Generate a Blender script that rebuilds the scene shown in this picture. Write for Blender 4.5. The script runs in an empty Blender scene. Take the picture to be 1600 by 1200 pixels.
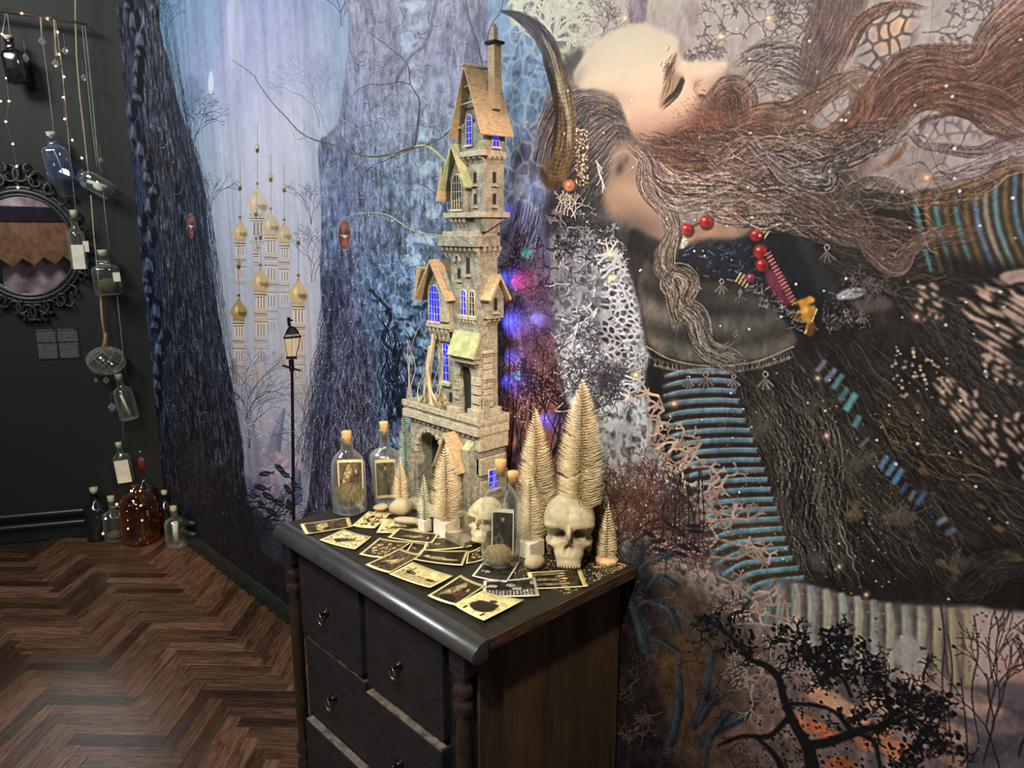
import bpy, bmesh, math, random
import numpy as np
from mathutils import Vector, Matrix, Quaternion
random.seed(7)
PI = math.pi
# ------------------------------------------------------------------ camera
CAM_H = 1.6
FPX = 1180.0
PITCH = math.atan(245 / FPX)
YAW = math.radians(43.4)
_F0 = np.array([-math.cos(YAW), math.sin(YAW), 0.0])
_R = np.array([math.sin(YAW), math.cos(YAW), 0.0])
_Z = np.array([0.0, 0.0, 1.0])
_F = _F0 * math.cos(PITCH) - _Z * math.sin(PITCH)
_U = _F0 * math.sin(PITCH) + _Z * math.cos(PITCH)
_C = np.array([0.0, 0.0, CAM_H])
WALL = 1.3            # y of the mural wall face
TOPZ = 0.85           # height of the chest's top
def _ray(x, y): return _F * FPX + _R * (x - 800) + _U * (600 - y)
def on_y(x, y, w):                     # survey point: where the line of sight meets a plane y = w
    d = _ray(x, y); return Vector(_C + d * (w / d[1]))
def on_x(x, y, w):
    d = _ray(x, y); return Vector(_C + d * (w / d[0]))
def on_z(x, y, z):
    d = _ray(x, y); return Vector(_C + d * ((z - CAM_H) / d[2]))
# ------------------------------------------------------------------ the printed mural, painted in wall metres
class Mural:
    X0, X1, Z0, Z1, RES = -4.12, 0.30, 0.0, 3.0, 640
    def __init__(s):
        s.W = int((s.X1 - s.X0) * s.RES); s.H = int((s.Z1 - s.Z0) * s.RES)
        s.a = np.zeros((s.H, s.W, 3), np.float32); s.rng = np.random.RandomState(5)
        s._fc = {}
    def P(s, pts):                      # photo survey coordinates -> mural texels, with local scale
        p = np.asarray(pts, np.float64).reshape(-1, 2)
        d = _F[None] * FPX + _R[None] * (p[:, :1] - 800) + _U[None] * (600 - p[:, 1:2])
        t = WALL / d[:, 1]
        return np.stack([(d[:, 0] * t - s.X0) * s.RES, (s.Z1 - (CAM_H + d[:, 2] * t)) * s.RES], 1)
    def sc(s, x, y):
        a = s.P([(x, y - 4), (x, y + 4)]); return abs(a[1, 1] - a[0, 1]) / 8
    def noise(s, n, seed=0, ay=1.0, oct=1):  # value noise on the whole print, cell size n texels
        key = (n, seed, ay, oct)
        if key in s._fc: return s._fc[key]
        out = np.zeros((s.H, s.W), np.float32); amp = 1.0; tot = 0
        for o in range(oct):
            nx = max(2.0, n / 2 ** o); ny = max(2.0, n * ay / 2 ** o)
            r = np.random.RandomState(seed * 31 + o * 7 + int(n))
            gh, gw = int(s.H / ny) + 3, int(s.W / nx) + 3
            g = r.rand(gh, gw).astype(np.float32)
            y = np.arange(s.H) / ny; x = np.arange(s.W) / nx
            yi = y.astype(int); xi = x.astype(int); fy = (y - yi).astype(np.float32); fx = (x - xi).astype(np.float32)
            fy = fy * fy * (3 - 2 * fy); fx = fx * fx * (3 - 2 * fx)
            rows = g[yi] * (1 - fy)[:, None] + g[yi + 1] * fy[:, None]
            out += amp * (rows[:, xi] * (1 - fx) + rows[:, xi + 1] * fx); tot += amp; amp *= .55
        out /= tot; s._fc[key] = out
        return out
    @staticmethod
    def blur(m, r):
        r = int(r)
        if r < 1: return m
        for _ in range(2):
            for ax in (0, 1):
                p = np.pad(m, [(r + 1, r) if i == ax else (0, 0) for i in range(2)], mode='edge')
                c = np.cumsum(p, axis=ax, dtype=np.float64)
                m = ((c[2 * r + 1:] - c[:-2 * r - 1]) if ax == 0 else (c[:, 2 * r + 1:] - c[:, :-2 * r - 1])) / (2 * r + 1)
        return m.astype(np.float32)
    def comp(s, x0, y0, m, col):
        h, w = m.shape; r = s.a[y0:y0 + h, x0:x0 + w]
        r += (np.asarray(col, np.float32) - r) * m[..., None]
    def mask(s, pts, soft=1.0, smooth=True):
        q = np.asarray(pts, float)
        if smooth: q = s.spline(q, 6, True)
        p = s.P(q); pad = int(soft * 3 + 3)
        x0 = int(max(0, p[:, 0].min() - pad)); x1 = int(min(s.W, p[:, 0].max() + pad))
        y0 = int(max(0, p[:, 1].min() - pad)); y1 = int(min(s.H, p[:, 1].max() + pad))
        if x1 - x0 < 2 or y1 - y0 < 2: return None
        m = np.zeros((y1 - y0, x1 - x0), np.float32)
        n = len(p); A = p; B = np.roll(p, -1, 0)
        for yi in range(y0, y1):        # scanline crossings
            c = yi + .5
            k = (A[:, 1] <= c) != (B[:, 1] <= c)
            if not k.any(): continue
            a, b = A[k], B[k]
            xs = np.sort(a[:, 0] + (c - a[:, 1]) * (b[:, 0] - a[:, 0]) / (b[:, 1] - a[:, 1])) - x0
            for i in range(0, len(xs) - 1, 2):
                l, r = max(0, int(xs[i] + .5)), int(xs[i + 1] + .5)
                if r > l: m[yi - y0, l:r] = 1
        m = s.blur(m, max(1, soft))
        return x0, y0, m
    def poly(s, pts, col, alpha=1.0, soft=1.0, smooth=True, tex=None, ts=0.0):
        r = s.mask(pts, soft, smooth)
        if r is None: return
        x0, y0, m = r
        h, w = m.shape
        if tex is not None:
            t = tex[y0:y0 + h, x0:x0 + w]; m = m * np.clip(1 - ts + ts * 2 * t, 0, 1)
        s.comp(x0, y0, m * alpha, col)
    def region(s, pts, fn, soft=1.0, smooth=True):  # fn(slice, mask, image) -> colour array, blended by the mask
        r = s.mask(pts, soft, smooth)
        if r is None: return
        x0, y0, m = r
        h, w = m.shape; sl = (slice(y0, y0 + h), slice(x0, x0 + w))
        s.comp(x0, y0, m, fn(sl, s.a[sl]))
    def spline(s, q, k=8, closed=False):
        q = np.asarray(q, float)
        if len(q) < 3: return q if closed else np.stack([np.interp(np.linspace(0, len(q) - 1, k * (len(q) - 1) + 1), range(len(q)), q[:, i]) for i in range(q.shape[1])], 1)
        if closed: e = np.concatenate([q[-1:], q, q[:2]])
        else: e = np.concatenate([2 * q[:1] - q[1:2], q, 2 * q[-1:] - q[-2:-1]])
        out = []; t = np.arange(k)[:, None] / k
        for i in range(len(e) - 3):
            a, b, c, d = e[i:i + 4]
            out.append(.5 * (2 * b + (c - a) * t + (2 * a - 5 * b + 4 * c - d) * t * t + (3 * b - a - 3 * c + d) * t ** 3))
        if not closed: out.append(e[-2:-1])
        return np.concatenate(out)
    def blob(s, x, y, rx, ry, col, alpha=1.0, ang=0.0, hard=1.0):
        t = np.linspace(0, 2 * PI, 14, endpoint=False); c, n = math.cos(ang), math.sin(ang)
        ex, ey = rx * np.cos(t), ry * np.sin(t)
        k = s.sc(x, y)
        if hard >= 1:
            s.poly(np.stack([x + ex * c - ey * n, y + ex * n + ey * c], 1), col, alpha, 1); return
        ctr = s.P([(x, y), (x + 3 * c, y + 3 * n), (x - 3 * n, y + 3 * c)])
        J = np.stack([ctr[1] - ctr[0], ctr[2] - ctr[0]], 1) / 3; Ji = np.linalg.inv(J)
        R = max(np.hypot(*J[:, 0]) * rx, np.hypot(*J[:, 1]) * ry) * 2.2 + 2
        x0, x1 = int(max(0, ctr[0, 0] - R)), int(min(s.W, ctr[0, 0] + R)); y0, y1 = int(max(0, ctr[0, 1] - R)), int(min(s.H, ctr[0, 1] + R))
        if x1 <= x0 or y1 <= y0: return
        X, Y = np.meshgrid(np.arange(x0, x1) - ctr[0, 0], np.arange(y0, y1) - ctr[0, 1])
        u = (Ji[0, 0] * X + Ji[0, 1] * Y) / rx; v = (Ji[1, 0] * X + Ji[1, 1] * Y) / ry
        d = u * u + v * v
        m = np.exp(-d * 1.6) if hard <= 0 else np.clip((1.25 - np.sqrt(d)) / (.5 * (1 - hard) + .05), 0, 1)
        s.comp(x0, y0, (m * alpha).astype(np.float32), col)
    def strands(s, C, col, w=1.0, alpha=.8, taper=True):
        """C: (N, M, 2) photo polylines; col: (N, 3); drawn as dense samples, later ones over earlier"""
        N, M, _ = C.shape
        p = s.P(C.reshape(-1, 2)).reshape(N, M, 2)
        L = np.abs(np.diff(p, axis=1)).max(axis=2).sum(axis=1).max()
        K = int(min(3000, L * 1.25)) + 2
        t = np.linspace(0, M - 1.001, K); i = t.astype(int); f = (t - i)[None, :, None]
        q = p[:, i] * (1 - f) + p[:, i + 1] * f
        u = np.linspace(0, 1, K)
        w = np.broadcast_to(np.asarray(w, float), (N,))[:, None] * (np.minimum(1, 4 * u * (1 - u) + .25)[None] if taper else np.ones((1, K)))
        x, y = q[..., 0], q[..., 1]; xi = np.floor(x).astype(int); yi = np.floor(y).astype(int)
        R = int(math.ceil(w.max() / 2 + .5))
        colb = np.broadcast_to(np.asarray(col, np.float32).reshape(-1, 1, 3), (N, K, 3))
        al = np.broadcast_to(np.asarray(alpha, float), (N,))[:, None]
        for dy in range(-R, R + 2):
            for dx in range(-R, R + 2):
                X, Y = xi + dx, yi + dy
                d = np.hypot(X + .5 - x - .5, Y - y)
                c = np.clip(w / 2 + .6 - d, 0, 1) * np.clip(w + .2, 0, 1) * al
                k = (c > .03) & (X >= 0) & (X < s.W) & (Y >= 0) & (Y < s.H)
                if not k.any(): continue
                Xk, Yk, ck = X[k], Y[k], c[k][:, None].astype(np.float32)
                s.a[Yk, Xk] += (colb[k] - s.a[Yk, Xk]) * ck
    def line(s, pts, w, col, alpha=.9, w1=None, k=8):
        """one solid tapering stroke; w in photo pixels"""
        q = s.spline(pts, k); m = len(q)
        if w1 is None: w1 = w
        ww = np.linspace(w, w1, m) / 2
        if np.ndim(w) == 1: ww = np.interp(np.linspace(0, 1, m), np.linspace(0, 1, len(w)), w) / 2
        d = np.gradient(q, axis=0); n = np.stack([-d[:, 1], d[:, 0]], 1); n /= np.hypot(n[:, 0], n[:, 1])[:, None] + 1e-9
        if ww.max() < 1.3:
            s.strands(q[None], col, max(.7, ww.mean() * 2 * s.sc(*q[m // 2])), alpha, taper=False); return
        s.poly(np.concatenate([q + n * ww[:, None], (q - n * ww[:, None])[::-1]]), col, alpha, 1, smooth=False)
    def hair(s, guide, width, n, cols, w=1.2, alpha=.75, wave=3.0, freq=2.5, jitter=.25, cut=.35):
        """a lock: n wavy strands scattered across a guide; width is a list along the guide (px)"""
        r = s.rng; q = s.spline(guide, 10); M = len(q)
        wd = np.interp(np.linspace(0, 1, M), np.linspace(0, 1, len(width)), width)
        d = np.gradient(q, axis=0); nn = np.stack([-d[:, 1], d[:, 0]], 1); nn /= np.hypot(nn[:, 0], nn[:, 1])[:, None] + 1e-9
        o = (r.rand(n) - .5)
        t = np.linspace(0, 1, M)[None]
        ph = r.rand(n, 1) * 1.5 + o[:, None] * 3; fr = freq * (1 + .25 * r.randn(n, 1))
        off = o[:, None] * wd[None] * (1 + jitter * np.sin(3 * t + 6 * r.rand(n, 1))) + wave * np.sin(2 * PI * (fr * t) + ph) * (.6 + .6 * r.rand(n, 1))
        C = q[None] + nn[None] * off[..., None]
        # cut each strand to a random run of the guide
        a = r.rand(n) * cut; b = 1 - r.rand(n) * cut
        idx = (a[:, None] + (b - a)[:, None] * np.linspace(0, 1, M)[None]) * (M - 1.001)
        i = idx.astype(int); f = (idx - i)[..., None]; rr = np.arange(n)[:, None]
        C = C[rr, i] * (1 - f) + C[rr, i + 1] * f
        cols = np.asarray(cols, np.float32)
        cc = cols[r.randint(0, len(cols), n)] * (.75 + .5 * r.rand(n, 1))
        k = s.sc(*q[M // 2])
        s.strands(C, cc, w * k * (.6 + .8 * r.rand(n)), alpha)
    def twig(s, x, y, ang, ln, w, col, depth=5, spread=.5, bend=.25, alpha=.9, shrink=.74, p3=.25, out=None):
        top = out is None
        if top: out = []
        r = s.rng; q = [(x, y)]; a = ang
        for _ in range(4):
            a += r.randn() * bend; x += math.cos(a) * ln / 4; y += math.sin(a) * ln / 4; q.append((x, y))
        out.append((q, w))
        if depth > 0:
            for sgn in ((-1, 1, 0) if r.rand() < p3 else (-1, 1)):
                s.twig(x, y, a + sgn * spread * (.6 + .8 * r.rand()), ln * shrink * (.75 + .5 * r.rand()), w * .72, col, depth - 1, spread, bend, alpha, shrink, p3, out)
        if top:
            C = np.array([o[0] for o in out], float); W = np.array([o[1] for o in out]) * s.sc(x, y)
            s.strands(C, np.asarray(col, np.float32)[None].repeat(len(C), 0), np.maximum(.7, W), alpha, taper=False)
    def dots(s, n, box, col, size=(1, 2), alpha=.8):
        r = s.rng
        x = box[0] + r.rand(n) * (box[2] - box[0]); y = box[1] + r.rand(n) * (box[3] - box[1])
        C = np.stack([np.stack([x, y], 1), np.stack([x + .8, y + .3], 1)], 1)
        sz = size[0] + r.rand(n) * (size[1] - size[0])
        s.strands(C, np.asarray(col, np.float32)[None].repeat(n, 0), sz, alpha * (.5 + .5 * r.rand(n)), taper=False)
    def cells(s, pts, col, cell=14, w=.16, alpha=.8, soft=2, seed=0, aniso=1.0, fill=None):
        """a net of Voronoi edges (crackle, coral lace) inside an outline"""
        r0 = s.mask(pts, soft)
        if r0 is None: return
        x0, y0, m = r0; h, w_ = m.shape; r = np.random.RandomState(seed)
        gx, gy = int(w_ / cell) + 4, int(h / (cell * aniso)) + 4
        jx, jy = r.rand(gy, gx), r.rand(gy, gx)
        X, Y = np.meshgrid(np.arange(w_), np.arange(h))
        u = X / cell + 1.5 + .35 * (s.noise(22, seed + 3)[y0:y0 + h, x0:x0 + w_] - .5) * 3; v = Y / (cell * aniso) + 1.5
        ui, vi = u.astype(int), v.astype(int)
        f1 = np.full((h, w_), 9., np.float32); f2 = f1.copy()
        for dy in (-1, 0, 1):
            for dx in (-1, 0, 1):
                cx, cy = np.clip(ui + dx, 0, gx - 1), np.clip(vi + dy, 0, gy - 1)
                d = np.hypot(cx + jx[cy, cx] - u, cy + jy[cy, cx] - v).astype(np.float32)
                f2 = np.minimum(f2, np.maximum(f1, d)); f1 = np.minimum(f1, d)
        e = np.clip(1.6 - (f2 - f1) / w, 0, 1)
        if fill is not None: s.comp(x0, y0, m * alpha * .8 * (1 - e), fill)
        s.comp(x0, y0, m * e * alpha, col)
def paint_mural():
    m = Mural(); rng = m.rng
    c = lambda *v: np.array(v, np.float32) / 255
    n_big, n_mid = m.noise(220, 1, 1, 3), m.noise(60, 2, 1, 3)
    n_fine, n_bark = m.noise(14, 3, 1, 3), m.noise(10, 4, 4.0, 3)
    n_vert = m.noise(16, 5, 14.0, 2); n_str = m.noise(9, 9, 1.0, 2)
    def mix(a, b, t): t = np.clip(t, 0, 1)[..., None]; return a * (1 - t) + b * t
    def grad(stops, k, sl):
        t = np.clip(k, 0, 1); out = np.zeros(k.shape + (3,), np.float32)
        xs = [s_[0] for s_ in stops]
        for i in range(3): out[..., i] = np.interp(t, xs, [s_[1][i] / 255 for s_ in stops])
        return out
    YY, XX = np.mgrid[0:m.H, 0:m.W].astype(np.float32)
    vv = YY / m.H; uu = XX / m.W
    def ty(y, x): return float(m.P([(x, y)])[0, 1])
    def tx(x, y): return float(m.P([(x, y)])[0, 0])
    # ---------- base of the whole print
    m.a[:] = grad([(0, (170, 164, 160)), (.5, (120, 112, 112)), (1, (48, 44, 48))], vv, None)
    # ---------- the misty sky between the trunks
    def sky(sl, im):
        y = vv[sl]; x = (XX[sl] - tx(230, 300)) / (tx(540, 300) - tx(230, 300))
        a = grad([(.1, (96, 120, 158)), (.26, (150, 158, 196)), (.36, (172, 182, 206)), (.6, (176, 184, 200)), (.8, (150, 152, 178)), (1, (90, 90, 120))], y, sl)
        teal = grad([(.1, (82, 134, 166)), (.4, (84, 128, 156)), (.7, (88, 118, 150)), (1, (60, 80, 110))], y, sl)
        a = mix(a, teal, np.clip(1 - np.abs(x - .1) * 2.2, 0, 1) ** 1.2)
        a = mix(a, teal, np.clip((x - .85) * 2.5, 0, .55))
        a = a + (n_vert[sl] - .5)[..., None] * .13 + (n_fine[sl] - .5)[..., None] * .06
        return a
    m.region([(150, -80), (600, -80), (600, 500), (560, 900), (300, 900), (150, 500)], sky, 2, False)
    for x, y, rx, ry, al in ((440, 200, 60, 120, .35), (420, 300, 60, 110, .3), (500, 90, 40, 90, .15), (455, 420, 50, 90, .3), (470, 640, 60, 70, .25)):
        m.blob(x, y, rx, ry, c(206, 210, 226), al, 0, 0)
    m.blob(362, 8, 10, 120, c(214, 216, 230), .5, .05, 0); m.blob(374, 60, 12, 90, c(200, 205, 225), .4, .12, 0)
    m.blob(329, 130, 4, 18, c(205, 220, 235), .8, 0, .5)
    m.poly([(312, -60), (345, -60), (340, 60), (322, 130), (318, 80)], c(110, 160, 190), .35, 8)
    # ---------- pale bare trees in the mist
    for x, y0, h, sp, al, col in ((300, 235, 26, .38, .8, (45, 62, 84)), (252, 30, 22, .4, .7, (40, 60, 85)), (256, 70, 22, .3, .7, (40, 60, 85)), (497, 200, 34, .35, .45, (120, 130, 160)), (535, 40, 20, .3, .7, (50, 60, 90)),
                                 (384, 655, 34, .34, .9, (30, 34, 48)), (388, 700, 34, .3, .9, (30, 34, 48)), (487, 350, 20, .25, .7, (70, 75, 100)), (490, 440, 26, .25, .7, (70, 75, 100)), (474, 740, 34, .3, .85, (36, 40, 60)), (330, 330, 18, .3, .7, (50, 70, 90)), (480, 690, 30, .3, .8, (40, 42, 60))):
        for _ in range(3):
            m.twig(x + rng.randn() * 2, y0, -PI / 2 + rng.randn() * .08, h, 1.6, c(*col), 5, sp, .1, al, .72)
    m.blob(299, 145, 13, 28, c(70, 100, 130), .4, 0, .2)
    m.blob(499, 118, 18, 40, c(120, 128, 160), .3, 0, .1)
    # ---------- golden onion-domed towers
    def tower(x, y, rx, spire, length, gold, fade):
        g = c(*gold); w = rx * .62
        cream = c(214, 200, 180); b0 = y + rx * 1.05
        def col_fn(sl, im):
            t = np.clip((YY[sl] - ty(b0, x)) / (ty(b0 + length, x) - ty(b0, x)), 0, 1)
            return mix(np.broadcast_to(cream * fade + c(190, 190, 205) * (1 - fade), t.shape + (3,)), im, t ** 1.6 * .9 + .1)
        m.region([(x - w, b0), (x + w, b0), (x + w * .95, b0 + length), (x - w * .95, b0 + length)], col_fn, 1, False)
        k = 0; yy = b0
        while yy < b0 + length * .8:
            a = (1 - (yy - b0) / length) * fade
            m.line([(x - w * 1.15, yy + 2), (x + w * 1.15, yy + 3)], 3.2, c(196, 168, 120), a * .9); m.line([(x - w * 1.15, yy + 5), (x + w * 1.15, yy + 6)], 1.4, c(90, 80, 86), a * .8)
            for o in (-.45, .1, .6):
                if k % 2 == 0:
                    m.line([(x + w * o, yy + 11), (x + w * o, yy + rx * 1.9)], rx * .17, c(70, 72, 90), a * .85)
                    m.line([(x + w * o - rx * .14, yy + 11), (x + w * o - rx * .14, yy + rx * 1.9)], 1, c(236, 226, 206), a * .8)
            if k % 2 == 1: m.line([(x - w * 1.1, yy + 8), (x + w * 1.1, yy + 9)], 3.5, c(104, 118, 160), a * .7)
            yy += rx * 2.1 if k % 2 == 0 else rx * .9; k += 1
        m.line([(x - w * 1.1, b0 - 1), (x + w * 1.1, b0 + 1)], 4, g * .85, .95)
        for yy in (b0 + 5, b0 + 9): m.line([(x - w * 1.0, yy), (x + w * 1.0, yy)], 1.2, c(110, 84, 50), .7)
        # onion
        s_ = rx / 14.0
        on = [(0, -26), (1.6, -20), (4, -15), (9, -9), (13, -3), (14, 3), (11, 9), (7, 13), (-7, 13), (-11, 9), (-14, 3), (-13, -3), (-9, -9), (-4, -15), (-1.6, -20)]
        P_ = [(x + a * s_, y + b * s_) for a, b in on]
        m.poly(P_, g, 1, 1)
        m.blob(x - 4.5 * s_, y - 3 * s_, 4 * s_, 7 * s_, c(250, 236, 190), .75 * fade + .1, .2, 0)
        m.poly([(x - 1 * s_, y + 1 * s_), (x + 13 * s_, y + 2 * s_), (x + 11 * s_, y + 8 * s_), (x + 1 * s_, y + 7 * s_)], g * .36, .55 * fade, 1, False)
        m.blob(x + 9 * s_, y + 6 * s_, 5 * s_, 7 * s_, g * .45, .5, .3, 0)
        for o in (-8, 0, 8): m.line([(x, y - 22 * s_), (x + o * s_, y - 4 * s_), (x + o * .8 * s_, y + 12 * s_)], .8, g * .6, .5)
        ys = y - 24 * s_
        m.line([(x, ys + 4), (x, spire)], 2.4, g * .6, .95, .6); m.blob(x, ys - 2, 2.4, 2.2, g * .5)
        mid = spire + (ys - spire) * .42
        m.blob(x, mid, 3.1, 6.5, g * .8, 1); m.blob(x, mid + 4, 2.8, 3.6, c(66, 56, 60), .9); m.blob(x - 1, mid - 2, 1, 3, c(255, 246, 220), .8, 0, 0)
    G1, G2 = (206, 178, 120), (178, 140, 78)
    for a in ((402, 318, 17, 190, 60, (208, 192, 150), .75), (444, 366, 12, 256, 130, G1, .7), (375, 362, 12, 254, 90, G1, .7), (423, 352, 14, 240, 170, G1, .85), (400, 385, 6, 300, 40, (190, 176, 150), .5),
              (407, 440, 14, 333, 140, G1, .95), (466, 458, 15, 335, 170, G1, 1), (373, 486, 13, 377, 110, G2, 1)): tower(*a)
    for x, y in ((470, 530), (462, 590), (404, 590), (450, 560), (405, 500), (478, 620)): m.blob(x, y, 14, 22, c(214, 174, 96), .35, 0, 0)
    for i in range(120):   # lace of pale ornament under the domes
        x, y = 375 + rng.rand() * 110, 540 + rng.rand() * 170
        m.line([(x, y), (x + rng.randn() * 6, y + 5), (x + rng.randn() * 7, y + 10 + rng.rand() * 6)], .9, (c(120, 124, 150), c(226, 224, 232), c(190, 150, 90))[i % 3], .6)
    m.line([(366, 560), (366, 600)], 9, c(110, 96, 90), .5)
    m.blob(425, 330, 60, 90, c(196, 200, 212), .28, 0, 0); m.blob(430, 560, 70, 70, c(176, 180, 200), .34, 0, 0); m.blob(440, 640, 60, 60, c(180, 184, 206), .5, 0, 0)
    # ---------- spruce-blue fronds, pink leaves and the shoal of dark fish
    for x, y, h, a in ((412, 770, 110, -.15), (425, 720, 85, .22), (395, 780, 80, -.5), (460, 790, 60, .1)):
        for i in range(34):
            t = i / 34; px, py = x + math.sin(a) * h * t, y - h * t * math.cos(a); l = (1 - t) * 15 + 3
            for sg in (-1, 1): m.line([(px, py), (px + sg * l * .7, py - l * .5)], 1.1, c(62, 84, 132), .7)
    for i in range(26):
        x, y = 395 + rng.rand() * 85, 690 + rng.rand() * 80
        m.blob(x, y, 7, 3.4, (c(190, 150, 150), c(200, 190, 205), c(150, 130, 160))[i % 3], .6, rng.rand() * 3, .6)
    # ---------- trunk at the far left
    TL = [(150, -80), (241, -80), (250, 40), (262, 90), (272, 140), (288, 190), (303, 235), (318, 292), (328, 400), (338, 470), (350, 540), (366, 620), (380, 700), (384, 760), (410, 860), (470, 980), (300, 900), (200, 700)]
    def bark(sl, im):
        y = vv[sl]; base = grad([(.0, (46, 49, 56)), (.3, (42, 46, 56)), (.6, (34, 39, 50)), (1, (22, 24, 30))], y, sl)
        e = np.clip((n_bark[sl] - .44) * 3.6, -1, 1)[..., None] * .6 + np.clip((n_fine[sl] - .5) * 3, -1, 1)[..., None] * .4
        blue = np.clip((n_mid[sl] - .35) * 2, 0, 1)[..., None]
        return np.clip(base * (1 + e * .9) + blue * np.clip(e, 0, 1) * c(52, 64, 84), 0, 1)
    m.region(TL, bark, 2)
    m.hair([(255, -40), (280, 160), (312, 330), (340, 560), (380, 800)], [20, 22, 30, 40, 60], 260, [c(14, 18, 28), c(22, 28, 42), c(60, 72, 96)], 1, .6, 2, 8, .3, .8)
    m.hair([(200, -40), (222, 300), (248, 560), (285, 800)], [20, 30, 50, 60], 260, [c(62, 84, 118), c(38, 54, 82), c(24, 32, 50)], 1.1, .5, 3, 6, .3, .85)
    for i in range(150):    # curls in the bark
        x, y = 225 + rng.rand() * 110, rng.rand() * 780
        if x > 236 + y * .16 or x < 196 + y * .07: continue
        r_ = 5 + rng.rand() * 12; a = rng.rand() * 6
        m.line([(x + r_ * math.cos(a + t) * .6, y + r_ * math.sin(a + t)) for t in (0, .8, 1.6, 2.4)], .9, (c(104, 114, 140), c(12, 15, 24), c(74, 82, 104))[i % 3], .55)
    m.blob(290, 720, 30, 90, c(40, 32, 34), .45, 0, 0)
    # the jagged pale plates that run down the trunk
    yy = 2
    while yy < 640:
        t = yy / 640; x = 201 + 44 * t + 9 * math.sin(yy / 38) + rng.randn() * 4; h = 9 + rng.rand() * 22; w = 4 + rng.rand() * 9
        m.poly([(x + 9, yy - 5), (x + 16, yy + h * .6), (x + 10, yy + h + 8), (x + 2, yy + h)], c(10, 13, 20), .7, 2)
        m.poly([(x, yy), (x + w * .75, yy + h * .25), (x + w, yy + h), (x + w * .3, yy + h * .82), (x - 4, yy + h * .9)], c(104, 112, 130) if yy < 380 else c(84, 108, 146), .65, 2, False)
        m.poly([(x, yy + 2), (x + w * .4, yy + h * .3), (x + 1, yy + h * .8)], c(150, 158, 172), .4, 1, False)
        yy += h * (.9 + rng.rand() * .5)
    # ---------- the broad trunk behind the model tower
    TR = [(548, -80), (756, -80), (762, 120), (778, 200), (800, 330), (800, 900), (470, 900), (482, 780), (490, 690), (500, 600), (512, 540), (503, 480), (500, 420), (502, 330), (497, 230), (512, 210), (528, 190), (537, 130), (546, 50)]
    def bark2(sl, im):
        y = vv[sl]; base = grad([(.1, (138, 138, 156)), (.3, (124, 132, 158)), (.42, (104, 118, 148)), (.52, (74, 88, 118)), (.62, (54, 62, 84)), (.75, (56, 54, 68)), (1, (26, 27, 38))], y, sl)
        e = np.clip((n_fine[sl] - .48) * 2.6, -1, 1)[..., None] * .5 + np.clip((n_bark[sl] - .47) * 3, -1, 1)[..., None] * .45
        return np.clip(base * (1 + e * (.22 + .7 * np.clip((y - .35) * 3, 0, 1)[..., None])) + (n_mid[sl] - .5)[..., None] * c(40, 44, 60), 0, 1)
    m.region(TR, bark2, 2)
    m.blob(528, 480, 26, 110, c(44, 50, 84), .65, 0, 0); m.blob(535, 300, 34, 90, c(84, 100, 148), .5, 0, 0); m.blob(640, 150, 70, 90, c(140, 142, 164), .35, 0, 0)
    for i in range(520):    # feathery scrolls
        x, y = 545 + rng.rand() * 230, rng.rand() * 800
        if x < 560 and y < 200: continue
        r_ = 5 + rng.rand() * 16; a = rng.rand() * 6; k = y / 800
        lt = c(178, 184, 204) if y < 330 else (c(120, 146, 190) if i % 2 else c(128, 126, 150))
        m.line([(x + r_ * math.cos(a + t) * .8, y + r_ * math.sin(a + t)) for t in (0, .7, 1.4, 2.1, 2.8)], .9, lt if i % 3 else c(30, 36, 60), .42)
    m.hair([(520, 420), (512, 560), (505, 680), (495, 830)], [20, 36, 60, 90], 420, [c(16, 20, 34), c(30, 38, 60), c(80, 94, 130)], 1, .6, 3, 7, .3, .85)
    m.hair([(570, 440), (575, 560), (590, 680), (600, 830)], [70, 110, 150, 170], 420, [c(22, 26, 44), c(104, 110, 140), c(90, 84, 106)], 1, .5, 6, 5, .3, .85)
    m.dots(500, (500, 330, 660, 800), c(170, 186, 216), (.8, 2.4), .6)
    def puff(x, y, rx, ry, col, alpha=1.0, ang=0.0, soft=1.2):
        n_ = 14; rr = 1 + .22 * rng.randn(n_); t = np.linspace(0, 2 * PI, n_, endpoint=False); ex, ey = rx * rr * np.cos(t), ry * rr * np.sin(t)
        m.poly(np.stack([x + ex * math.cos(ang) - ey * math.sin(ang), y + ex * math.sin(ang) + ey * math.cos(ang)], 1), col, alpha, soft, True, n_fine, .35)
    # pale cloudlets seen through the upper trunk
    for x, y, rx, ry, a, al in ((646, 8, 16, 11, 0, .9), (637, 68, 13, 17, .3, .95), (652, 40, 9, 12, .8, .6), (645, 100, 8, 10, 0, .7), (648, 130, 10, 13, .2, .75), (664, 212, 12, 12, .6, .8), (664, 262, 17, 12, -.6, .85), (690, 260, 10, 12, 0, .5),
                                (676, 330, 14, 14, 0, .6), (660, 372, 24, 10, .1, .85), (645, 405, 18, 11, .2, .8), (650, 430, 14, 12, 0, .8)):
        m.blob(x, y, rx * 1.3, ry * 1.3, c(84, 94, 124), al * .4, a, 0); puff(x, y, rx, ry, c(154, 178, 204), al * .9, a); puff(x - 2, y + 3, rx * .7, ry * .5, c(196, 210, 226), al * .6, a, 2)
    for pts, w in (([(690, -40), (668, 60), (640, 90), (612, 140)], 5), ([(780, -30), (742, 60), (736, 140), (748, 200)], 22), ([(715, -20), (740, 60), (752, 150)], 3), ([(660, 170), (648, 210), (640, 240)], 5)):
        m.line(pts, w, c(84, 88, 124), .6)
    # the scalloped blue edge, lower right of the trunk
    m.poly([(566, 400), (640, 410), (676, 440), (700, 560), (706, 700), (660, 760), (600, 720), (590, 640), (580, 560), (560, 470)], c(70, 98, 138), .6, 12, True, n_mid, .5)
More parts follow.
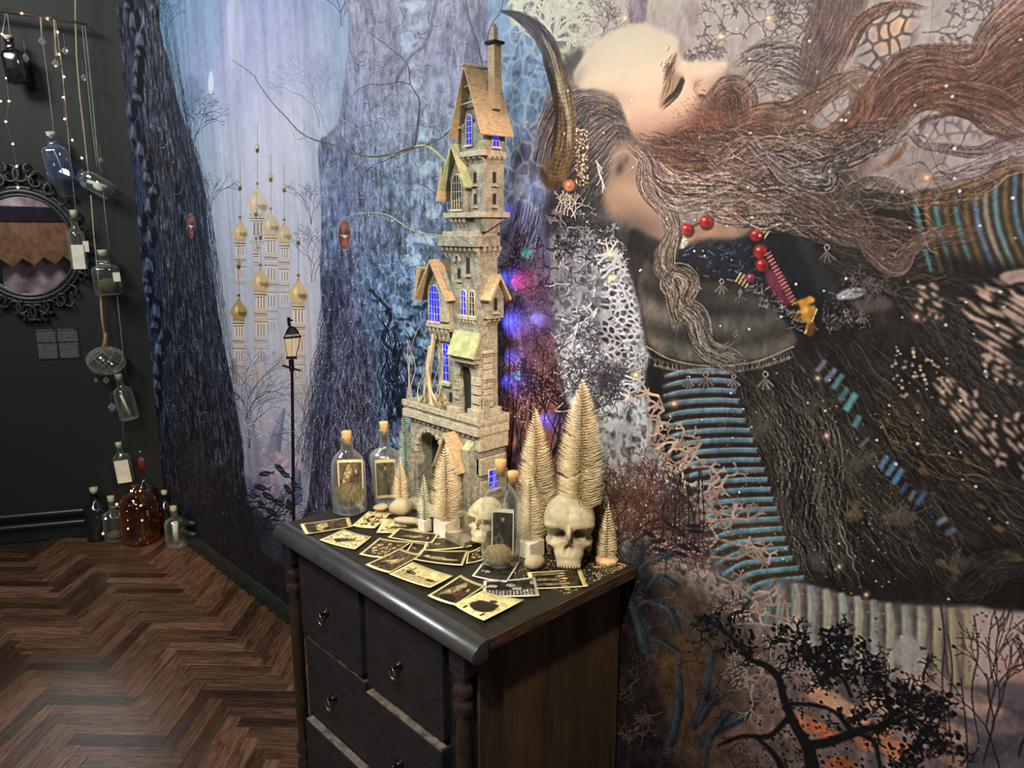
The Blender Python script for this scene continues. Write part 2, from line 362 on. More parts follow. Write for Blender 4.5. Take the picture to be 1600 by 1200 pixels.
    m.cells([(560, 400), (690, 400), (705, 600), (690, 740), (600, 720), (575, 560)], c(132, 158, 190), 26, .10, .42, 12, 31, 1.3)
    for i in range(260):
        x, y = 570 + rng.rand() * 130, 400 + rng.rand() * 330; r_ = 4 + rng.rand() * 9; a = rng.rand() * 6
        m.line([(x + r_ * math.cos(a + t), y + r_ * math.sin(a + t)) for t in (0, .7, 1.4)], 1.1, (c(150, 174, 204), c(30, 44, 74), c(96, 120, 156))[i % 3], .5)
    for x, y, rx, ry, a in ((598, 478, 12, 6, .6), (628, 488, 13, 8, .4), (652, 470, 12, 9, .2), (606, 508, 12, 6, -.3), (640, 518, 13, 9, .4), (664, 536, 12, 10, 0), (618, 540, 10, 8, -.5), (640, 560, 12, 8, 0), (662, 580, 13, 9, 0), (622, 592, 10, 8, .4),
                            (640, 612, 12, 9, 0), (616, 640, 8, 11, 0), (634, 660, 9, 10, .2), (618, 690, 8, 10, .2), (660, 640, 10, 13, 0), (585, 462, 9, 5, .9), (650, 690, 10, 12, 0)):
        puff(x + 2, y + 4, rx * 1.25, ry * 1.3, c(14, 20, 38), .8, a, 2); puff(x, y, rx, ry, c(104, 140, 178), .9, a); puff(x - rx * .2, y - ry * .3, rx * .6, ry * .4, c(160, 186, 210), .6, a)
    m.line([(578, 452), (610, 492), (598, 530), (622, 560), (606, 590), (632, 610), (612, 640), (600, 690)], 5, c(12, 15, 30), .75)
    m.hair([(600, 470), (612, 530), (616, 590), (622, 660), (630, 730)], [30, 40, 40, 40, 40], 60, [c(12, 16, 30), c(24, 32, 56)], 2.2, .6, 6, 3, .3, .8)
    # ---------- strip between trunk and horn
    def mid(sl, im):
        y = vv[sl]; a = grad([(.2, (120, 156, 186)), (.36, (112, 146, 188)), (.45, (96, 116, 172)), (.52, (92, 78, 116)), (.6, (96, 66, 78)), (.68, (112, 74, 66)), (.78, (84, 58, 60)), (.9, (34, 28, 36)), (1, (20, 18, 24))], y, sl)
        return a + (n_mid[sl] - .5)[..., None] * .14 + (n_fine[sl] - .5)[..., None] * .1
    m.region([(768, -80), (900, -80), (880, 300), (900, 560), (1000, 700), (1010, 860), (980, 1000), (700, 1000), (770, 800), (790, 400), (780, 200)], mid, 8)
    m.blob(775, 480, 14, 150, c(46, 54, 100), .7, 0, 0)
    m.blob(815, 240, 22, 30, c(70, 62, 110), .6, 0, 0); m.blob(826, 262, 12, 16, c(78, 72, 78), .7, 0, 0)
    for i in range(40):
        x, y = 786 + rng.rand() * 66, 60 + rng.rand() * 240
        m.blob(x, y, 7, 3.5, c(78, 100, 134), .6, rng.randn() * .5, .5); m.line([(x, y), (x + rng.randn() * 6, y + 10), (x + rng.randn() * 8, y + 26)], .9, c(70, 84, 110), .6)
    m.cells([(786, 50), (850, 40), (870, 200), (850, 320), (790, 300)], c(176, 198, 214), 22, .14, .45, 8, 4, 1.3)
    for y in range(330, 420, 3):
        x = 800 + rng.rand() * 46; m.line([(x + 8, y - 26), (x + 3, y), (x - 3, y + 14)], 1.3, c(44, 24, 46), .7)
    for i in range(60):
        x, y = 790 + rng.rand() * 90, 380 + rng.rand() * 240
        m.twig(x, y, rng.rand() * 6.28, 13, 1.5, (c(34, 22, 34), c(60, 30, 44), c(110, 84, 104), c(20, 16, 26))[i % 4], 4, .6, .4, .75)
    m.blob(850, 640, 46, 120, c(128, 78, 58), .45, 0, 0); m.blob(800, 720, 30, 90, c(30, 26, 56), .6, 0, 0); m.blob(800, 690, 16, 12, c(190, 140, 120), .5, 0, 0)
    for x in range(792, 960, 5):
        y = 530 + rng.rand() * 90; l = 90 + rng.rand() * 110; d = rng.randn() * 14
        m.line([(x + d, y), (x + d * .4 + rng.randn() * 5, y + l * .35), (x + rng.randn() * 5, y + l * .7), (x - 4, y + l)], 1.7, c(26, 18, 22), .75)
    for i in range(9): m.twig(850 + rng.rand() * 40, 760 - rng.rand() * 60, -1.2 + rng.randn() * .35, 46, 4, c(24, 18, 26), 5, .42, .22, .85)
    m.dots(260, (780, 560, 860, 660), c(170, 150, 180), (.8, 2), .7)
    # ---------- warm beige haze, top right
    def haze(sl, im):
        a = grad([(0, (176, 168, 158)), (.35, (178, 166, 160)), (.6, (150, 134, 130))], vv[sl], sl)
        return a + (n_mid[sl] - .5)[..., None] * .08 + (n_fine[sl] - .5)[..., None] * .05
    m.region([(860, -200), (1900, -200), (1900, 420), (1300, 420), (1100, 300), (900, 300), (870, 100)], haze, 14, False)
    m.blob(1225, -40, 60, 60, c(150, 140, 132), .6, 0, 0); m.blob(1082, 20, 12, 20, c(140, 126, 116), .5, 0, .2); m.blob(1000, -10, 60, 40, c(188, 180, 160), .6, 0, 0); m.blob(1540, 40, 120, 50, c(186, 178, 176), .7, 0, 0)
    m.poly([(985, -60), (1014, -60), (1010, 20), (1004, 36), (984, 36), (982, 10)], c(126, 112, 126), .85, 1.5)
    m.poly([(990, -60), (1002, -60), (996, 34), (988, 34)], c(170, 160, 170), .5, 3)
    # cream coral lace, top
    m.poly([(800, -60), (915, -60), (905, 70), (880, 110), (845, 60), (806, 30)], c(92, 96, 92), .6, 8)
    m.cells([(796, -50), (925, -50), (915, 60), (892, 96), (862, 84), (830, 50), (800, 40)], c(196, 200, 176), 19, .26, .95, 4, 9, 1.2)
    m.cells([(880, -40), (965, -30), (955, 20), (935, 60), (905, 95), (880, 100)], c(176, 176, 160), 9, .2, .6, 8, 10)
    m.line([(872, 20), (866, 60), (872, 80), (885, 100)], 7, c(196, 200, 180), .9, 3)
    for i in range(7): m.twig(866 + rng.randn() * 8, 62, -PI / 2 + rng.randn() * .7, 26, 3.4, c(196, 198, 176), 4, .5, .25, .9)
    for i in range(7): m.twig(938, 66, -1.3 + rng.randn() * .8, 22, 1.5, c(80, 76, 70), 4, .5, .3, .5)
    # dark bare twigs over the haze
    for x, y, a, l in ((1165, 60, -2.4, 26), (1160, 62, -1.6, 26), (1195, 66, -1.2, 26), (1205, 64, -2.0, 24), (1215, 30, -1.0, 22), (1230, 60, -1.7, 26), (1140, 30, -1.4, 22), (1490, 60, -.3, 26), (1500, 40, -.9, 22), (1440, 50, -.5, 24), (1470, 90, -.1, 22), (1110, 40, 2.6, 18), (1130, 76, 2.9, 20), (1230, 20, 0, 22)):
        m.twig(x, y, a, l, 1.6, c(82, 74, 72), 5, .5, .3, .7)
    m.blob(1388, 45, 30, 30, c(226, 176, 134), .85, 0, 0); m.blob(1410, 36, 14, 14, c(244, 196, 140), .8, 0, 0); m.blob(1380, 70, 16, 10, c(230, 160, 120), .6, 0, 0)
    m.cells([(1350, 30), (1380, 8), (1425, 12), (1430, 40), (1410, 90), (1360, 118), (1340, 100)], c(92, 72, 76), 13, .17, .8, 4, 12, 1)
    m.cells([(1300, 150), (1350, 120), (1440, 70), (1500, 60), (1520, 90), (1420, 120), (1340, 165)], c(128, 108, 112), 16, .13, .6, 6, 13, 1)
    m.cells([(1290, 150), (1340, 130), (1332, 180), (1300, 205), (1285, 190)], c(110, 92, 96), 12, .16, .6, 4, 14)
    m.cells([(1430, 190), (1500, 185), (1545, 210), (1510, 220), (1440, 215)], c(120, 92, 104), 13, .15, .7, 4, 15)
    # ---------- nape, fur and the dark round the horn
    m.poly([(868, 120), (905, 132), (960, 150), (990, 190), (1015, 215), (1030, 260), (1010, 330), (960, 340), (905, 330), (860, 300), (845, 250), (850, 190)], c(84, 74, 72), .95, 8)
    m.poly([(888, 230), (960, 240), (960, 300), (930, 340), (880, 330), (870, 290)], c(28, 26, 28), .8, 10)
    m.poly([(880, 95), (905, 75), (912, 95), (895, 130), (885, 120)], c(52, 50, 52), .8, 4)
    HR = [c(150, 136, 130), c(110, 98, 96), c(40, 36, 38), c(26, 24, 28), c(86, 76, 74)]
    m.hair([(1000, 205), (960, 190), (920, 220), (890, 260), (870, 300)], [40, 70, 90, 90, 70], 420, HR, 1.1, .6, 2, 1.5)
    m.hair([(985, 180), (935, 155), (895, 165), (860, 230), (846, 290)], [30, 50, 60, 50, 40], 320, HR, 1.1, .6, 2, 1.5)
    m.hair([(1000, 200), (1000, 240), (960, 290), (930, 330)], [50, 70, 80, 60], 240, HR, 1.1, .55, 3, 1.6)
    # ---------- the man's face, lying back, eyes shut
    skin = [(896, 118), (905, 98), (922, 74), (945, 55), (975, 41), (1000, 37), (1022, 42), (1045, 52), (1060, 62), (1062, 76), (1065, 92), (1078, 96), (1100, 95), (1122, 95), (1135, 98), (1133, 108), (1120, 128), (1108, 146), (1101, 154), (1094, 155), (1096, 170), (1110, 185), (1100, 215), (1060, 235), (1010, 230), (985, 205), (974, 175), (960, 150), (930, 140), (905, 138)]
    def face(sl, im):
        X = XX[sl]; Y = YY[sl]; x0, x1 = tx(900, 120), tx(1130, 120); y0, y1 = ty(40, 1000), ty(230, 1000)
        t = np.clip((Y - y0) / (y1 - y0), 0, 1); base = grad([(0, (214, 200, 172)), (.35, (224, 208, 180)), (.65, (214, 184, 158)), (1, (150, 112, 96))], t, sl)
        s_ = np.clip((X - x0) / (x1 - x0), 0, 1)
        return mix(base, np.broadcast_to(c(214, 176, 150), base.shape), np.clip((s_ - .75) * 1.5, 0, .5)) + (n_fine[sl] - .5)[..., None] * .03
    m.region(skin, face, 2)
    m.blob(900, 122, 14, 30, c(150, 138, 122), .6, .5, 0); m.blob(945, 152, 46, 16, c(150, 130, 112), .5, .15, 0); m.blob(1060, 210, 60, 22, c(120, 80, 66), .55, -.2, 0)
    m.blob(980, 75, 50, 28, c(232, 218, 190), .5, -.3, 0)
    m.blob(1050, 112, 8, 26, c(150, 112, 88), .5, .35, 0)
    m.poly([(1057, 82), (1054, 96), (1047, 112), (1040, 126), (1037, 120), (1045, 102), (1052, 88)], c(92, 56, 40), .75, 2)
    for i in range(60): x, y = 1046 + rng.randn() * 4, 106 + rng.randn() * 12; m.line([(x, y), (x - 3, y + 7)], 1, c(80, 50, 38), .6)
    m.poly([(1044, 116), (1058, 114), (1068, 122), (1058, 142), (1036, 162), (1030, 158), (1036, 136)], c(142, 112, 86), .75, 3)
    m.hair([(1048, 118), (1044, 138), (1034, 160)], [10, 14, 6], 70, [c(170, 140, 110), c(90, 64, 48)], 1, .5, .6, 1)
    m.poly([(1064, 121), (1069, 127), (1062, 141), (1050, 153), (1039, 162), (1042, 154), (1054, 140)], c(40, 28, 26), .9, 1.5)
    m.hair([(1066, 124), (1056, 146), (1028, 170)], [7, 9, 12], 60, [c(36, 24, 22), c(70, 50, 42)], 1, .8, .5, .6)
    m.poly([(1062, 64), (1066, 78), (1070, 92), (1064, 90), (1058, 78)], c(150, 118, 96), .35, 2)
    m.blob(1098, 132, 22, 14, c(208, 164, 136), .45, -.8, 0); m.blob(1108, 110, 22, 8, c(236, 214, 186), .6, -.1, 0); m.blob(1087, 130, 9, 11, c(150, 102, 78), .4, .3, 0)
    m.line([(1094, 148), (1089, 144), (1086, 136), (1089, 128), (1096, 124)], 1.4, c(158, 112, 88), .55); m.blob(1096, 149, 5, 2.6, c(70, 40, 36), .7, .2, .3)
    m.poly([(1120, 132), (1110, 146), (1101, 154), (1093, 154), (1090, 149), (1100, 150), (1110, 138)], c(112, 66, 52), .7, 1.6)
    m.line([(1086, 128), (1083, 138), (1088, 148), (1094, 153)], 1.5, c(150, 96, 74), .7)
    m.blob(1128, 100, 8, 6, c(240, 222, 196), .5, 0, 0)
    # ear and neck half lost in hair
    m.poly([(955, 232), (985, 220), (1005, 236), (1004, 276), (985, 300), (960, 312), (948, 290), (952, 262)], c(150, 126, 112), .85, 6)
    m.blob(968, 262, 8, 16, c(58, 46, 44), .8, .3, 0); m.blob(978, 250, 5, 10, c(80, 62, 58), .6, .2, 0); m.line([(956, 246), (974, 236), (992, 246), (996, 268), (984, 286)], 3, c(176, 150, 134), .6)
    m.poly([(945, 290), (1000, 278), (1040, 310), (1060, 360), (1100, 350), (1140, 330), (1165, 350), (1150, 376), (1090, 385), (1050, 380), (1000, 360), (950, 330)], c(154, 124, 104), .95, 6)
    m.blob(1000, 350, 50, 22, c(84, 68, 62), .6, .4, 0); m.blob(1110, 365, 50, 16, c(170, 128, 100), .6, 0, 0); m.blob(985, 300, 30, 16, c(178, 152, 132), .5, .4, 0)
    # ---------- the shawl over the far shoulder, frost-white coral at its edge
    m.poly([(855, 300), (900, 330), (960, 345), (1010, 370), (1040, 400), (1040, 460), (1010, 480), (985, 430), (940, 380), (880, 370), (850, 380)], c(42, 42, 48), .9, 7)
    def frost(sl, im):
        a = grad([(.2, (134, 140, 152)), (.5, (172, 180, 196)), (.65, (150, 156, 176)), (.8, (150, 134, 126)), (1, (120, 104, 98))], (YY[sl] - ty(330, 930)) / (ty(900, 930) - ty(330, 930)), sl)
        d = np.clip((.5 - n_str[sl]) * 5, 0, 1)[..., None] * .5 + np.clip((.5 - n_fine[sl]) * 3, 0, 1)[..., None] * .45
        return a * (1 - d * .75) + (n_mid[sl] - .5)[..., None] * .16
    m.region([(862, 365), (900, 360), (935, 380), (960, 410), (985, 450), (992, 500), (995, 560), (1015, 610), (1050, 720), (1090, 830), (1150, 940), (1230, 1010), (1150, 1060), (1040, 960), (960, 860), (920, 740), (880, 600), (862, 480)], frost, 5)
    for i in range(260):
        x, y = 868 + rng.rand() * 110, 400 + rng.rand() * 230
        m.line([(x, y), (x + rng.randn() * 7, y + rng.randn() * 7), (x + rng.randn() * 11, y + rng.randn() * 11)], 1.6, (c(206, 212, 224), c(60, 64, 84), c(96, 100, 120))[i % 3], .6)
    m.poly([(930, 500), (942, 466), (955, 472), (958, 486), (944, 520), (932, 528)], c(92, 98, 106), .85, 1.5)
    m.line([(942, 466), (955, 476), (957, 488)], 1.5, c(180, 186, 194), .8)
    for i in range(40): m.twig(862 + rng.rand() * 90, 420 - rng.rand() * 70, -PI / 2 + rng.randn() * .6, 12, 1.4, c(24, 26, 32) if i % 3 else c(150, 150, 156), 4, .5, .3, .75)
    for i in range(34): m.twig(900 + rng.rand() * 70, 560 + rng.rand() * 90, -PI / 2 + rng.randn() * .4, 20, 1.4, c(44, 38, 50), 5, .45, .3, .7)
    for i in range(15):
        y = 400 + i * 11; m.twig(930 + i * 3.6, y, -.7 + i * .04 + rng.randn() * .2, 21, 4.2, c(172, 178, 190), 3, .6, .25, .92, .62)
    for i in range(26):
        y = 450 + i * 6.5; m.twig(966 + 22 * math.sin((y - 430) / 60), y, .1 + rng.randn() * .4, 13, 2.8, c(186, 190, 202) if i % 2 else c(140, 146, 164), 3, .7, .3, .9, .66)
    for i in range(6): m.twig(868 + i * 6, 330 + i * 2, -1.3 + rng.randn() * .3, 13, 2.2, c(186, 178, 164), 3, .5, .2, .85)
    m.cells([(945, 440), (990, 455), (996, 540), (980, 560), (940, 560)], c(192, 196, 208), 12, .3, .6, 5, 21, .7, c(26, 26, 36))
    # ---------- dark cloak
    CL = [(985, 360), (1040, 380), (1120, 390), (1190, 350), (1290, 300), (1400, 300), (1500, 330), (1600, 410), (1900, 420), (1900, 965), (1610, 955), (1500, 948), (1380, 940), (1300, 938), (1262, 916), (1232, 870), (1200, 760), (1160, 670), (1120, 580), (1020, 560), (1000, 480), (985, 430)]
    def cloak(sl, im):
        a = np.broadcast_to(c(34, 30, 27), (*n_mid[sl].shape, 3))
        return a * (1 + (n_mid[sl] - .5)[..., None] * 1.1 + (n_fine[sl] - .5)[..., None] * .9) + np.clip(n_big[sl] - .6, 0, 1)[..., None] * c(40, 36, 20)
    m.region(CL, cloak, 3)
    HC = [c(84, 76, 66), c(60, 54, 48), c(14, 12, 11), c(44, 40, 34), c(98, 88, 74)]
    for a in ([(1130, 570), (1180, 660), (1230, 790), (1300, 930)], [(1180, 560), (1260, 690), (1330, 800), (1420, 930)], [(1240, 540), (1330, 690), (1420, 800), (1520, 920)], [(1300, 500), (1400, 620), (1500, 740), (1640, 860)], [(1380, 420), (1480, 520), (1560, 600), (1680, 700)], [(1260, 380), (1400, 420), (1520, 420), (1660, 470)]):
        m.hair(a, [60, 80, 100, 110], 330, HC, 1.2, .5, 5, 6, .3, .85)
    for x, y, a in ((1180, 560, 1.05), (1200, 575, 1.0), (1225, 560, .95), (1160, 575, 1.12)):   # frayed ribs on the front fold
        m.hair([(x, y), (x + 60, y + 120), (x + 70, y + 240), (x + 110, y + 350)], [24, 40, 46, 50], 120, [c(112, 102, 92), c(70, 64, 58), c(10, 9, 9)], 1.6, .6, 4, 9, .2, .8)
    for x, y, rx, ry, a, col in ((1180, 672, 20, 9, -.5, (92, 86, 78)), (1270, 636, 30, 7, -.4, (84, 80, 70)), (1345, 724, 26, 11, -.35, (90, 82, 76)), (1402, 810, 30, 10, -.2, (110, 92, 80)), (1222, 790, 10, 14, .2, (76, 70, 66)), (1502, 884, 26, 16, -.5, (96, 82, 74)), (1334, 806, 14, 8, -.4, (120, 104, 74)), (1275, 880, 16, 12, .3, (90, 84, 80))):
        puff(x, y, rx, ry, c(*col) * .8, .75, a)
        for k in range(18): m.line([(x - rx + rng.rand() * 2 * rx, y), (x + rng.randn() * rx * .7, y - 14 - rng.rand() * 16)], 1.2, c(*col) * .9, .6)
    m.hair([(1350, 600), (1400, 660), (1470, 720), (1600, 780)], [40, 46, 40, 40], 120, [c(120, 96, 64), c(80, 64, 44), c(20, 16, 12)], 1.6, .5, 6, 4, .3, .7)
    for x, y, w, h in ((1510, 720, 18, 6), (1530, 790, 16, 6), (1560, 826, 20, 8), (1432, 636, 10, 10), (1580, 870, 26, 14), (1440, 736, 16, 6), (1500, 762, 14, 5), (1470, 880, 18, 10), (1490, 890, 14, 8)):
        puff(x, y, w * .6, h * .6, c(120, 94, 62), .8, .5)
    m.hair([(1440, 860), (1500, 920), (1570, 880), (1700, 900)], [60, 50, 40, 40], 130, [c(70, 66, 50), c(44, 42, 32)], 1.1, .5, 4, 3, .3, .7)
    # slashed lace showing skin
    def slits(outline, ang, gap, ln, n, seed):
        r0 = m.mask(outline, 2)
        if r0 is None: return
        r = np.random.RandomState(seed); o = np.array(outline, float); x0, y0 = o.min(0); x1, y1 = o.max(0)
        def inside(x, y):
            k = False; j = len(o) - 1
            for i in range(len(o)):
                if (o[i][1] > y) != (o[j][1] > y) and x < (o[j][0] - o[i][0]) * (y - o[i][1]) / (o[j][1] - o[i][1]) + o[i][0]: k = not k
                j = i
            return k
        ca, sa = math.cos(ang), math.sin(ang); cx, cy = (x0 + x1) / 2, (y0 + y1) / 2; R_ = max(x1 - x0, y1 - y0)
        v = -R_
        while v < R_:
            u = -R_
            while u < R_:
                l = ln * (.35 + r.rand() * 1.1); px, py = cx + u * ca - v * sa, cy + u * sa + v * ca; l = l if inside(px + l * ca, py + l * sa) else l * .4
                qx, qy = px + l * ca, py + l * sa
                if inside(px, py) and inside(qx, qy):
                    w = gap * (.5 + .22 * r.rand()); b = r.randn() * gap * .25
                    m.line([(px, py), (px + l * .3 * ca - b * sa, py + l * .3 * sa + b * ca), (px + l * .7 * ca, py + l * .7 * sa), (qx, qy)], [1, w, w, 1], c(206, 172, 150) * (.85 + .2 * r.rand()), .95, k=4)
                u += l + 4 + r.rand() * 5
            v += gap * (.85 + .3 * r.rand())
    slits([(1495, 425), (1560, 428), (1700, 480), (1720, 560), (1640, 560), (1540, 470)], .52, 12.5, 66, 0, 1)
    slits([(1486, 450), (1500, 430), (1560, 470), (1640, 520), (1720, 620), (1600, 545), (1590, 540), (1590, 574), (1545, 570), (1486, 500)], .55, 11.5, 56, 0, 2)
    slits([(1415, 440), (1470, 435), (1475, 500), (1440, 500), (1415, 470)], .6, 10, 16, 0, 3)
    slits([(1384, 446), (1412, 462), (1408, 482), (1388, 462)], .45, 10, 24, 0, 6)
    slits([(1446, 568), (1500, 585), (1548, 650), (1584, 738), (1556, 738), (1500, 670), (1452, 610)], .85, 9, 34, 0, 4)
    slits([(1552, 636), (1600, 650), (1640, 740), (1600, 760), (1575, 700)], .9, 9, 24, 0, 5)
    slits([(1515, 540), (1560, 555), (1600, 600), (1580, 610), (1530, 580)], .6, 9, 22, 0, 7)
    m.dots(60, (1390, 540, 1480, 620), c(190, 160, 140), (1.5, 4), .8)
    # small glimpses of the striped sleeve under the cloak
    for x, y, a, w, h, col in ((1282, 572, -.9, 22, 8, (120, 118, 140)), (1297, 586, -.9, 26, 9, (112, 124, 150)), (1308, 596, -.95, 28, 9, (84, 140, 152)), (1318, 616, -1, 24, 9, (70, 120, 140)), (1328, 628, -1, 32, 11, (92, 158, 168)), (1338, 658, -1.05, 20, 9, (84, 140, 150)), (1349, 692, -.8, 22, 5, (96, 110, 120)),
                               (1380, 722, -1, 24, 9, (80, 110, 150)), (1392, 732, -1, 26, 9, (90, 124, 168)), (1402, 744, -1, 28, 10, (70, 112, 150)), (1412, 762, -1, 18, 8, (60, 80, 120)), (1424, 774, -1, 18, 7, (110, 120, 120)), (1438, 778, -1, 24, 8, (70, 100, 150)), (1470, 814, -.6, 18, 9, (110, 122, 140)), (1484, 830, -.5, 18, 9, (80, 100, 120))):
        m.line([(x - w / 2 * math.cos(a), y - w / 2 * math.sin(a)), (x + w / 2 * math.cos(a), y + w / 2 * math.sin(a))], h, c(*col), .9)
    # far sleeve, upper right: curved vertical stripes
    SL = [(1432, 300), (1480, 296), (1530, 290), (1560, 270), (1600, 262), (1900, 240), (1900, 430), (1600, 424), (1530, 412), (1470, 396), (1450, 340)]
    m.poly(SL, c(62, 50, 34), 1, 2)
    for i, x in enumerate(range(1432, 1760, 15)):
        cv = 18 * (x - 1430) / 170
        m.line([(x + 4, 262 if x > 1540 else 300), (x - 2 + cv * .3, 320), (x + 6 + cv * .3, 365), (x + 22 + cv, 425)], [5, 8, 8, 4], (c(104, 146, 160), c(128, 106, 62), c(92, 124, 160), c(160, 152, 140))[i % 4] if x > 1520 else (c(78, 142, 144), c(120, 96, 52))[i % 2], .85)
    m.poly([(1470, 400), (1600, 414), (1900, 424), (1900, 450), (1590, 440), (1500, 430)], c(18, 15, 14), .85, 5)
    m.poly([(1560, 430), (1600, 420), (1700, 425), (1700, 440), (1600, 440), (1575, 445)], c(190, 160, 152), .9, 1.5)
    # ---------- the near sleeve: blue bands
    SV = [(1018, 568), (1135, 568), (1165, 660), (1195, 740), (1218, 820), (1235, 872), (1260, 906), (1240, 930), (1180, 915), (1130, 880), (1095, 830), (1065, 770), (1040, 700), (1020, 630)]
    m.poly(SV, c(44, 34, 30), 1, 2)
    m.poly([(1075, 760), (1210, 790), (1240, 880), (1255, 905), (1150, 900), (1100, 830)], c(86, 68, 44), .6, 8)
    for i in range(22):
        y = 580 + i * 15.6; t = i / 21
        xl = np.interp(y, [568, 630, 700, 770, 830, 880, 930], [1040, 1024, 1040, 1068, 1098, 1130, 1180]); xr = np.interp(y, [568, 660, 740, 820, 872, 906], [1135, 1165, 1195, 1218, 1235, 1255])
        col = mixc((106, 122, 150), (96, 158, 172), t * .6 + .2)
        m.line([(xl, y + 8 + 14 * t), (xl + (xr - xl) * .3, y + 1 + 3 * t), (xl + (xr - xl) * .7, y - 2), (xr, y + 1 - 6 * t)], [6, 8, 8, 7], c(*col), .85)
        m.line([(xl + 6, y + 5 + 12 * t), (xl + (xr - xl) * .3, y - 2 + 3 * t), (xl + (xr - xl) * .7, y - 5), (xr, y - 3 - 6 * t)], [1, 2, 2, 1], c(150, 190, 204), .4)
    for i in range(26): x, y = 1040 + rng.rand() * 150, 590 + rng.rand() * 280; m.blob(x, y, 14, 5, c(150, 120, 66) if i % 2 else c(60, 70, 110), .18, rng.randn(), 0)
    m.poly([(1015, 560), (1034, 575), (1046, 690), (1080, 770), (1062, 780), (1030, 700), (1010, 620)], c(18, 15, 16), .85, 5)
    # forearm cuff: cream rolls
    FA = [(1205, 905), (1262, 912), (1330, 932), (1400, 946), (1470, 950), (1520, 950), (1522, 1010), (1526, 1080), (1480, 1080), (1400, 1050), (1330, 1050), (1260, 1020), (1200, 990), (1180, 940)]
    m.poly(FA, c(112, 104, 96), 1, 2)
    for i in range(13):
        x = 1216 + i * 24.5; yt = np.interp(x, [1205, 1262, 1400, 1520], [908, 914, 944, 952]); w = 12 if i < 12 else 26
        col = (176, 164, 142) if i % 2 else (150, 148, 144)
        if i > 9: col = (172, 152, 116)
        m.line([(x, yt), (x + 3, yt + 30), (x + 1, yt + 70), (x + 6, yt + 120)], [w * .8, w * 1.2, w * 1.1, w * .7], c(*col), .85)
        m.line([(x - 9, yt + 4), (x - 7, yt + 40), (x - 7, yt + 110)], [3, 5, 3], c(70, 60, 56), .6); m.line([(x - 2, yt + 2), (x, yt + 30), (x - 2, yt + 60)], [1, 3, 1], c(212, 204, 186), .5)
    for i in range(5): x = 1200 + i * 9; m.line([(x, 905 + i * 2), (x + 4, 930), (x - 6, 980)], 4, (c(80, 130, 150), c(100, 90, 70))[i % 2], .7)
    m.poly([(1516, 955), (1560, 955), (1620, 958), (1900, 965), (1900, 1080), (1620, 1068), (1560, 1062), (1524, 1066)], c(186, 158, 150), 1, 2)
    m.poly([(1560, 1040), (1620, 1030), (1900, 1040), (1900, 1090), (1600, 1076)], c(190, 120, 100), .5, 8)
    m.dots(90, (1510, 955, 1640, 1060), c(60, 50, 56), (1, 2.5), .7)
    # ---------- grey velvet shawl with its fringe
    SH = [(1004, 408), (1030, 420), (1070, 440), (1130, 440), (1178, 450), (1215, 490), (1243, 528), (1225, 548), (1180, 562), (1120, 569), (1060, 562), (1022, 548), (1005, 500), (996, 450)]
    def velvet(sl, im):
        a = grad([(0, (46, 42, 40)), (.5, (78, 74, 68)), (1, (96, 88, 80))], (YY[sl] - ty(405, 1100)) / (ty(570, 1100) - ty(405, 1100)), sl)
        return a * (1 + (n_mid[sl] - .5)[..., None] * .8) + (n_fine[sl] - .5)[..., None] * .05
    m.region(SH, velvet, 2)
    for p, w, col, al in (([(1010, 450), (1080, 480), (1150, 492), (1200, 500)], 12, (28, 26, 26), .6), ([(1010, 480), (1080, 505), (1160, 500), (1215, 505)], 9, (128, 120, 108), .45), ([(1010, 510), (1080, 530), (1160, 535), (1225, 520)], 12, (40, 37, 35), .55), ([(1100, 455), (1150, 470), (1180, 475)], 8, (120, 114, 104), .4), ([(1010, 530), (1080, 548), (1160, 550), (1230, 535)], 6, (130, 118, 100), .45), ([(1020, 430), (1060, 452), (1120, 462)], 7, (24, 22, 24), .6)):
        m.region([(x, y - w) for x, y in p] + [(x, y + w) for x, y in p[::-1]], lambda sl, im, col=col, al=al: im * (1 - al) + c(*col) * al, 5)
    m.line([(1008, 540), (1050, 562), (1110, 571), (1180, 564), (1238, 541)], 2.5, c(150, 136, 112), .7)
    for i in range(60):
        x = 1022 + i * 3.6; y = 572 - abs(x - 1110) ** 2 * .0016; m.line([(x, y), (x + rng.randn() * 2, y + 10)], 1.2, c(140, 128, 120), .7); m.blob(x, y + 11, 1.5, 1.8, c(190, 180, 174), .8)
    def tassel(x, y, s_):
        m.line([(x - 3 * s_, y - 5 * s_), (x, y - 9 * s_), (x + 4 * s_, y - 5 * s_), (x, y - 1 * s_), (x - 3 * s_, y - 5 * s_)], 1.8, c(160, 148, 140), .9)
        for k in range(11):
            a = 1.57 + (k - 5) * .17; m.line([(x, y), (x + 15 * s_ * math.cos(a), y + 15 * s_ * math.sin(a))], 1.6, (c(150, 132, 122), c(104, 92, 86), c(60, 52, 50))[k % 3], .85)
    for t in ((1101, 590, 1.1), (1194, 590, 1.2), (1145, 592, .9), (1085, 442, .9), (1126, 444, 1), (1290, 392, 1.2), (1074, 594, .8), (1320, 490, 1), (1300, 500, 1), (1345, 492, .9), (1155, 460, .8)): tassel(*t)
    m.blob(1155, 470, 40, 12, c(50, 44, 44), .3, .5, 0)
    # neckerchief and carved trims
    m.poly([(1070, 385), (1100, 374), (1150, 374), (1172, 380), (1176, 420), (1200, 440), (1190, 452), (1130, 432), (1080, 420), (1056, 404)], c(28, 32, 44), .95, 3)
    for i in range(80):
        x, y = 1065 + rng.rand() * 115, 378 + rng.rand() * 55; m.line([(x, y), (x + 4 + rng.randn() * 5, y + rng.randn() * 5)], 2, (c(86, 96, 116), c(12, 14, 20), c(52, 62, 84))[i % 3], .6)
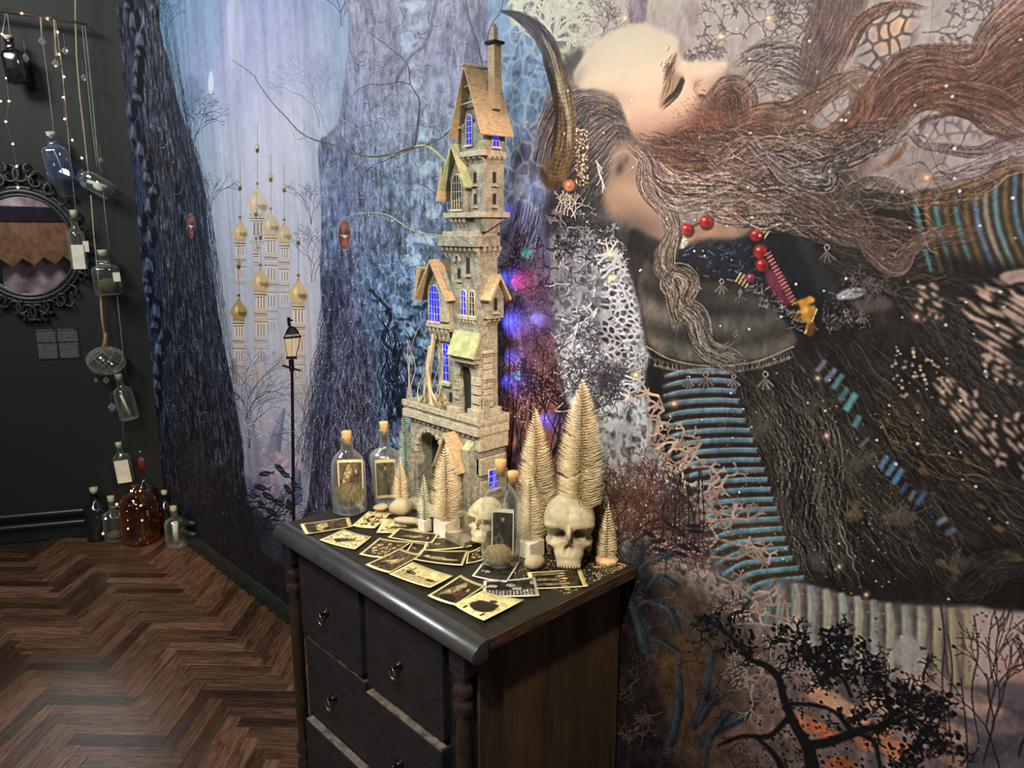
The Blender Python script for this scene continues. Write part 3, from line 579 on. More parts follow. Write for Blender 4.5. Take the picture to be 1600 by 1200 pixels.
    m.poly([(1200, 350), (1240, 372), (1275, 430), (1300, 476), (1268, 480), (1230, 430), (1196, 375)], c(20, 22, 32), .9, 3)
    m.poly([(1240, 360), (1280, 400), (1320, 470), (1290, 470), (1262, 420)], c(44, 44, 50), .8, 4)
    for i in range(110):
        t = rng.rand(); x, y = 1150 + t * 110 + rng.randn() * 7, 430 + t * 80 + rng.randn() * 5; m.line([(x, y), (x + rng.randn() * 7, y + rng.randn() * 5)], 1.8, (c(120, 112, 116), c(50, 44, 50), c(160, 150, 148))[i % 3], .6)
    for i in range(150): x, y = 1285 + rng.rand() * 75, 462 + rng.rand() * 50; m.line([(x, y), (x + rng.randn() * 6, y + rng.randn() * 6)], 2, (c(92, 84, 84), c(24, 20, 22), c(60, 54, 56))[i % 3], .7)
    m.poly([(1306, 462), (1320, 452), (1345, 450), (1352, 458), (1335, 466), (1312, 468)], c(186, 190, 196), .9, 1.5); m.line([(1310, 464), (1330, 454), (1350, 456)], 1, c(90, 96, 110), .8)
    m.poly([(1332, 470), (1370, 464), (1392, 470), (1384, 484), (1345, 488)], c(96, 84, 72), .9, 2)
    for i in range(24): m.twig(1325 + rng.rand() * 60, 430 + rng.rand() * 26, rng.rand() * 6, 9, 1.5, c(104, 90, 92), 3, .6, .4, .7)
    # ---------- red beads, cap rings, cord, gold charm
    def bead(x, y, r, col=(176, 34, 36)):
        m.blob(x + 1.5, y + 2.5, r * 1.08, r * 1.08, c(20, 10, 12), .6, 0, .5); m.blob(x, y, r, r, c(*col), 1); m.blob(x + r * .35, y + r * .4, r * .7, r * .7, c(*col) * .45, .6, 0, 0); m.blob(x - r * .35, y - r * .4, r * .3, r * .25, c(250, 200, 190), .8, 0, 0)
    m.line([(1072, 358), (1101, 345)], 3, c(60, 30, 28))
    bead(1072, 358, 9); bead(1102, 346, 9.5); bead(1158, 330, 8.5, (180, 60, 64)); bead(1131, 330, 8, (206, 186, 140)); m.line([(1142, 328), (1148, 340), (1145, 350)], 5, c(150, 120, 96))
    m.blob(1063, 378, 11, 11, c(160, 152, 144), 1)
    for i in range(14): a = rng.rand() * 6.3; m.line([(1063 + 3 * math.cos(a), 378 + 3 * math.sin(a)), (1063 + 9 * math.cos(a + .6), 378 + 9 * math.sin(a + .6))], 1.6, c(60, 54, 52) if i % 2 else c(226, 222, 212), .9)
    for x, y, a in ((1190, 360, .6), (1160, 437, .55)):
        for k in range(-3, 4): m.line([(x + k * 3 * math.cos(a) - 8 * math.sin(a), y + k * 3 * math.sin(a) + 8 * math.cos(a)), (x + k * 3 * math.cos(a) + 8 * math.sin(a), y + k * 3 * math.sin(a) - 8 * math.cos(a))], 2.2, c(222, 190, 120) if k % 2 else c(110, 84, 44))
    bead(1172, 434, 7, (160, 50, 90)); bead(1180, 367, 10); bead(1187, 393, 11); bead(1190, 414, 10.5)
    m.line([(1175, 352), (1182, 362)], 3, c(180, 110, 100))
    m.poly([(1196, 420), (1214, 430), (1236, 462), (1230, 478), (1212, 462), (1198, 440)], c(150, 44, 74), .8, 2)
    for k in range(4): m.line([(1198 + k * 9, 434 + k * 11), (1212 + k * 8, 430 + k * 11)], 3, c(66, 66, 96), .7)
    p0, p1 = (1198, 396), (1240, 474); m.line([p0, (1222, 440), p1], 8, c(128, 52, 58))
    for k in range(16): t = k / 15; x, y = p0[0] + 42 * t, p0[1] + 78 * t; m.line([(x - 4, y + 2), (x + 4, y - 3)], 1.8, c(214, 130, 128), .85)
    gold = c(206, 140, 44)
    m.poly([(1244, 470), (1256, 466), (1266, 462), (1270, 470), (1262, 478), (1272, 476), (1276, 486), (1268, 496), (1272, 510), (1264, 524), (1256, 520), (1260, 504), (1250, 500), (1252, 490), (1240, 492), (1250, 482)], gold, 1, 1, False)
    m.line([(1246, 476), (1234, 470)], 3, gold); m.line([(1252, 492), (1242, 500), (1240, 494)], 2.5, gold * .8); m.line([(1258, 488), (1250, 506)], 3, gold * .8); m.blob(1266, 469, 6, 5, gold * 1.15, 1)
    m.line([(1275, 482), (1266, 504), (1256, 520)], 2, c(250, 214, 130)); m.blob(1266, 514, 6, 11, c(96, 62, 26), .8, .2, .4); m.blob(1258, 484, 5, 6, c(250, 204, 110), .7, 0, 0)
    # ---------- beard and the great spill of hair
    AU = [c(134, 84, 66), c(104, 60, 46), c(76, 46, 38), c(52, 32, 30), c(160, 112, 90)]
    BR = [c(134, 112, 100), c(104, 84, 76), c(70, 56, 52), c(40, 32, 32), c(164, 142, 126)]
    GY = [c(150, 138, 132), c(116, 104, 100), c(70, 60, 60), c(36, 32, 34), c(178, 164, 154)]
    m.poly([(1088, 170), (1106, 150), (1130, 125), (1150, 130), (1165, 165), (1220, 190), (1290, 210), (1330, 240), (1340, 300), (1300, 340), (1240, 340), (1180, 320), (1120, 300), (1050, 270), (1010, 235), (1040, 215), (1070, 200)], c(70, 50, 46), .92, 12)
    m.hair([(985, 215), (1015, 235), (1050, 262), (1110, 280), (1180, 300)], [20, 50, 70, 80, 70], 560, BR, 1.2, .7, 5, 2)
    m.hair([(1010, 225), (1060, 235), (1120, 225), (1180, 230)], [30, 50, 60, 50], 420, AU[:4] + BR[2:4], 1.2, .7, 5, 2)
    m.blob(1108, 182, 26, 20, c(120, 66, 46), .7, 0, 0); m.blob(1150, 170, 22, 36, c(40, 28, 28), .75, -.3, 0); m.blob(1260, 285, 60, 26, c(40, 32, 32), .6, .2, 0)
    for i in range(700):
        x, y = 1098 + rng.randn() * 21, 190 + rng.randn() * 18; a = .7 + rng.randn() * .5
        m.strands(np.array([[(x, y), (x + 6 * math.cos(a), y + 6 * math.sin(a))]]), (c(128, 76, 56), c(84, 50, 40), c(160, 108, 84))[i % 3][None], .7, .4)
    m.hair([(1106, 162), (1130, 140), (1156, 150), (1165, 185), (1210, 205)], [14, 34, 40, 40, 30], 520, AU, 1.1, .6, 4, 2)
    m.hair([(1150, 115), (1190, 100), (1240, 85), (1290, 30), (1300, -40)], [40, 60, 60, 50, 40], 110, GY, 1, .45, 6, 2)
    m.hair([(1140, 100), (1180, 84), (1230, 82), (1260, 110)], [16, 26, 34, 40], 120, GY, 1.2, .55, 4, 2)
    m.hair([(1150, 150), (1190, 120), (1230, 120), (1270, 140), (1290, 160)], [20, 60, 90, 80, 50], 280, GY, 1.2, .5, 6, 2)
    m.poly([(1250, 130), (1264, 60), (1280, -80), (1370, -80), (1350, 10), (1310, 80), (1288, 140), (1262, 148)], c(100, 78, 74), .85, 5)
    m.hair([(1255, 140), (1275, 90), (1300, 30), (1325, -60)], [40, 46, 60, 80], 420, [c(130, 104, 96), c(84, 62, 58), c(56, 42, 42), c(104, 80, 74)], 1.3, .6, 3, 2)
    m.hair([(1290, 130), (1320, 80), (1350, 30), (1400, 8), (1450, 14)], [20, 26, 20, 10, 4], 110, AU, 1.4, .7, 3, 1.4)
    # large auburn mass to the right
    m.poly([(1300, 235), (1345, 190), (1370, 140), (1420, 95), (1460, 92), (1500, 96), (1540, 80), (1560, 40), (1600, 10), (1900, -60), (1900, 170), (1600, 175), (1560, 150), (1500, 150), (1440, 160), (1410, 190), (1360, 240), (1320, 268)], c(96, 58, 48), .93, 7)
    m.hair([(1310, 255), (1360, 190), (1410, 115), (1480, 100), (1560, 120), (1700, 60)], [50, 50, 50, 50, 90, 90], 900, AU, 1.5, .7, 5, 2)
    m.hair([(1340, 230), (1390, 160), (1450, 130), (1520, 140), (1600, 90), (1700, 60)], [50, 60, 60, 60, 80, 90], 800, AU, 1.5, .7, 6, 2)
    m.hair([(1440, 90), (1520, 95), (1560, 50), (1620, 0), (1700, -40)], [20, 40, 50, 70, 80], 480, AU + [c(176, 130, 110)], 1.5, .65, 4, 1.6)
    m.hair([(1400, 200), (1430, 160), (1480, 150), (1540, 165), (1600, 200), (1700, 220)], [16, 30, 40, 46, 50, 60], 460, [c(146, 96, 68), c(120, 78, 54), c(86, 56, 44), c(60, 38, 34)], 1.5, .7, 4, 1.6)
    m.hair([(1310, 260), (1330, 210), (1350, 150), (1370, 120)], [14, 24, 22, 10], 160, [c(150, 100, 70), c(112, 70, 50)], 1.5, .7, 3, 1.4)
    # eye-shaped gaps in the lock, lower right
    m.hair([(1420, 205), (1440, 225), (1480, 232), (1530, 236), (1570, 220), (1640, 208)], [8, 12, 14, 14, 16, 20], 150, [c(104, 82, 88), c(140, 116, 120), c(60, 44, 50)], 1.5, .7, 2, 1.2)
    m.hair([(1430, 200), (1450, 184), (1500, 178), (1540, 205), (1580, 216)], [4, 8, 8, 6, 4], 70, [c(96, 60, 50), c(60, 40, 38)], 1.4, .75, 2, 1)
    m.hair([(1425, 275), (1480, 278), (1540, 262), (1600, 240), (1700, 230)], [16, 26, 30, 26, 30], 200, [c(140, 118, 128), c(176, 156, 158), c(104, 84, 96)], 1.4, .6, 4, 1.6)
    m.hair([(1400, 320), (1440, 312), (1500, 300), (1540, 285), (1580, 260), (1680, 258)], [8, 20, 26, 22, 16, 16], 240, [c(138, 96, 68), c(104, 70, 50), c(170, 130, 92), c(66, 46, 36)], 1.5, .7, 4, 2)
    # horn-like tusk below
    m.line([(1356, 272), (1382, 258), (1404, 238), (1416, 220)], [2, 9, 12, 8], c(136, 96, 72), .95); m.line([(1362, 266), (1386, 250), (1406, 230)], [1, 3, 2], c(190, 150, 120), .7)
    # central beard locks
    m.hair([(1120, 200), (1180, 180), (1230, 180), (1280, 150), (1330, 120), (1370, 118)], [26, 34, 34, 26, 20, 10], 360, [c(140, 104, 74), c(110, 78, 58), c(80, 58, 46)], 1.4, .65, 4, 2)
    m.hair([(1230, 190), (1280, 215), (1320, 200), (1340, 165), (1328, 130)], [20, 30, 30, 20, 14], 260, [c(150, 98, 64), c(118, 74, 50), c(84, 54, 42)], 1.4, .65, 3, 1.4)
    m.hair([(1180, 215), (1240, 235), (1300, 240), (1360, 215), (1420, 200)], [40, 50, 50, 40, 20], 560, BR, 1.4, .65, 6, 2.4)
    m.hair([(1080, 210), (1140, 240), (1190, 250), (1240, 240), (1310, 250)], [40, 60, 60, 50, 30], 520, BR, 1.3, .65, 8, 3)
    m.hair([(1090, 270), (1150, 270), (1210, 262), (1290, 290), (1330, 330)], [60, 80, 80, 60, 40], 640, BR, 1.3, .65, 8, 3)
    m.hair([(1170, 215), (1200, 245), (1240, 270), (1290, 262), (1350, 235), (1400, 205)], [16, 24, 30, 24, 22, 12], 300, GY, 1.5, .75, 5, 2.4)
    m.hair([(1195, 230), (1230, 275), (1290, 285), (1300, 262), (1350, 250)], [10, 18, 20, 16, 10], 180, GY, 1.5, .8, 5, 2)
    m.hair([(1060, 300), (1110, 305), (1170, 320), (1230, 330), (1290, 350), (1360, 385)], [30, 50, 60, 50, 40, 20], 560, BR + [c(180, 160, 142)], 1.3, .65, 7, 3)
    m.hair([(1230, 300), (1290, 330), (1340, 355), (1390, 365), (1450, 372), (1540, 360)], [40, 44, 36, 34, 26, 10], 420, [c(150, 116, 96), c(116, 88, 74), c(80, 62, 54), c(50, 40, 36)], 1.4, .7, 6, 3)
    m.hair([(1330, 340), (1360, 390), (1400, 412), (1430, 380), (1500, 350)], [20, 28, 26, 14, 8], 200, [c(146, 112, 94), c(104, 80, 70)], 1.3, .7, 4, 2)
    m.hair([(1280, 330), (1330, 310), (1370, 300), (1410, 310), (1450, 310)], [30, 40, 40, 24, 10], 200, [c(96, 78, 62), c(64, 54, 44), c(130, 104, 84), c(60, 66, 60)], 1.3, .6, 4, 2)
    # long strand falling past the ear, then over the shawl
    ST = [c(150, 136, 124), c(120, 106, 96), c(80, 70, 64), c(176, 160, 146), c(40, 34, 34)]
    m.hair([(990, 226), (1008, 250), (1012, 290), (1040, 325), (1052, 360), (1040, 400), (1040, 430)], [16, 22, 26, 24, 20, 26, 26], 420, ST, 1.4, .8, 3, 2.4, .2, .1)
    m.hair([(1040, 380), (1040, 420), (1068, 440), (1060, 470), (1085, 500), (1100, 540), (1130, 560), (1165, 575)], [24, 30, 34, 34, 30, 26, 30, 26], 380, ST, 1.3, .75, 4, 2.4, .25, .2)
    m.hair([(1050, 420), (1040, 440), (1050, 460), (1052, 490), (1056, 520)], [20, 22, 18, 12, 8], 120, ST, 1.2, .7, 3, 2)
    m.hair([(1110, 535), (1130, 540), (1150, 525), (1152, 512)], [6, 10, 8, 3], 30, ST, 1, .7, 2, 1)
    m.hair([(1010, 260), (1050, 300), (1120, 300), (1170, 290)], [20, 40, 40, 30], 260, GY, 1.2, .6, 6, 2)
    for i in range(90):    # fine wild strands
        x, y = 1060 + rng.rand() * 420, 200 + rng.rand() * 130; a = rng.randn() * .6; L = 40 + rng.rand() * 60; w_ = rng.randn() * 14
        m.line([(x, y), (x + L * .3 * math.cos(a), y + L * .3 * math.sin(a) + w_), (x + L * .65 * math.cos(a), y + L * .65 * math.sin(a) - w_), (x + L * math.cos(a), y + L * math.sin(a))], .9, (c(196, 172, 156), c(40, 28, 28), c(160, 120, 100))[i % 3], .5)
    # ---------- the horn
    hp = [(782, 17), (806, 24), (834, 42), (856, 72), (868, 110), (879, 150), (884, 190), (882, 230), (872, 264), (864, 284)]
    m.line(hp, [1, 12, 22, 27, 29, 31, 32, 32, 36, 34], c(100, 80, 56), 1)
    m.line(hp[:5], [1, 12, 22, 26, 14], c(24, 28, 38), .97); m.line([(838, 50), (858, 84), (872, 130), (880, 170)], [5, 14, 18, 16], c(120, 112, 106), .7)
    m.hair(hp, [2, 14, 22, 26, 26, 28, 28, 28, 30, 28], 420, [c(60, 50, 40), c(150, 126, 92), c(36, 32, 30), c(120, 96, 62)], 1, .5, .8, 8, .1, .9)
    m.hair(hp[:5], [1, 10, 20, 24, 20], 160, [c(16, 18, 26), c(70, 80, 100), c(30, 34, 46)], 1, .6, .5, 3, .1, .5)
    m.hair([(846, 52), (864, 90), (876, 140), (888, 190), (888, 240)], [3, 6, 6, 5, 5], 60, [c(210, 196, 170)], 1, .5, .5, 3)
    m.hair([(845, 60), (852, 100), (866, 150), (868, 200), (860, 250)], [3, 6, 6, 5, 5], 90, [c(26, 22, 22)], 1.2, .5, .5, 3)
    for i in range(46):
        t = i / 46; y = 120 + 160 * t; x = np.interp(y, [110, 150, 190, 230, 264, 284], [868, 879, 884, 882, 872, 864]); m.line([(x - 15, y + 3), (x, y + 6), (x + 15, y + 1)], 1, (c(44, 34, 26), c(150, 124, 88))[i % 2], .2)
    m.poly([(846, 262), (860, 280), (880, 284), (876, 292), (856, 294), (846, 280)], c(72, 56, 30), .9, 2)
    m.dots(170, (898, 200, 918, 290), c(214, 190, 140), (1, 2.4), .8)
    for i in range(14): m.line([(930 + i, 250 + i * 3), (938 + rng.randn() * 3, 262 + i * 3)], 1.6, c(190, 190, 196), .7)
    m.blob(888, 289, 9, 9, c(196, 116, 70), .85, 0, .2); m.blob(887, 287, 3, 3, c(255, 210, 160), .9, 0, 0)
    # ---------- rose-coloured coral against the sleeve
    RC = [c(160, 130, 118), c(146, 118, 108), c(184, 156, 140)]
    def coral(pts, w, k=2, bl=17):
        m.line(pts, w, RC[1], .95, w * .8)
        for p in pts[1:]:
            for _ in range(k): m.twig(p[0], p[1], rng.rand() * 6.28, bl * (.5 + rng.rand() * .6), w * .72, RC[rng.randint(3)], 2, .55, .3, .92, .66)
        m.line([(x - w * .2, y - w * .25) for x, y in pts], w * .3, RC[2], .6)
    for pts, w in (([(1022, 690), (1028, 650), (1036, 640), (1028, 618)], 5), ([(1015, 700), (1012, 680), (1014, 655)], 4), ([(1036, 735), (1050, 700), (1062, 690), (1068, 676)], 5), ([(1040, 750), (1070, 730), (1084, 712), (1094, 692)], 5.5), ([(1080, 730), (1110, 730), (1122, 746), (1108, 764)], 5),
                   ([(1100, 790), (1120, 770), (1136, 742)], 5), ([(1060, 760), (1090, 790), (1120, 800), (1150, 808)], 5), ([(1090, 806), (1120, 812), (1145, 810), (1168, 812)], 5), ([(1070, 770), (1066, 750), (1040, 744)], 6), ([(1085, 842), (1120, 842), (1150, 850), (1190, 858)], 5), ([(1110, 870), (1150, 872), (1180, 860), (1200, 880)], 5),
                   ([(1120, 900), (1150, 915), (1180, 940), (1206, 945)], 5), ([(1110, 925), (1150, 940), (1200, 925), (1212, 915)], 5), ([(1130, 950), (1170, 955), (1230, 968), (1250, 985)], 5), ([(1150, 975), (1190, 975), (1250, 990)], 4.5), ([(1000, 760), (1020, 730), (1024, 700)], 5)):
        coral(pts, w)
    m.hair([(960, 700), (1000, 760), (1040, 820), (1090, 900)], [70, 90, 110, 120], 200, [c(96, 76, 72), c(150, 122, 110), c(50, 38, 42)], 1.1, .5, 8, 3, .4, .8)
    for i in range(30): m.twig(940 + rng.rand() * 90, 880 - rng.rand() * 60, -1.2 + rng.randn() * .6, 34, 2.2, (c(70, 34, 44), c(38, 24, 30), c(96, 66, 48))[i % 3], 5, .5, .3, .75)
    for i in range(12): x = 1030 + i * 6; m.line([(x, 850), (x + rng.randn() * 4, 810), (x + 4 + rng.randn() * 5, 770), (x + rng.randn() * 8, 735)], 1.3, c(30, 24, 30), .8)
    for i in range(10): m.blob(1010 + rng.rand() * 80, 815 + rng.rand() * 50, 11, 3.2, c(24, 22, 28), .85, .4 + rng.randn() * .3, .6)
    # ---------- the lower right: dusk undergrowth
    def low(sl, im):
        x = (XX[sl] - tx(960, 1050)) / (tx(1600, 1050) - tx(960, 1050)); a = grad([(0, (22, 22, 26)), (.2, (52, 44, 38)), (.38, (84, 66, 58)), (.6, (112, 92, 88)), (.8, (110, 92, 90)), (1, (78, 70, 80))], x, sl)
        return np.clip(a * (1 + (n_mid[sl] - .5)[..., None] * .8 + (n_fine[sl] - .5)[..., None] * .6), 0, 1)
    m.region([(700, 960), (960, 900), (1060, 900), (1150, 980), (1230, 1020), (1300, 1045), (1420, 1060), (1520, 1085), (1900, 1085), (1900, 1600), (700, 1600)], low, 12)
    m.region([(300, 880), (700, 1000), (960, 900), (1010, 880), (1000, 1600), (300, 1600)], lambda sl, im: np.clip(c(24, 22, 28) * (1 + (n_fine[sl] - .5)[..., None] * 1.6), 0, 1), 8)
    m.blob(1060, 1040, 60, 60, c(88, 58, 30), .7, 0, 0); m.blob(1100, 1120, 90, 60, c(96, 62, 40), .55, 0, 0); m.blob(985, 870, 30, 40, c(40, 54, 74), .6, 0, 0)
    for x, y, rx, ry, a, col in ((1290, 1090, 34, 14, .4, (206, 146, 112)), (1320, 1110, 40, 14, .5, (214, 158, 120)), (1380, 1100, 30, 16, .2, (196, 150, 120)), (1270, 1135, 22, 9, .1, (214, 104, 60)), (1300, 1150, 22, 8, 0, (206, 92, 50)), (1250, 1120, 20, 7, .3, (190, 110, 80)), (1400, 1170, 26, 14, .3, (212, 120, 76)), (1310, 1190, 22, 9, 0, (170, 80, 44)), (1350, 1160, 20, 10, .5, (190, 110, 70)),
                                 (1440, 1060, 40, 16, .2, (176, 140, 124)), (1500, 1090, 46, 14, .1, (150, 122, 112)), (1530, 1110, 40, 12, .1, (170, 134, 120)), (1470, 1140, 46, 16, .3, (176, 136, 120)), (1560, 1130, 36, 14, .2, (120, 98, 96)), (1420, 1020, 30, 22, .9, (170, 160, 160)), (1370, 1140, 24, 12, .4, (196, 120, 84)), (1480, 1180, 30, 12, .5, (156, 110, 90)), (1275, 1075, 18, 7, .5, (220, 150, 110))):
        m.blob(x, y, rx, ry, c(*col), .8, a, .3)
    # blue agave leaves
    for pts, w in (([(1055, 1010), (1060, 1060), (1058, 1120), (1040, 1180)], 12), ([(1118, 1005), (1108, 1050), (1098, 1100), (1080, 1140)], 11), ([(1190, 1085), (1160, 1120), (1120, 1140), (1090, 1160)], 13), ([(990, 900), (1010, 880), (1040, 870), (1050, 860)], 9), ([(985, 960), (1010, 940), (1045, 952), (1060, 990)], 10), ([(1000, 1000), (1030, 1000), (1060, 1020)], 9), ([(980, 880), (985, 930), (1000, 980), (1010, 1020)], 13), ([(1140, 1080), (1110, 1100), (1090, 1130)], 10), ([(1010, 920), (1030, 900), (1058, 915)], 7), ([(1100, 1200), (1110, 1150), (1140, 1110)], 11)):
        m.line(pts, [1.5, w * .9, w * 1.5, w * 1.3], c(34, 47, 60), .8); m.line([(x - w * .3, y) for x, y in pts], [1, w * .4, w * .5, 1], c(60, 82, 98), .5); m.line([(x + w * .45, y) for x, y in pts], [1, 2, 3, 2], c(16, 20, 26), .6)
    for i in range(22): m.twig(1170 + rng.rand() * 60, 1030 + rng.rand() * 40, rng.rand() * 6.28, 22, 3, (c(150, 128, 118), c(120, 100, 92))[i % 2], 3, .5, .3, .8)
    for i in range(46): m.twig(960 + rng.rand() * 190, 900 + rng.rand() * 300, rng.rand() * 6.28, 16, 1.3, (c(70, 62, 66), c(14, 13, 16), c(104, 80, 66))[i % 3], 4, .6, .4, .55)
    # the black windblown tree
    K = c(16, 14, 17)
    def limb(pts, ws): m.line(pts, ws, K, .97)
    limb([(1270, 1210), (1262, 1170), (1240, 1130), (1224, 1090), (1216, 1060), (1196, 1040), (1172, 1030), (1155, 1010), (1130, 985), (1100, 970)], [26, 18, 14, 12, 11, 10, 8, 7, 5, 3])
    limb([(1255, 1165), (1290, 1160), (1320, 1150), (1345, 1140), (1372, 1136), (1390, 1120), (1384, 1085)], [16, 15, 15, 12, 10, 8, 6])
    limb([(1225, 1100), (1260, 1100), (1300, 1110), (1330, 1140)], [7, 6, 6, 9]); limb([(1340, 1145), (1365, 1160), (1375, 1200)], [8, 7, 6]); limb([(1232, 1120), (1200, 1150), (1160, 1150), (1120, 1165)], [9, 8, 6, 4]); limb([(1180, 1150), (1210, 1180), (1230, 1220)], [5, 8, 12])
    limb([(1384, 1090), (1380, 1070), (1366, 1055), (1350, 1045)], [6, 5, 4, 3]); limb([(1330, 1090), (1316, 1060), (1290, 1045), (1260, 1030)], [6, 6, 5, 4]); limb([(1380, 1130), (1420, 1120), (1450, 1140), (1470, 1180)], [8, 5, 4, 3])
    for x, y, n, R_ in ((1120, 975, 10, 20), (1155, 1000, 9, 16), (1240, 1010, 12, 24), (1280, 1025, 16, 28), (1300, 1050, 12, 24), (1330, 1010, 12, 20), (1350, 1050, 12, 22), (1390, 1080, 16, 26), (1430, 1090, 12, 24), (1445, 1150, 12, 26), (1410, 1180, 12, 26), (1400, 1120, 12, 26), (1470, 1100, 8, 22), (1300, 1000, 10, 20), (1230, 990, 8, 16), (1330, 1120, 7, 16), (1480, 1160, 8, 22)):
        for _ in range(int(n * .62)): m.twig(x + rng.randn() * 15, y + rng.randn() * 11, rng.rand() * 6.28, R_ * .62, 2.4, K, 3, .6, .45, .95, .72)
        for _ in range(n): m.dots(3, (x - 24, y - 18, x + 24, y + 18), K, (2.5, 6.5), .95)
    for x, y in ((1468, 940), (1480, 990), (1500, 1060), (1520, 960)): m.line([(x, y), (x + 6, y + 60), (x + rng.randn() * 8, y + 120), (x + 8, y + 200)], 1.6, c(40, 30, 36), .8)
    for x, y in ((1560, 1200), (1535, 1190), (1590, 1180)): m.twig(x, y, -1.5, 70, 2.4, c(44, 34, 40), 4, .3, .15, .8)
    for x, y in ((1330, 984), (1388, 1015)): m.line([(x - 4, y - 2), (x, y + 1), (x + 5, y - 3)], 3, c(26, 24, 30), .9)
    for i in range(60): m.dots(6, (1120 + rng.rand() * 380, 960 + rng.rand() * 200, 1130 + rng.rand() * 400, 1200), c(16, 14, 18), (1.5, 4), .8)
    # ---------- rest of the middle strip: red eyes in the bark, fish, lamp
    for x, y, rx, ry in ((298, 352, 5.5, 18), (538, 367, 9.5, 23)):
        m.blob(x, y, rx * 1.15, ry * 1.08, c(150, 130, 128), .7); m.blob(x, y, rx, ry, c(104, 62, 60), 1); m.blob(x, y + 1, rx * .9, ry * .10, c(60, 34, 36), .9); m.blob(x, y + 1, rx * .8, ry * .07, c(222, 206, 198), .9, .05); m.blob(x + 1, y + 3, rx * .35, ry * .10, c(236, 224, 214), .7); m.blob(x, y - ry * .5, rx * .7, ry * .35, c(136, 96, 90), .8, 0, 0); m.blob(x, y + ry * .55, rx * .6, ry * .3, c(136, 84, 80), .7, 0, 0)
    for i, (x, y, s_) in enumerate(((415, 740, 1.2), (438, 733, 1.3), (446, 742, 1.1), (408, 762, 1.3), (420, 776, 1.4), (450, 765, 1.2), (462, 758, 1), (436, 786, 1.3), (410, 790, 1.2), (452, 790, 1.2), (396, 775, 1), (425, 800, 1.2))):
        a = .5 + rng.randn() * .3; q = [(-9, 0), (-4, -3.4), (3, -3), (8, -.5), (12, -3.5), (11, 0), (12, 3.5), (8, .8), (2, 3.4), (-4, 3)]
        m.poly([(x + s_ * (u_ * math.cos(a) - v_ * math.sin(a)), y + s_ * (u_ * math.sin(a) + v_ * math.cos(a))) for u_, v_ in q], c(26, 34, 48), .92, 1); m.line([(x - 4, y - 1), (x + 4, y + 1)], 1, c(110, 130, 156), .6)
    lamp = c(16, 16, 20)
    m.blob(455, 545, 15, 26, c(228, 196, 140), .6, 0, 0); m.poly([(445, 530), (465, 528), (462, 556), (449, 557)], c(232, 206, 154), .7, 2, False)
    m.line([(456, 560), (457, 640), (458, 740), (459, 850)], 4.5, lamp, 1, 5.5)
    for p, w in (([(443, 528), (451, 512), (459, 512), (470, 526)], 2.2), ([(443, 528), (470, 526)], 3), ([(444, 529), (449, 558)], 2), ([(469, 527), (462, 558)], 2), ([(456, 528), (455, 558)], 1.2), ([(447, 559), (464, 559)], 4), ([(451, 496), (452, 510)], 5), ([(449, 500), (457, 500)], 2.5), ([(441, 571), (470, 579)], 2.6), ([(455, 562), (456, 580)], 8), ([(448, 520), (452, 512)], 3), ([(466, 520), (460, 512)], 3)):
        m.line(p, w, lamp, 1)
    m.poly([(445, 524), (452, 511), (459, 511), (468, 522)], lamp, .8, 1, False)
    for i in range(60): m.twig(330 + rng.rand() * 120, 800 + rng.rand() * 60, -1.57 + rng.randn() * .4, 22, 1.4, c(20, 22, 36), 4, .5, .3, .8)
    m.poly([(330, 760), (400, 800), (440, 830), (480, 840), (540, 900), (300, 900), (290, 800)], c(22, 24, 36), .75, 14)
    # drifting sparks
    m.dots(150, (860, 40, 1600, 1000), c(236, 228, 216), (1.2, 3.0), .9); m.dots(500, (200, 200, 700, 820), c(200, 210, 230), (.8, 2), .7); m.dots(220, (1120, 620, 1400, 960), c(190, 170, 140), (.9, 2), .6)
    for x, y, r_, col in ((975, 28, 8, (236, 206, 150)), (1125, 56, 10, (244, 206, 150)), (1200, 28, 10, (240, 196, 150)), (1446, 277, 12, (240, 170, 110)), (951, 395, 9, (238, 210, 160)), (953, 433, 9, (230, 216, 170)), (1052, 630, 9, (230, 150, 110)), (1290, 680, 8, (200, 140, 120)), (1430, 494, 10, (214, 150, 120)), (992, 585, 10, (224, 206, 170)), (1352, 928, 7, (210, 150, 120)), (1310, 884, 6, (190, 170, 160)), (1276, 590, 7, (200, 150, 120)), (822, 190, 4, (220, 160, 100)), (980, 620, 8, (210, 190, 170))):
        m.blob(x, y, r_, r_, c(*col), .75, 0, 0); m.blob(x, y, r_ * .35, r_ * .35, c(255, 236, 206), .95, 0, 0)
    l = m.a.mean(axis=2, keepdims=True); m.a[:] = l + (m.a - l) * .86
    # ink grain and crispness of the print (the face stays smooth)
    g1 = m.noise(5, 71, 1.0, 2) - .5; g2 = m.noise(9, 72, 2.2, 3) - .5; g3 = 1 - np.abs(m.noise(15, 73, 1.6, 3) - .5) * 7
    def full(*polys):
        f = np.zeros((m.H, m.W), np.float32)
        for q, sf in polys:
            r0 = m.mask(q, sf); h_, w_ = r0[2].shape; v_ = f[r0[1]:r0[1] + h_, r0[0]:r0[0] + w_]; np.maximum(v_, r0[2], out=v_)
        return f
    face_m = full((skin, 8), ([(945, 225), (1005, 225), (1060, 360), (1165, 350), (1150, 380), (1050, 385), (940, 320)], 8), ([(1500, 950), (1900, 950), (1900, 1080), (1500, 1070)], 6))
    trunk = full((TL, 6), (TR, 6))
    skyk = np.clip((m.a.mean(axis=2) - .50) * 5, 0, 1)
    amp = (.10 + .42 * trunk * np.clip((vv - .2) * 3, .35, 1) + .16 * (uu > .62)) * (1 - .9 * face_m) * (1 - .65 * skyk)
    k_ = 1 + amp * (g1 * .7 + g2 * 1.5 + np.clip(g3, -1, 1) * .22 * (1 + trunk))
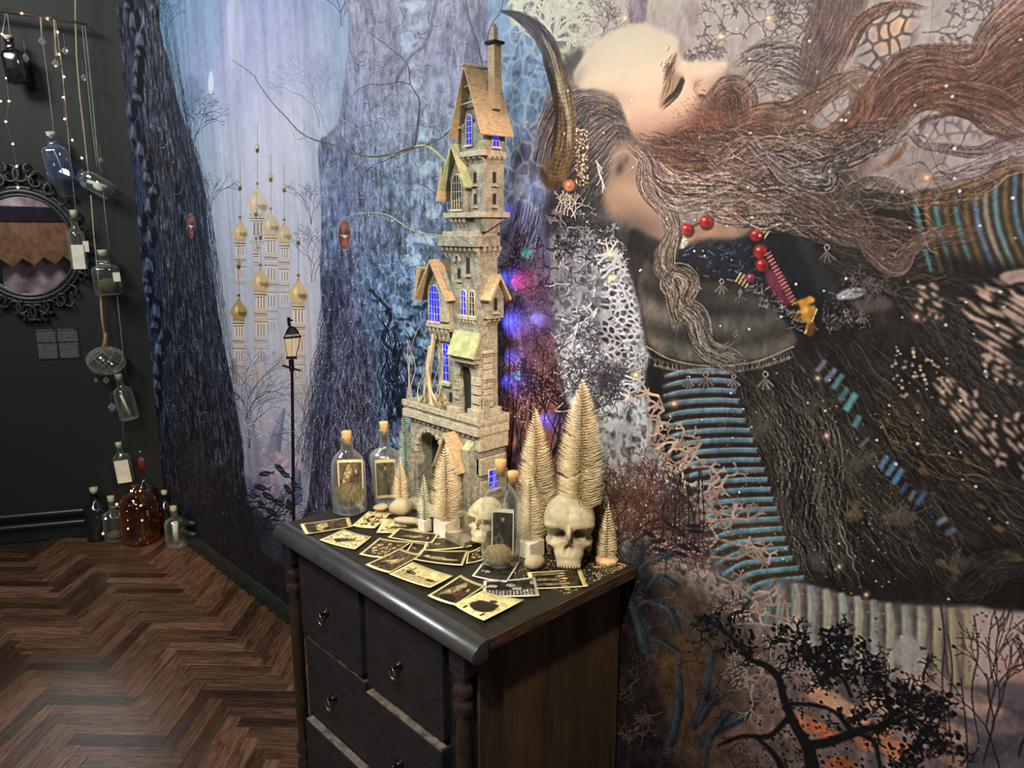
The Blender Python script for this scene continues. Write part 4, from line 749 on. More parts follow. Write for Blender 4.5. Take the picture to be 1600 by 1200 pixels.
    m.a *= k_[..., None]
    for ch in range(3): m.a[..., ch] += .7 * (m.a[..., ch] - m.blur(m.a[..., ch], 2))
    np.clip(m.a, .012, 1, out=m.a)
    return m
def mixc(a, b, t): return tuple(a[i] * (1 - t) + b[i] * t for i in range(3))
# ------------------------------------------------------------------ scene, camera, light
S = bpy.context.scene
COL = S.collection
cam_d = bpy.data.cameras.new('camera'); cam = bpy.data.objects.new('camera', cam_d); COL.objects.link(cam)
cam_d.sensor_fit = 'HORIZONTAL'; cam_d.sensor_width = 36.0; cam_d.lens = FPX / 1600 * 36.0
cam_d.clip_start = .02; cam_d.clip_end = 60
cam.matrix_world = Matrix([[_R[0], _U[0], -_F[0], 0], [_R[1], _U[1], -_F[1], 0], [_R[2], _U[2], -_F[2], CAM_H], [0, 0, 0, 1]])
S.camera = cam
S.view_settings.view_transform = 'Standard'; S.view_settings.look = 'None'
S.view_settings.gamma = 1.0; S.view_settings.use_curve_mapping = False
S.view_settings.exposure = 0.35
w = bpy.data.worlds.new('world'); S.world = w; w.use_nodes = True
w.node_tree.nodes['Background'].inputs[0].default_value = (.66, .66, .70, 1)
w.node_tree.nodes['Background'].inputs[1].default_value = .10
def area(name, loc, aim, size, power, col, size_y=None):
    d = bpy.data.lights.new(name, 'AREA'); d.energy = power; d.color = col; d.shape = 'RECTANGLE'; d.size = size; d.size_y = size_y or size
    o = bpy.data.objects.new(name, d); COL.objects.link(o); o.location = loc
    o.rotation_euler = (Vector(aim) - Vector(loc)).to_track_quat('-Z', 'Y').to_euler(); return o
def spot(name, loc, aim, power, col, cone, blend=.6, rad=.04):
    d = bpy.data.lights.new(name, 'SPOT'); d.energy = power; d.color = col; d.spot_size = math.radians(cone); d.spot_blend = blend; d.shadow_soft_size = rad
    o = bpy.data.objects.new(name, d); COL.objects.link(o); o.location = loc
    o.rotation_euler = (Vector(aim) - Vector(loc)).to_track_quat('-Z', 'Y').to_euler(); return o
# ceiling wash on the mural, then the track spots
area('wash_light_left', (-3.1, -.5, 3.1), (-3.0, 1.3, 1.7), .9, 40, (.98, .98, 1.0), .4)
area('wash_light_right', (-.7, -.9, 3.05), (-.55, 1.3, 1.65), .9, 48, (1.0, .93, .85), .4)
spot('table_spot', (-.35, -.25, 2.95), (-1.28, 1.06, .92), 200, (1.0, .80, .46), 27, .7, .05)
spot('castle_spot_left', (-2.9, .05, 2.8), (-1.45, 1.2, 1.40), 70, (.70, 1.0, .78), 30, .7, .04)
spot('castle_spot_right', (.55, .62, 2.55), (-1.40, 1.18, 1.44), 270, (1.0, .66, .47), 24, .7, .04)
spot('floor_spot', (-2.2, -1.1, 3.0), (-3.0, .2, 0), 40, (1.0, .78, .56), 60, .9, .3)
area('back_wall_fill', (-1.2, -1.1, 3.1), (-1.2, -2.5, 1.3), .5, 24, (1.0, .95, 1.0))  # added unseen fill that brightens the back wall for the mirror
# ------------------------------------------------------------------ mesh helpers
class MB:
    def __init__(s): s.v = []; s.f = []; s.sm = []; s.uv = None
    def add(s, vs, fs, smooth=False):
        n = len(s.v); s.v += [tuple(v) for v in vs]; s.f += [tuple(i + n for i in f) for f in fs]; s.sm += [smooth] * len(fs); return s
    def box(s, x0, x1, y0, y1, z0, z1):
        return s.add([(x, y, z) for x in (x0, x1) for y in (y0, y1) for z in (z0, z1)],
                     [(0, 1, 3, 2), (4, 6, 7, 5), (0, 4, 5, 1), (2, 3, 7, 6), (0, 2, 6, 4), (1, 5, 7, 3)])
    def obox(s, c, size, rot):
        c = Vector(c); hx, hy, hz = [q / 2 for q in size]
        return s.add([c + rot @ Vector((x, y, z)) for x in (-hx, hx) for y in (-hy, hy) for z in (-hz, hz)],
                     [(0, 1, 3, 2), (4, 6, 7, 5), (0, 4, 5, 1), (2, 3, 7, 6), (0, 2, 6, 4), (1, 5, 7, 3)])
    def prism(s, poly, axis, a0, a1, smooth=False):
        def p(u, v, a): return (a, u, v) if axis == 'x' else ((u, a, v) if axis == 'y' else (u, v, a))
        n = len(poly); vs = [p(u, v, a0) for u, v in poly] + [p(u, v, a1) for u, v in poly]
        fs = [tuple(range(n)), tuple(range(2 * n - 1, n - 1, -1))] + [(i, i + n, (i + 1) % n + n, (i + 1) % n) for i in range(n)]
        return s.add(vs, fs, smooth)
    def lathe(s, prof, c=(0, 0, 0), n=24, sx=1, sy=1, rot=None, smooth=True, power=None):
        vs = []; c = Vector(c)
        for r, z in prof:
            for i in range(n):
                a = 2 * PI * i / n; ca, sa = math.cos(a), math.sin(a)
                if power: ca, sa = math.copysign(abs(ca) ** power, ca), math.copysign(abs(sa) ** power, sa)
                v = Vector((r * ca * sx, r * sa * sy, z)); vs.append(c + (rot @ v if rot else v))
        fs = [(k * n + i, k * n + (i + 1) % n, (k + 1) * n + (i + 1) % n, (k + 1) * n + i) for k in range(len(prof) - 1) for i in range(n)]
        s.add(vs, fs, smooth)
        b = len(s.v) - len(vs)
        for k in (0, len(prof) - 1):
            if prof[k][0] > 1e-5: s.f.append(tuple(b + k * n + i for i in (range(n - 1, -1, -1) if k == 0 else range(n)))); s.sm.append(False)
        return s
    def tube(s, pts, r, n=8, closed=False, caps=True):
        P = [Vector(p) for p in pts]; m = len(P); R = r if hasattr(r, '__len__') else [r] * m; up = None; vs = []
        for i in range(m):
            t = (P[(i + 1) % m] - P[i - 1]) if closed else (P[min(i + 1, m - 1)] - P[max(i - 1, 0)])
            t = t.normalized() if t.length > 1e-9 else Vector((0, 0, 1))
            if up is None: up = t.orthogonal().normalized()
            up = up - t * up.dot(t)
            up = up.normalized() if up.length > 1e-6 else t.orthogonal().normalized()
            q = t.cross(up)
            for k in range(n):
                a = 2 * PI * k / n; vs.append(P[i] + (up * math.cos(a) + q * math.sin(a)) * R[i])
        M = m if closed else m - 1
        fs = [(i * n + k, i * n + (k + 1) % n, ((i + 1) % m) * n + (k + 1) % n, ((i + 1) % m) * n + k) for i in range(M) for k in range(n)]
        b = len(s.v); s.add(vs, fs, True)
        if caps and not closed:
            s.f += [tuple(b + k for k in range(n - 1, -1, -1)), tuple(b + (m - 1) * n + k for k in range(n))]; s.sm += [False, False]
        return s
    def ball(s, c, r, n=14, m=9, rot=None, fn=None):
        r = (r, r, r) if not hasattr(r, '__len__') else r; c = Vector(c); vs = []
        for j in range(m + 1):
            b = PI * j / m
            for i in range(n):
                a = 2 * PI * i / n; d = Vector((math.sin(b) * math.cos(a), math.sin(b) * math.sin(a), math.cos(b)))
                k = fn(d) if fn else 1.0
                v = Vector((d.x * r[0] * k, d.y * r[1] * k, d.z * r[2] * k)); vs.append(c + (rot @ v if rot else v))
        return s.add(vs, [(j * n + i, (j + 1) * n + i, (j + 1) * n + (i + 1) % n, j * n + (i + 1) % n) for j in range(m) for i in range(n)], True)
    def build(s, name, mat, parent=None, bevel=0, local=False, kind=None, weld=True, seg=2):
        me = bpy.data.meshes.new(name); off = Vector((0, 0, 0))
        if parent is not None and not local:
            p = parent
            while p is not None: off += p.location; p = p.parent
        me.from_pydata([(v[0] - off.x, v[1] - off.y, v[2] - off.z) for v in s.v], [], s.f)
        me.polygons.foreach_set('use_smooth', s.sm)
        if s.uv is not None:
            l = me.uv_layers.new(name='UVMap'); l.data.foreach_set('uv', [c_ for f in s.f for i in f for c_ in s.uv[i]])
        if weld or bevel:
            bm = bmesh.new(); bm.from_mesh(me)
            if weld and s.uv is None: bmesh.ops.remove_doubles(bm, verts=bm.verts, dist=1e-6)
            bmesh.ops.recalc_face_normals(bm, faces=bm.faces)
            if bevel:
                ed = [e for e in bm.edges if len(e.link_faces) == 2 and e.calc_face_angle(0) > .6]
                bmesh.ops.bevel(bm, geom=ed, offset=bevel, segments=seg, affect='EDGES', profile=.6, clamp_overlap=True)
            bm.to_mesh(me); bm.free()
        for mm in (mat if isinstance(mat, (list, tuple)) else [mat]): me.materials.append(mm)
        o = bpy.data.objects.new(name, me); COL.objects.link(o)
        if parent is not None: o.parent = parent
        if kind: o['kind'] = kind
        return o
def tag(o, label, cat, group=None):
    o['label'] = label; o['category'] = cat
    if group: o['group'] = group
    return o
def thing(name, label, cat, loc=(0, 0, 0), group=None):
    o = bpy.data.objects.new(name, None); COL.objects.link(o); o.location = loc; o.empty_display_size = .02
    return tag(o, label, cat, group)
def lab(o, label): o['label'] = label; return o
# ------------------------------------------------------------------ materials
MATS = {}
def nt(name):
    m = bpy.data.materials.new(name); m.use_nodes = True; n = m.node_tree; n.nodes.clear()
    out = n.nodes.new('ShaderNodeOutputMaterial'); return m, n, out
def mat(name, col, rough=.6, metal=0, var=.15, scale=20, bump=.0, bscale=80, col2=None, emit=0, spec=.5, stretch=(1, 1, 1), detail=5, coat=0):
    if name in MATS: return MATS[name]
    m, n, out = nt(name); L = n.links.new
    p = n.nodes.new('ShaderNodeBsdfPrincipled'); L(p.outputs[0], out.inputs[0])
    p.inputs['Roughness'].default_value = rough; p.inputs['Metallic'].default_value = metal; p.inputs['Specular IOR Level'].default_value = spec
    p.inputs['Coat Weight'].default_value = coat
    tc = n.nodes.new('ShaderNodeTexCoord'); mp = n.nodes.new('ShaderNodeMapping'); mp.inputs['Scale'].default_value = stretch; L(tc.outputs['Object'], mp.inputs[0])
    nz = n.nodes.new('ShaderNodeTexNoise'); nz.inputs['Scale'].default_value = scale; nz.inputs['Detail'].default_value = detail; nz.inputs['Roughness'].default_value = .65; L(mp.outputs[0], nz.inputs['Vector'])
    cr = n.nodes.new('ShaderNodeValToRGB'); L(nz.outputs['Fac'], cr.inputs[0])
    c2 = col2 or tuple(max(0, min(1, q * (1 - var * 2))) for q in col)
    cr.color_ramp.elements[0].position = .36; cr.color_ramp.elements[1].position = .64
    cr.color_ramp.elements[0].color = (*c2, 1); cr.color_ramp.elements[1].color = (*[min(1, q * (1 + var)) for q in col], 1) if not col2 else (*col, 1)
    L(cr.outputs[0], p.inputs['Base Color'])
    if emit: L(cr.outputs[0], p.inputs['Emission Color']); p.inputs['Emission Strength'].default_value = emit
    if bump:
        b2 = n.nodes.new('ShaderNodeTexNoise'); b2.inputs['Scale'].default_value = bscale; b2.inputs['Detail'].default_value = 4; L(mp.outputs[0], b2.inputs['Vector'])
        b = n.nodes.new('ShaderNodeBump'); b.inputs['Strength'].default_value = bump; b.inputs['Distance'].default_value = .004; L(b2.outputs['Fac'], b.inputs['Height']); L(b.outputs[0], p.inputs['Normal'])
    MATS[name] = m; return m
def glass(name, tint=(.97, .99, .98), ior=1.45, rough=.02, dens=1.0):
    """thin-walled glass: tinted see-through plus a fresnel reflection"""
    if name in MATS: return MATS[name]
    m, n, out = nt(name); L = n.links.new
    t = n.nodes.new('ShaderNodeBsdfTransparent'); t.inputs[0].default_value = (*tint, 1)
    g = n.nodes.new('ShaderNodeBsdfGlossy'); g.inputs['Roughness'].default_value = rough; g.inputs[0].default_value = (1, 1, 1, 1)
    lw = n.nodes.new('ShaderNodeLayerWeight'); lw.inputs['Blend'].default_value = .22 * dens
    r = n.nodes.new('ShaderNodeMapRange'); r.inputs['To Min'].default_value = .05; r.inputs['To Max'].default_value = .75; L(lw.outputs['Facing'], r.inputs['Value'])
    x = n.nodes.new('ShaderNodeMixShader'); L(r.outputs[0], x.inputs[0]); L(t.outputs[0], x.inputs[1]); L(g.outputs[0], x.inputs[2])
    df = n.nodes.new('ShaderNodeBsdfDiffuse'); df.inputs[0].default_value = (*[.9 * q for q in tint], 1); r2 = n.nodes.new('ShaderNodeMapRange'); r2.inputs['From Min'].default_value = .1; r2.inputs['To Min'].default_value = .02 * dens; r2.inputs['To Max'].default_value = .34; L(lw.outputs['Facing'], r2.inputs['Value'])  # pale diffuse edge stands in for rim highlights on the glass
    y = n.nodes.new('ShaderNodeMixShader'); L(r2.outputs[0], y.inputs[0]); L(x.outputs[0], y.inputs[1]); L(df.outputs[0], y.inputs[2]); L(y.outputs[0], out.inputs[0])
    MATS[name] = m; return m
def image_from(name, a):
    """an image painted by this script (a: rows top first, sRGB 0..1)"""
    h, w_ = a.shape[:2]; im = bpy.data.images.new(name, w_, h, alpha=False)
    buf = np.ones((h, w_, 4), np.float32); buf[..., :3] = np.clip(a[::-1], 0, 1); im.pixels.foreach_set(buf.ravel()); im.update(); im.pack(); return im
def print_mat(name, im, rough=.5, gain=1.0, bump=.0, coat=0):
    m, n, out = nt(name); L = n.links.new
    p = n.nodes.new('ShaderNodeBsdfPrincipled'); L(p.outputs[0], out.inputs[0]); p.inputs['Roughness'].default_value = rough; p.inputs['Specular IOR Level'].default_value = .3
    t = n.nodes.new('ShaderNodeTexImage'); t.image = im; t.interpolation = 'Linear'; t.extension = 'EXTEND'
    uv = n.nodes.new('ShaderNodeUVMap'); uv.uv_map = 'UVMap'; L(uv.outputs[0], t.inputs[0])
    g = n.nodes.new('ShaderNodeMix'); g.data_type = 'RGBA'; g.blend_type = 'MULTIPLY'; g.inputs[0].default_value = 1; L(t.outputs[0], g.inputs[6]); g.inputs[7].default_value = (gain, gain, gain, 1); L(g.outputs[2], p.inputs['Base Color'])
    if bump:
        tc = n.nodes.new('ShaderNodeTexCoord'); z = n.nodes.new('ShaderNodeTexNoise'); z.inputs['Scale'].default_value = 420; L(tc.outputs['Object'], z.inputs['Vector'])
        b = n.nodes.new('ShaderNodeBump'); b.inputs['Strength'].default_value = bump; b.inputs['Distance'].default_value = .001; L(z.outputs['Fac'], b.inputs['Height']); L(b.outputs[0], p.inputs['Normal'])
    return m
# the far wall runs off at an angle from the corner
CORNER = Vector((-4.12, WALL, 0)); WD = Vector((-.4654, -.8851, 0)); WN = Vector((.8851, -.4654, 0))
def on_far(x, y, off=0.0):
    r = Vector(_ray(x, y)); o = Vector((0, 0, CAM_H)); t = ((CORNER - o).dot(WN) + off) / Vector((r.x, r.y, 0)).dot(WN); return o + r * t
def far(s_, z, off=0.0): return CORNER + WD * s_ + WN * off + Vector((0, 0, z))
FROT = Matrix((WD, WN, Vector((0, 0, 1)))).transposed()   # local x along the far wall, y out of it, z up
# ------------------------------------------------------------------ the room
m_green = mat('dark_green_paint', (.0040, .0090, .0062), .68, 0, .12, 3, .12, 300)
m_skirt = mat('dark_green_gloss', (.012, .019, .0155), .35, 0, .1, 6)
b = MB(); P0 = far(-.25, 0, 0); P1 = far(3.2, 0, 0); P2 = far(3.2, 0, -.12); P3 = far(-.25, 0, -.12)
b.add([(p.x, p.y, z) for z in (0, 3.3) for p in (P0, P1, P2, P3)], [(0, 1, 2, 3), (4, 7, 6, 5), (0, 4, 5, 1), (1, 5, 6, 2), (2, 6, 7, 3), (3, 7, 4, 0)])
o = b.build('wall_left', m_green); o['kind'] = 'structure'
o = MB().box(-4.3, 2.0, WALL + .004, WALL + .13, 0, 3.3).build('wall_right', m_green); o['kind'] = 'structure'
o = MB().box(-6.0, 2.0, -2.62, -2.5, 0, 3.3).build('wall_back', mat('marbled_wall', (.72, .60, .62), .8, 0, .35, 3.2, col2=(.16, .08, .13), detail=10)); o['kind'] = 'structure'
o = MB().box(-6.0, 2.0, -2.62, 1.43, 3.3, 3.4).build('ceiling', mat('ceiling_paint', (.03, .03, .032), .8)); o['kind'] = 'structure'
# the mural print
mural = paint_mural()
GAIN = .92
A = np.clip(mural.a, 0, 1)
lum = A.mean(axis=2, keepdims=True)
im = image_from('mural_print', A)
m_mural = print_mat('mural_vinyl', im, .52, GAIN, .25)
mt = thing('mural', 'wall-high printed mural of a horned bearded man lying back, dark trees and golden domes', 'mural', (-2, WALL, 0))
SEAM = on_y(1400, 560, WALL).x
for xa, xb in ((mural.X0, on_y(620, 500, WALL).x), (on_y(620, 500, WALL).x, SEAM - .0002), (SEAM + .0002, mural.X1)):
    q = MB(); zt, zb = 3.0, .075; y = WALL
    q.add([(xa, y, zb), (xb, y, zb), (xb, y, zt), (xa, y, zt), (xa, y + .003, zb), (xb, y + .003, zb), (xb, y + .003, zt), (xa, y + .003, zt)], [(0, 1, 2, 3), (5, 4, 7, 6), (0, 4, 5, 1), (3, 2, 6, 7), (0, 3, 7, 4), (1, 5, 6, 2)])
    q.uv = [((v[0] - mural.X0) / (mural.X1 - mural.X0), v[2] / mural.Z1) for v in q.v]
    q.build('wallpaper_panel', m_mural, mt, weld=False)
# skirting boards and the heating pipes above them
def skirt_prof(h, d): return [(0, 0), (d, 0), (d, h * .72), (d * .75, h * .8), (d * .75, h * .9), (d * .35, h), (0, h)]
b = MB(); pr = skirt_prof(.075, .022); n = len(pr)
for x in (-4.1, 1.9): b.v += [(x, WALL + .004 - u, v) for u, v in pr]
b.f = [tuple(range(n - 1, -1, -1)), tuple(range(n, 2 * n))] + [(i, (i + 1) % n, (i + 1) % n + n, i + n) for i in range(n)]; b.sm = [False] * len(b.f)
o = b.build('baseboard_right', m_skirt); o['kind'] = 'structure'
b = MB(); pr = skirt_prof(.06, .03)
for s_ in (0, 3.1): b.v += [tuple(far(s_, v, u)) for u, v in pr]
b.f = [tuple(range(n - 1, -1, -1)), tuple(range(n, 2 * n))] + [(i, (i + 1) % n, (i + 1) % n + n, i + n) for i in range(n)]; b.sm = [False] * len(b.f)
o = b.build('baseboard_left', m_skirt); o['kind'] = 'structure'
for z in (.145, .085):
    pc = Vector((-4.075, WALL - .04, z))
    b = MB().tube([far(3.1, z, .04), far(1.5, z, .04), far(.1, z, .04), far(.045, z, .043), pc, Vector((-3.95, WALL - .03, z)), Vector((-3.72, WALL - .028, z)), Vector((-3.69, WALL - .012, z)), Vector((-3.688, WALL + .003, z))], .015, 10)
    tag(b.build('heating_pipe', m_skirt), 'upper dark green heating pipe along the foot of the green wall' if z > .1 else 'lower dark green heating pipe just above the skirting board', 'pipe')
# ------------------------------------------------------------------ herringbone parquet
def parquet():
    m, n, out = nt('oak_parquet'); L = n.links.new
    p = n.nodes.new('ShaderNodeBsdfPrincipled'); L(p.outputs[0], out.inputs[0]); p.inputs['Specular IOR Level'].default_value = .26; p.inputs['Coat Weight'].default_value = .04; p.inputs['Coat Roughness'].default_value = .12
    at = n.nodes.new('ShaderNodeAttribute'); at.attribute_name = 'tone'; oi = n.nodes.new('ShaderNodeObjectInfo')
    uv = n.nodes.new('ShaderNodeUVMap'); uv.uv_map = 'UVMap'
    mp = n.nodes.new('ShaderNodeMapping'); mp.inputs['Scale'].default_value = (2.6, 20, 1); L(uv.outputs[0], mp.inputs[0]); 
    vm = n.nodes.new('ShaderNodeVectorMath'); vm.operation = 'ADD'; L(mp.outputs[0], vm.inputs[0]); L(at.outputs['Vector'], vm.inputs[1])
    nz = n.nodes.new('ShaderNodeTexNoise'); nz.inputs['Scale'].default_value = 3.2; nz.inputs['Detail'].default_value = 8; nz.inputs['Roughness'].default_value = .7; nz.inputs['Distortion'].default_value = 1.4; L(vm.outputs[0], nz.inputs['Vector'])
    cr = n.nodes.new('ShaderNodeValToRGB'); L(nz.outputs['Fac'], cr.inputs[0]); e = cr.color_ramp.elements
    e[0].position = .34; e[0].color = (.014, .008, .005, 1); e[1].position = .70; e[1].color = (.175, .098, .052, 1)
    mid_ = e.new(.5); mid_.color = (.085, .044, .025, 1)
    sx = n.nodes.new('ShaderNodeSeparateXYZ'); L(at.outputs['Vector'], sx.inputs[0])
    g = n.nodes.new('ShaderNodeMapRange'); L(sx.outputs[2], g.inputs['Value']); g.inputs['To Min'].default_value = .30; g.inputs['To Max'].default_value = 1.7
    mu = n.nodes.new('ShaderNodeMix'); mu.data_type = 'RGBA'; mu.blend_type = 'MULTIPLY'; mu.inputs[0].default_value = 1; L(cr.outputs[0], mu.inputs[6]); L(g.outputs[0], mu.inputs[7]); L(mu.outputs[2], p.inputs['Base Color'])
    rr = n.nodes.new('ShaderNodeMapRange'); L(nz.outputs['Fac'], rr.inputs['Value']); rr.inputs['To Min'].default_value = .46; rr.inputs['To Max'].default_value = .3; L(rr.outputs[0], p.inputs['Roughness'])
    bp = n.nodes.new('ShaderNodeBump'); bp.inputs['Strength'].default_value = .25; bp.inputs['Distance'].default_value = .002; L(nz.outputs['Fac'], bp.inputs['Height']); L(bp.outputs[0], p.inputs['Normal'])
    return m
m_par = parquet()
m_gap = mat('dark_joint', (.012, .006, .004), .7)
fl = MB().box(-5.9, 2.0, -2.5, 1.42, -.1, -.006).build('floor', m_gap); fl['kind'] = 'structure'
BL, BW = .30, .05
rp = random.Random(3)
def block_mesh(seed, vert):
    r_ = random.Random(seed); g_ = .00025; lx, ly = (BW, BL) if vert else (BL, BW); h = 0.0
    x0, x1, y0, y1 = g_, lx - g_, g_, ly - g_; c_ = .0006
    vs = [(x0, y0, -.008), (x1, y0, -.008), (x1, y1, -.008), (x0, y1, -.008), (x0, y0, -c_), (x1, y0, -c_), (x1, y1, -c_), (x0, y1, -c_), (x0 + c_, y0 + c_, 0), (x1 - c_, y0 + c_, 0), (x1 - c_, y1 - c_, 0), (x0 + c_, y1 - c_, 0)]
    k = math.sqrt(.5); vs = [(x * k + y * k, -x * k + y * k, z) for x, y, z in vs]
    fs = [(8, 9, 10, 11)] + [(i, (i + 1) % 4, (i + 1) % 4 + 4, i + 4) for i in range(4)] + [(i + 4, (i + 1) % 4 + 4, (i + 1) % 4 + 8, i + 8) for i in range(4)]
    base = [(0, 0), (1, 0), (1, 1), (0, 1)]; uvs = [((v, u) if vert else (u, v)) for u, v in base] * 3
    uvs = [(u * BL, v * BW) for u, v in uvs]
    return vs, fs, uvs, (r_.random() * 40, r_.random() * 40, max(0, min(1, r_.gauss(.45, .26))))
def finish(me, fs, uvs, tones):
    l = me.uv_layers.new(name='UVMap'); l.data.foreach_set('uv', [q for f in fs for i in f for q in uvs[i]])
    a = me.attributes.new('tone', 'FLOAT_VECTOR', 'POINT'); a.data.foreach_set('vector', [q for t in tones for q in t]); me.materials.append(m_par)
shared = {}
for k in range(28):
    for vt in (0, 1):
        vs, fs, uvs, t = block_mesh(k * 2 + vt + 11, vt); me = bpy.data.meshes.new('parquet_block'); me.from_pydata(vs, [], fs); finish(me, fs, uvs, [t] * len(vs)); shared[k, vt] = me
kk = math.sqrt(.5); cand = []
for nn in range(-16, 16):
    for k in range(-90, 90):
        for vt in (0, 1):
            px, py = (k * BW + nn * BL, k * BW - nn * BL) if not vt else (k * BW + BL + nn * BL, (k + 1) * BW - BL - nn * BL)
            X, Y = px * kk + py * kk - 2.0, -px * kk + py * kk
            cx, cy = (px + (BL / 2 if not vt else BW / 2)), (py + (BW / 2 if not vt else BL / 2)); cX, cY = cx * kk + cy * kk - 2.0, -cx * kk + cy * kk
            if not (-5.2 < cX < .6 and -1.7 < cY < WALL - .05): continue
            if (Vector((cX, cY, 0)) - CORNER).dot(WN) < .06: continue
            d = np.array([cX, cY, 0]) - _C; z = d @ _F
            sx_, sy_ = (800 + (d @ _R) * FPX / z, 600 - (d @ _U) * FPX / z) if z > .3 else (-999, -999)
            vis = -60 < sx_ < 480 and 780 < sy_ < 1260
            cand.append((0 if vis else 1, z, X, Y, vt, rp.randrange(28)))
cand.sort()
rest = ([], [], [], [])
for i, (nv, z, X, Y, vt, k) in enumerate(cand):
    if i < 300 and not nv:
        o = bpy.data.objects.new('parquet_block', shared[k, vt]); COL.objects.link(o); o.parent = fl; o.location = (X, Y, 0)
    else:
        vs, fs, uvs, t = block_mesh(k * 2 + vt + 11, vt); nb = len(rest[0])
        rest[0].extend((x + X, y + Y, z_) for x, y, z_ in vs); rest[1].extend(tuple(q + nb for q in f) for f in fs); rest[2].extend(uvs); rest[3].extend([t] * len(vs))
me = bpy.data.meshes.new('parquet_blocks'); me.from_pydata(rest[0], [], rest[1]); finish(me, rest[1], rest[2], rest[3])
o = bpy.data.objects.new('parquet_blocks', me); COL.objects.link(o); o.parent = fl; o['kind'] = 'stuff'
# what the mirror on the green wall sees across the room
m_cl = mat('brown_cloth', (.30, .16, .085), .9, 0, .2, 12)
zz = [(-2.9, 1.66), (.6, 1.66)]; x = .6; k = 0
while x > -2.9: zz.append((x, 1.30 if k % 2 else 1.22)); x -= .13; k += 1
tag(MB().prism(zz, 'y', -2.40, -2.385).build('pointed_valance', m_cl), 'brown cloth with a zigzag hem, seen reflected in the oval mirror', 'cloth')
tag(MB().box(-2.9, .6, -2.5, -2.37, 1.66, 1.80).build('dark_rail', mat('dark_rail', (.02, .018, .03), .5)), 'dark rail above the brown cloth, seen reflected in the oval mirror', 'rail')
tag(MB().box(-2.02, -1.72, -2.36, -2.0, 0, 1.60).build('dark_cabinet', mat('dark_box', (.012, .018, .016), .5), bevel=.006), 'dark green upright case at the left of the mirror reflection', 'case')
# ------------------------------------------------------------------ the black chest of drawers
m_blk = mat('black_stain', (.012, .013, .015), .42, 0, .25, 9, .25, 60, stretch=(1, 1, 8), spec=.5)
m_top = mat('worn_black_top', (.020, .018, .015), .42, 0, .3, 14, .15, 90, col2=(.008, .008, .007), stretch=(1, 5, 1))
m_side = mat('brown_black_panel', (.085, .052, .032), .6, 0, .3, 5, .35, 22, col2=(.022, .016, .012), stretch=(1, 3.2, .45), detail=9)
m_edge = mat('worn_brown_edge', (.11, .06, .034), .55, 0, .3, 30, .3, 60, col2=(.018, .013, .011), stretch=(1, .6, 3))
m_drw = mat('drawer_black', (.010, .0108, .0135), .5, 0, .2, 24, .35, 160, stretch=(1, 1, 1.6))
m_knob = mat('black_iron', (.03, .03, .03), .25, .9, .1, 30)
m_ringg = mat('worn_ring', (.35, .32, .27), .25, .9, .2, 60)
m_bead = mat('black_lacquer', (.022, .015, .012), .16, 0, .2, 20, spec=.7, coat=.4)
chest = thing('chest_of_drawers', 'black wooden chest of drawers with ring handles and turned corner columns', 'chest', (-1.36, 1.06, 0))
bx = MB(); bx.box(-1.70, -1.005, .86, 1.29, .06, .822); bx.build('case', m_blk, chest, bevel=.002)
MB().box(-1.006, -1.0, .858, 1.292, .06, .822).build('side_panel', m_side, chest, bevel=.001)
MB().box(-1.706, -1.70, .858, 1.292, .06, .822).build('side_panel', m_side, chest, bevel=.001)
# top with a rounded nosing along the front
pr = [(.836, .85), (1.297, .85), (1.297, .822), (.845, .822)]
MB().box(-1.742, -.962, .848, 1.297, .822, .85).build('top', m_top, chest, bevel=.0015)
MB().box(-.9625, -.9595, .85, 1.297, .823, .849).build('top_edge', m_edge, chest, bevel=.001)
b = MB(); nose = [(.8455, .851), (.835, .8505), (.822, .8465), (.811, .839), (.8045, .829), (.8045, .820), (.811, .812), (.822, .808), (.8455, .810)]
b.prism(nose, 'x', -1.748, -.957, True); lab(b.build('nosing', mat('rubbed_black', (.030, .032, .036), .27, 0, .12, 14, .04, 120, spec=.9, coat=.3), chest, bevel=.0006), 'rounded front edge rubbed shiny')
MB().box(-1.72, -.985, .853, 1.29, .800, .822).build('top_moulding', m_blk, chest)
b = MB(); b.box(-1.672, -1.058, .848, .862, .06, .822); b.build('rail_frame', m_blk, chest)
rows = ((.578, .800), (.345, .560), (.112, .330)); cols = ((-1.664, -1.384), (-1.356, -1.076))
for ci, (x0, x1) in enumerate(cols):
    for ri, (z0, z1) in enumerate(rows):
        out = (.829, .838, .822)[ri] if ci == 0 else (.827, .820, .830)[ri]
        d = MB().box(x0, x1, out, .862, z0, z1).build('drawer', m_drw, chest, bevel=.004)
        if ri > 0:
            MB().box(x0 + .004, x1 - .004, out + .001, out + .02, z1 - .001, z1 + .0016).build('edge_highlight', mat('highlight_wood', (.16, .14, .12), .5, 0, .3, 30, .3, 80, col2=(.04, .035, .03)), d)  # pale strip puts the top edge's highlight into the colour
        kx, kz = (x0 + x1) / 2 - .008, (z0 + z1) / 2 - .004
        h = MB().lathe([(0, 0), (.012, .0005), (.011, .003), (.006, .005), (.005, .014), (.007, .018), (.0055, .023), (0, .024)], (kx, out, kz), 16, rot=Matrix.Rotation(PI / 2, 3, 'X')).build('handle', m_knob, d)
        MB().tube([(kx + .0105 * math.cos(a), out - .019 - .002 * math.sin(a), kz - .013 + .0145 * math.sin(a)) for a in np.linspace(0, 2 * PI, 25)[:-1]], .0022, 8, closed=True).build('ring', m_ringg, h)
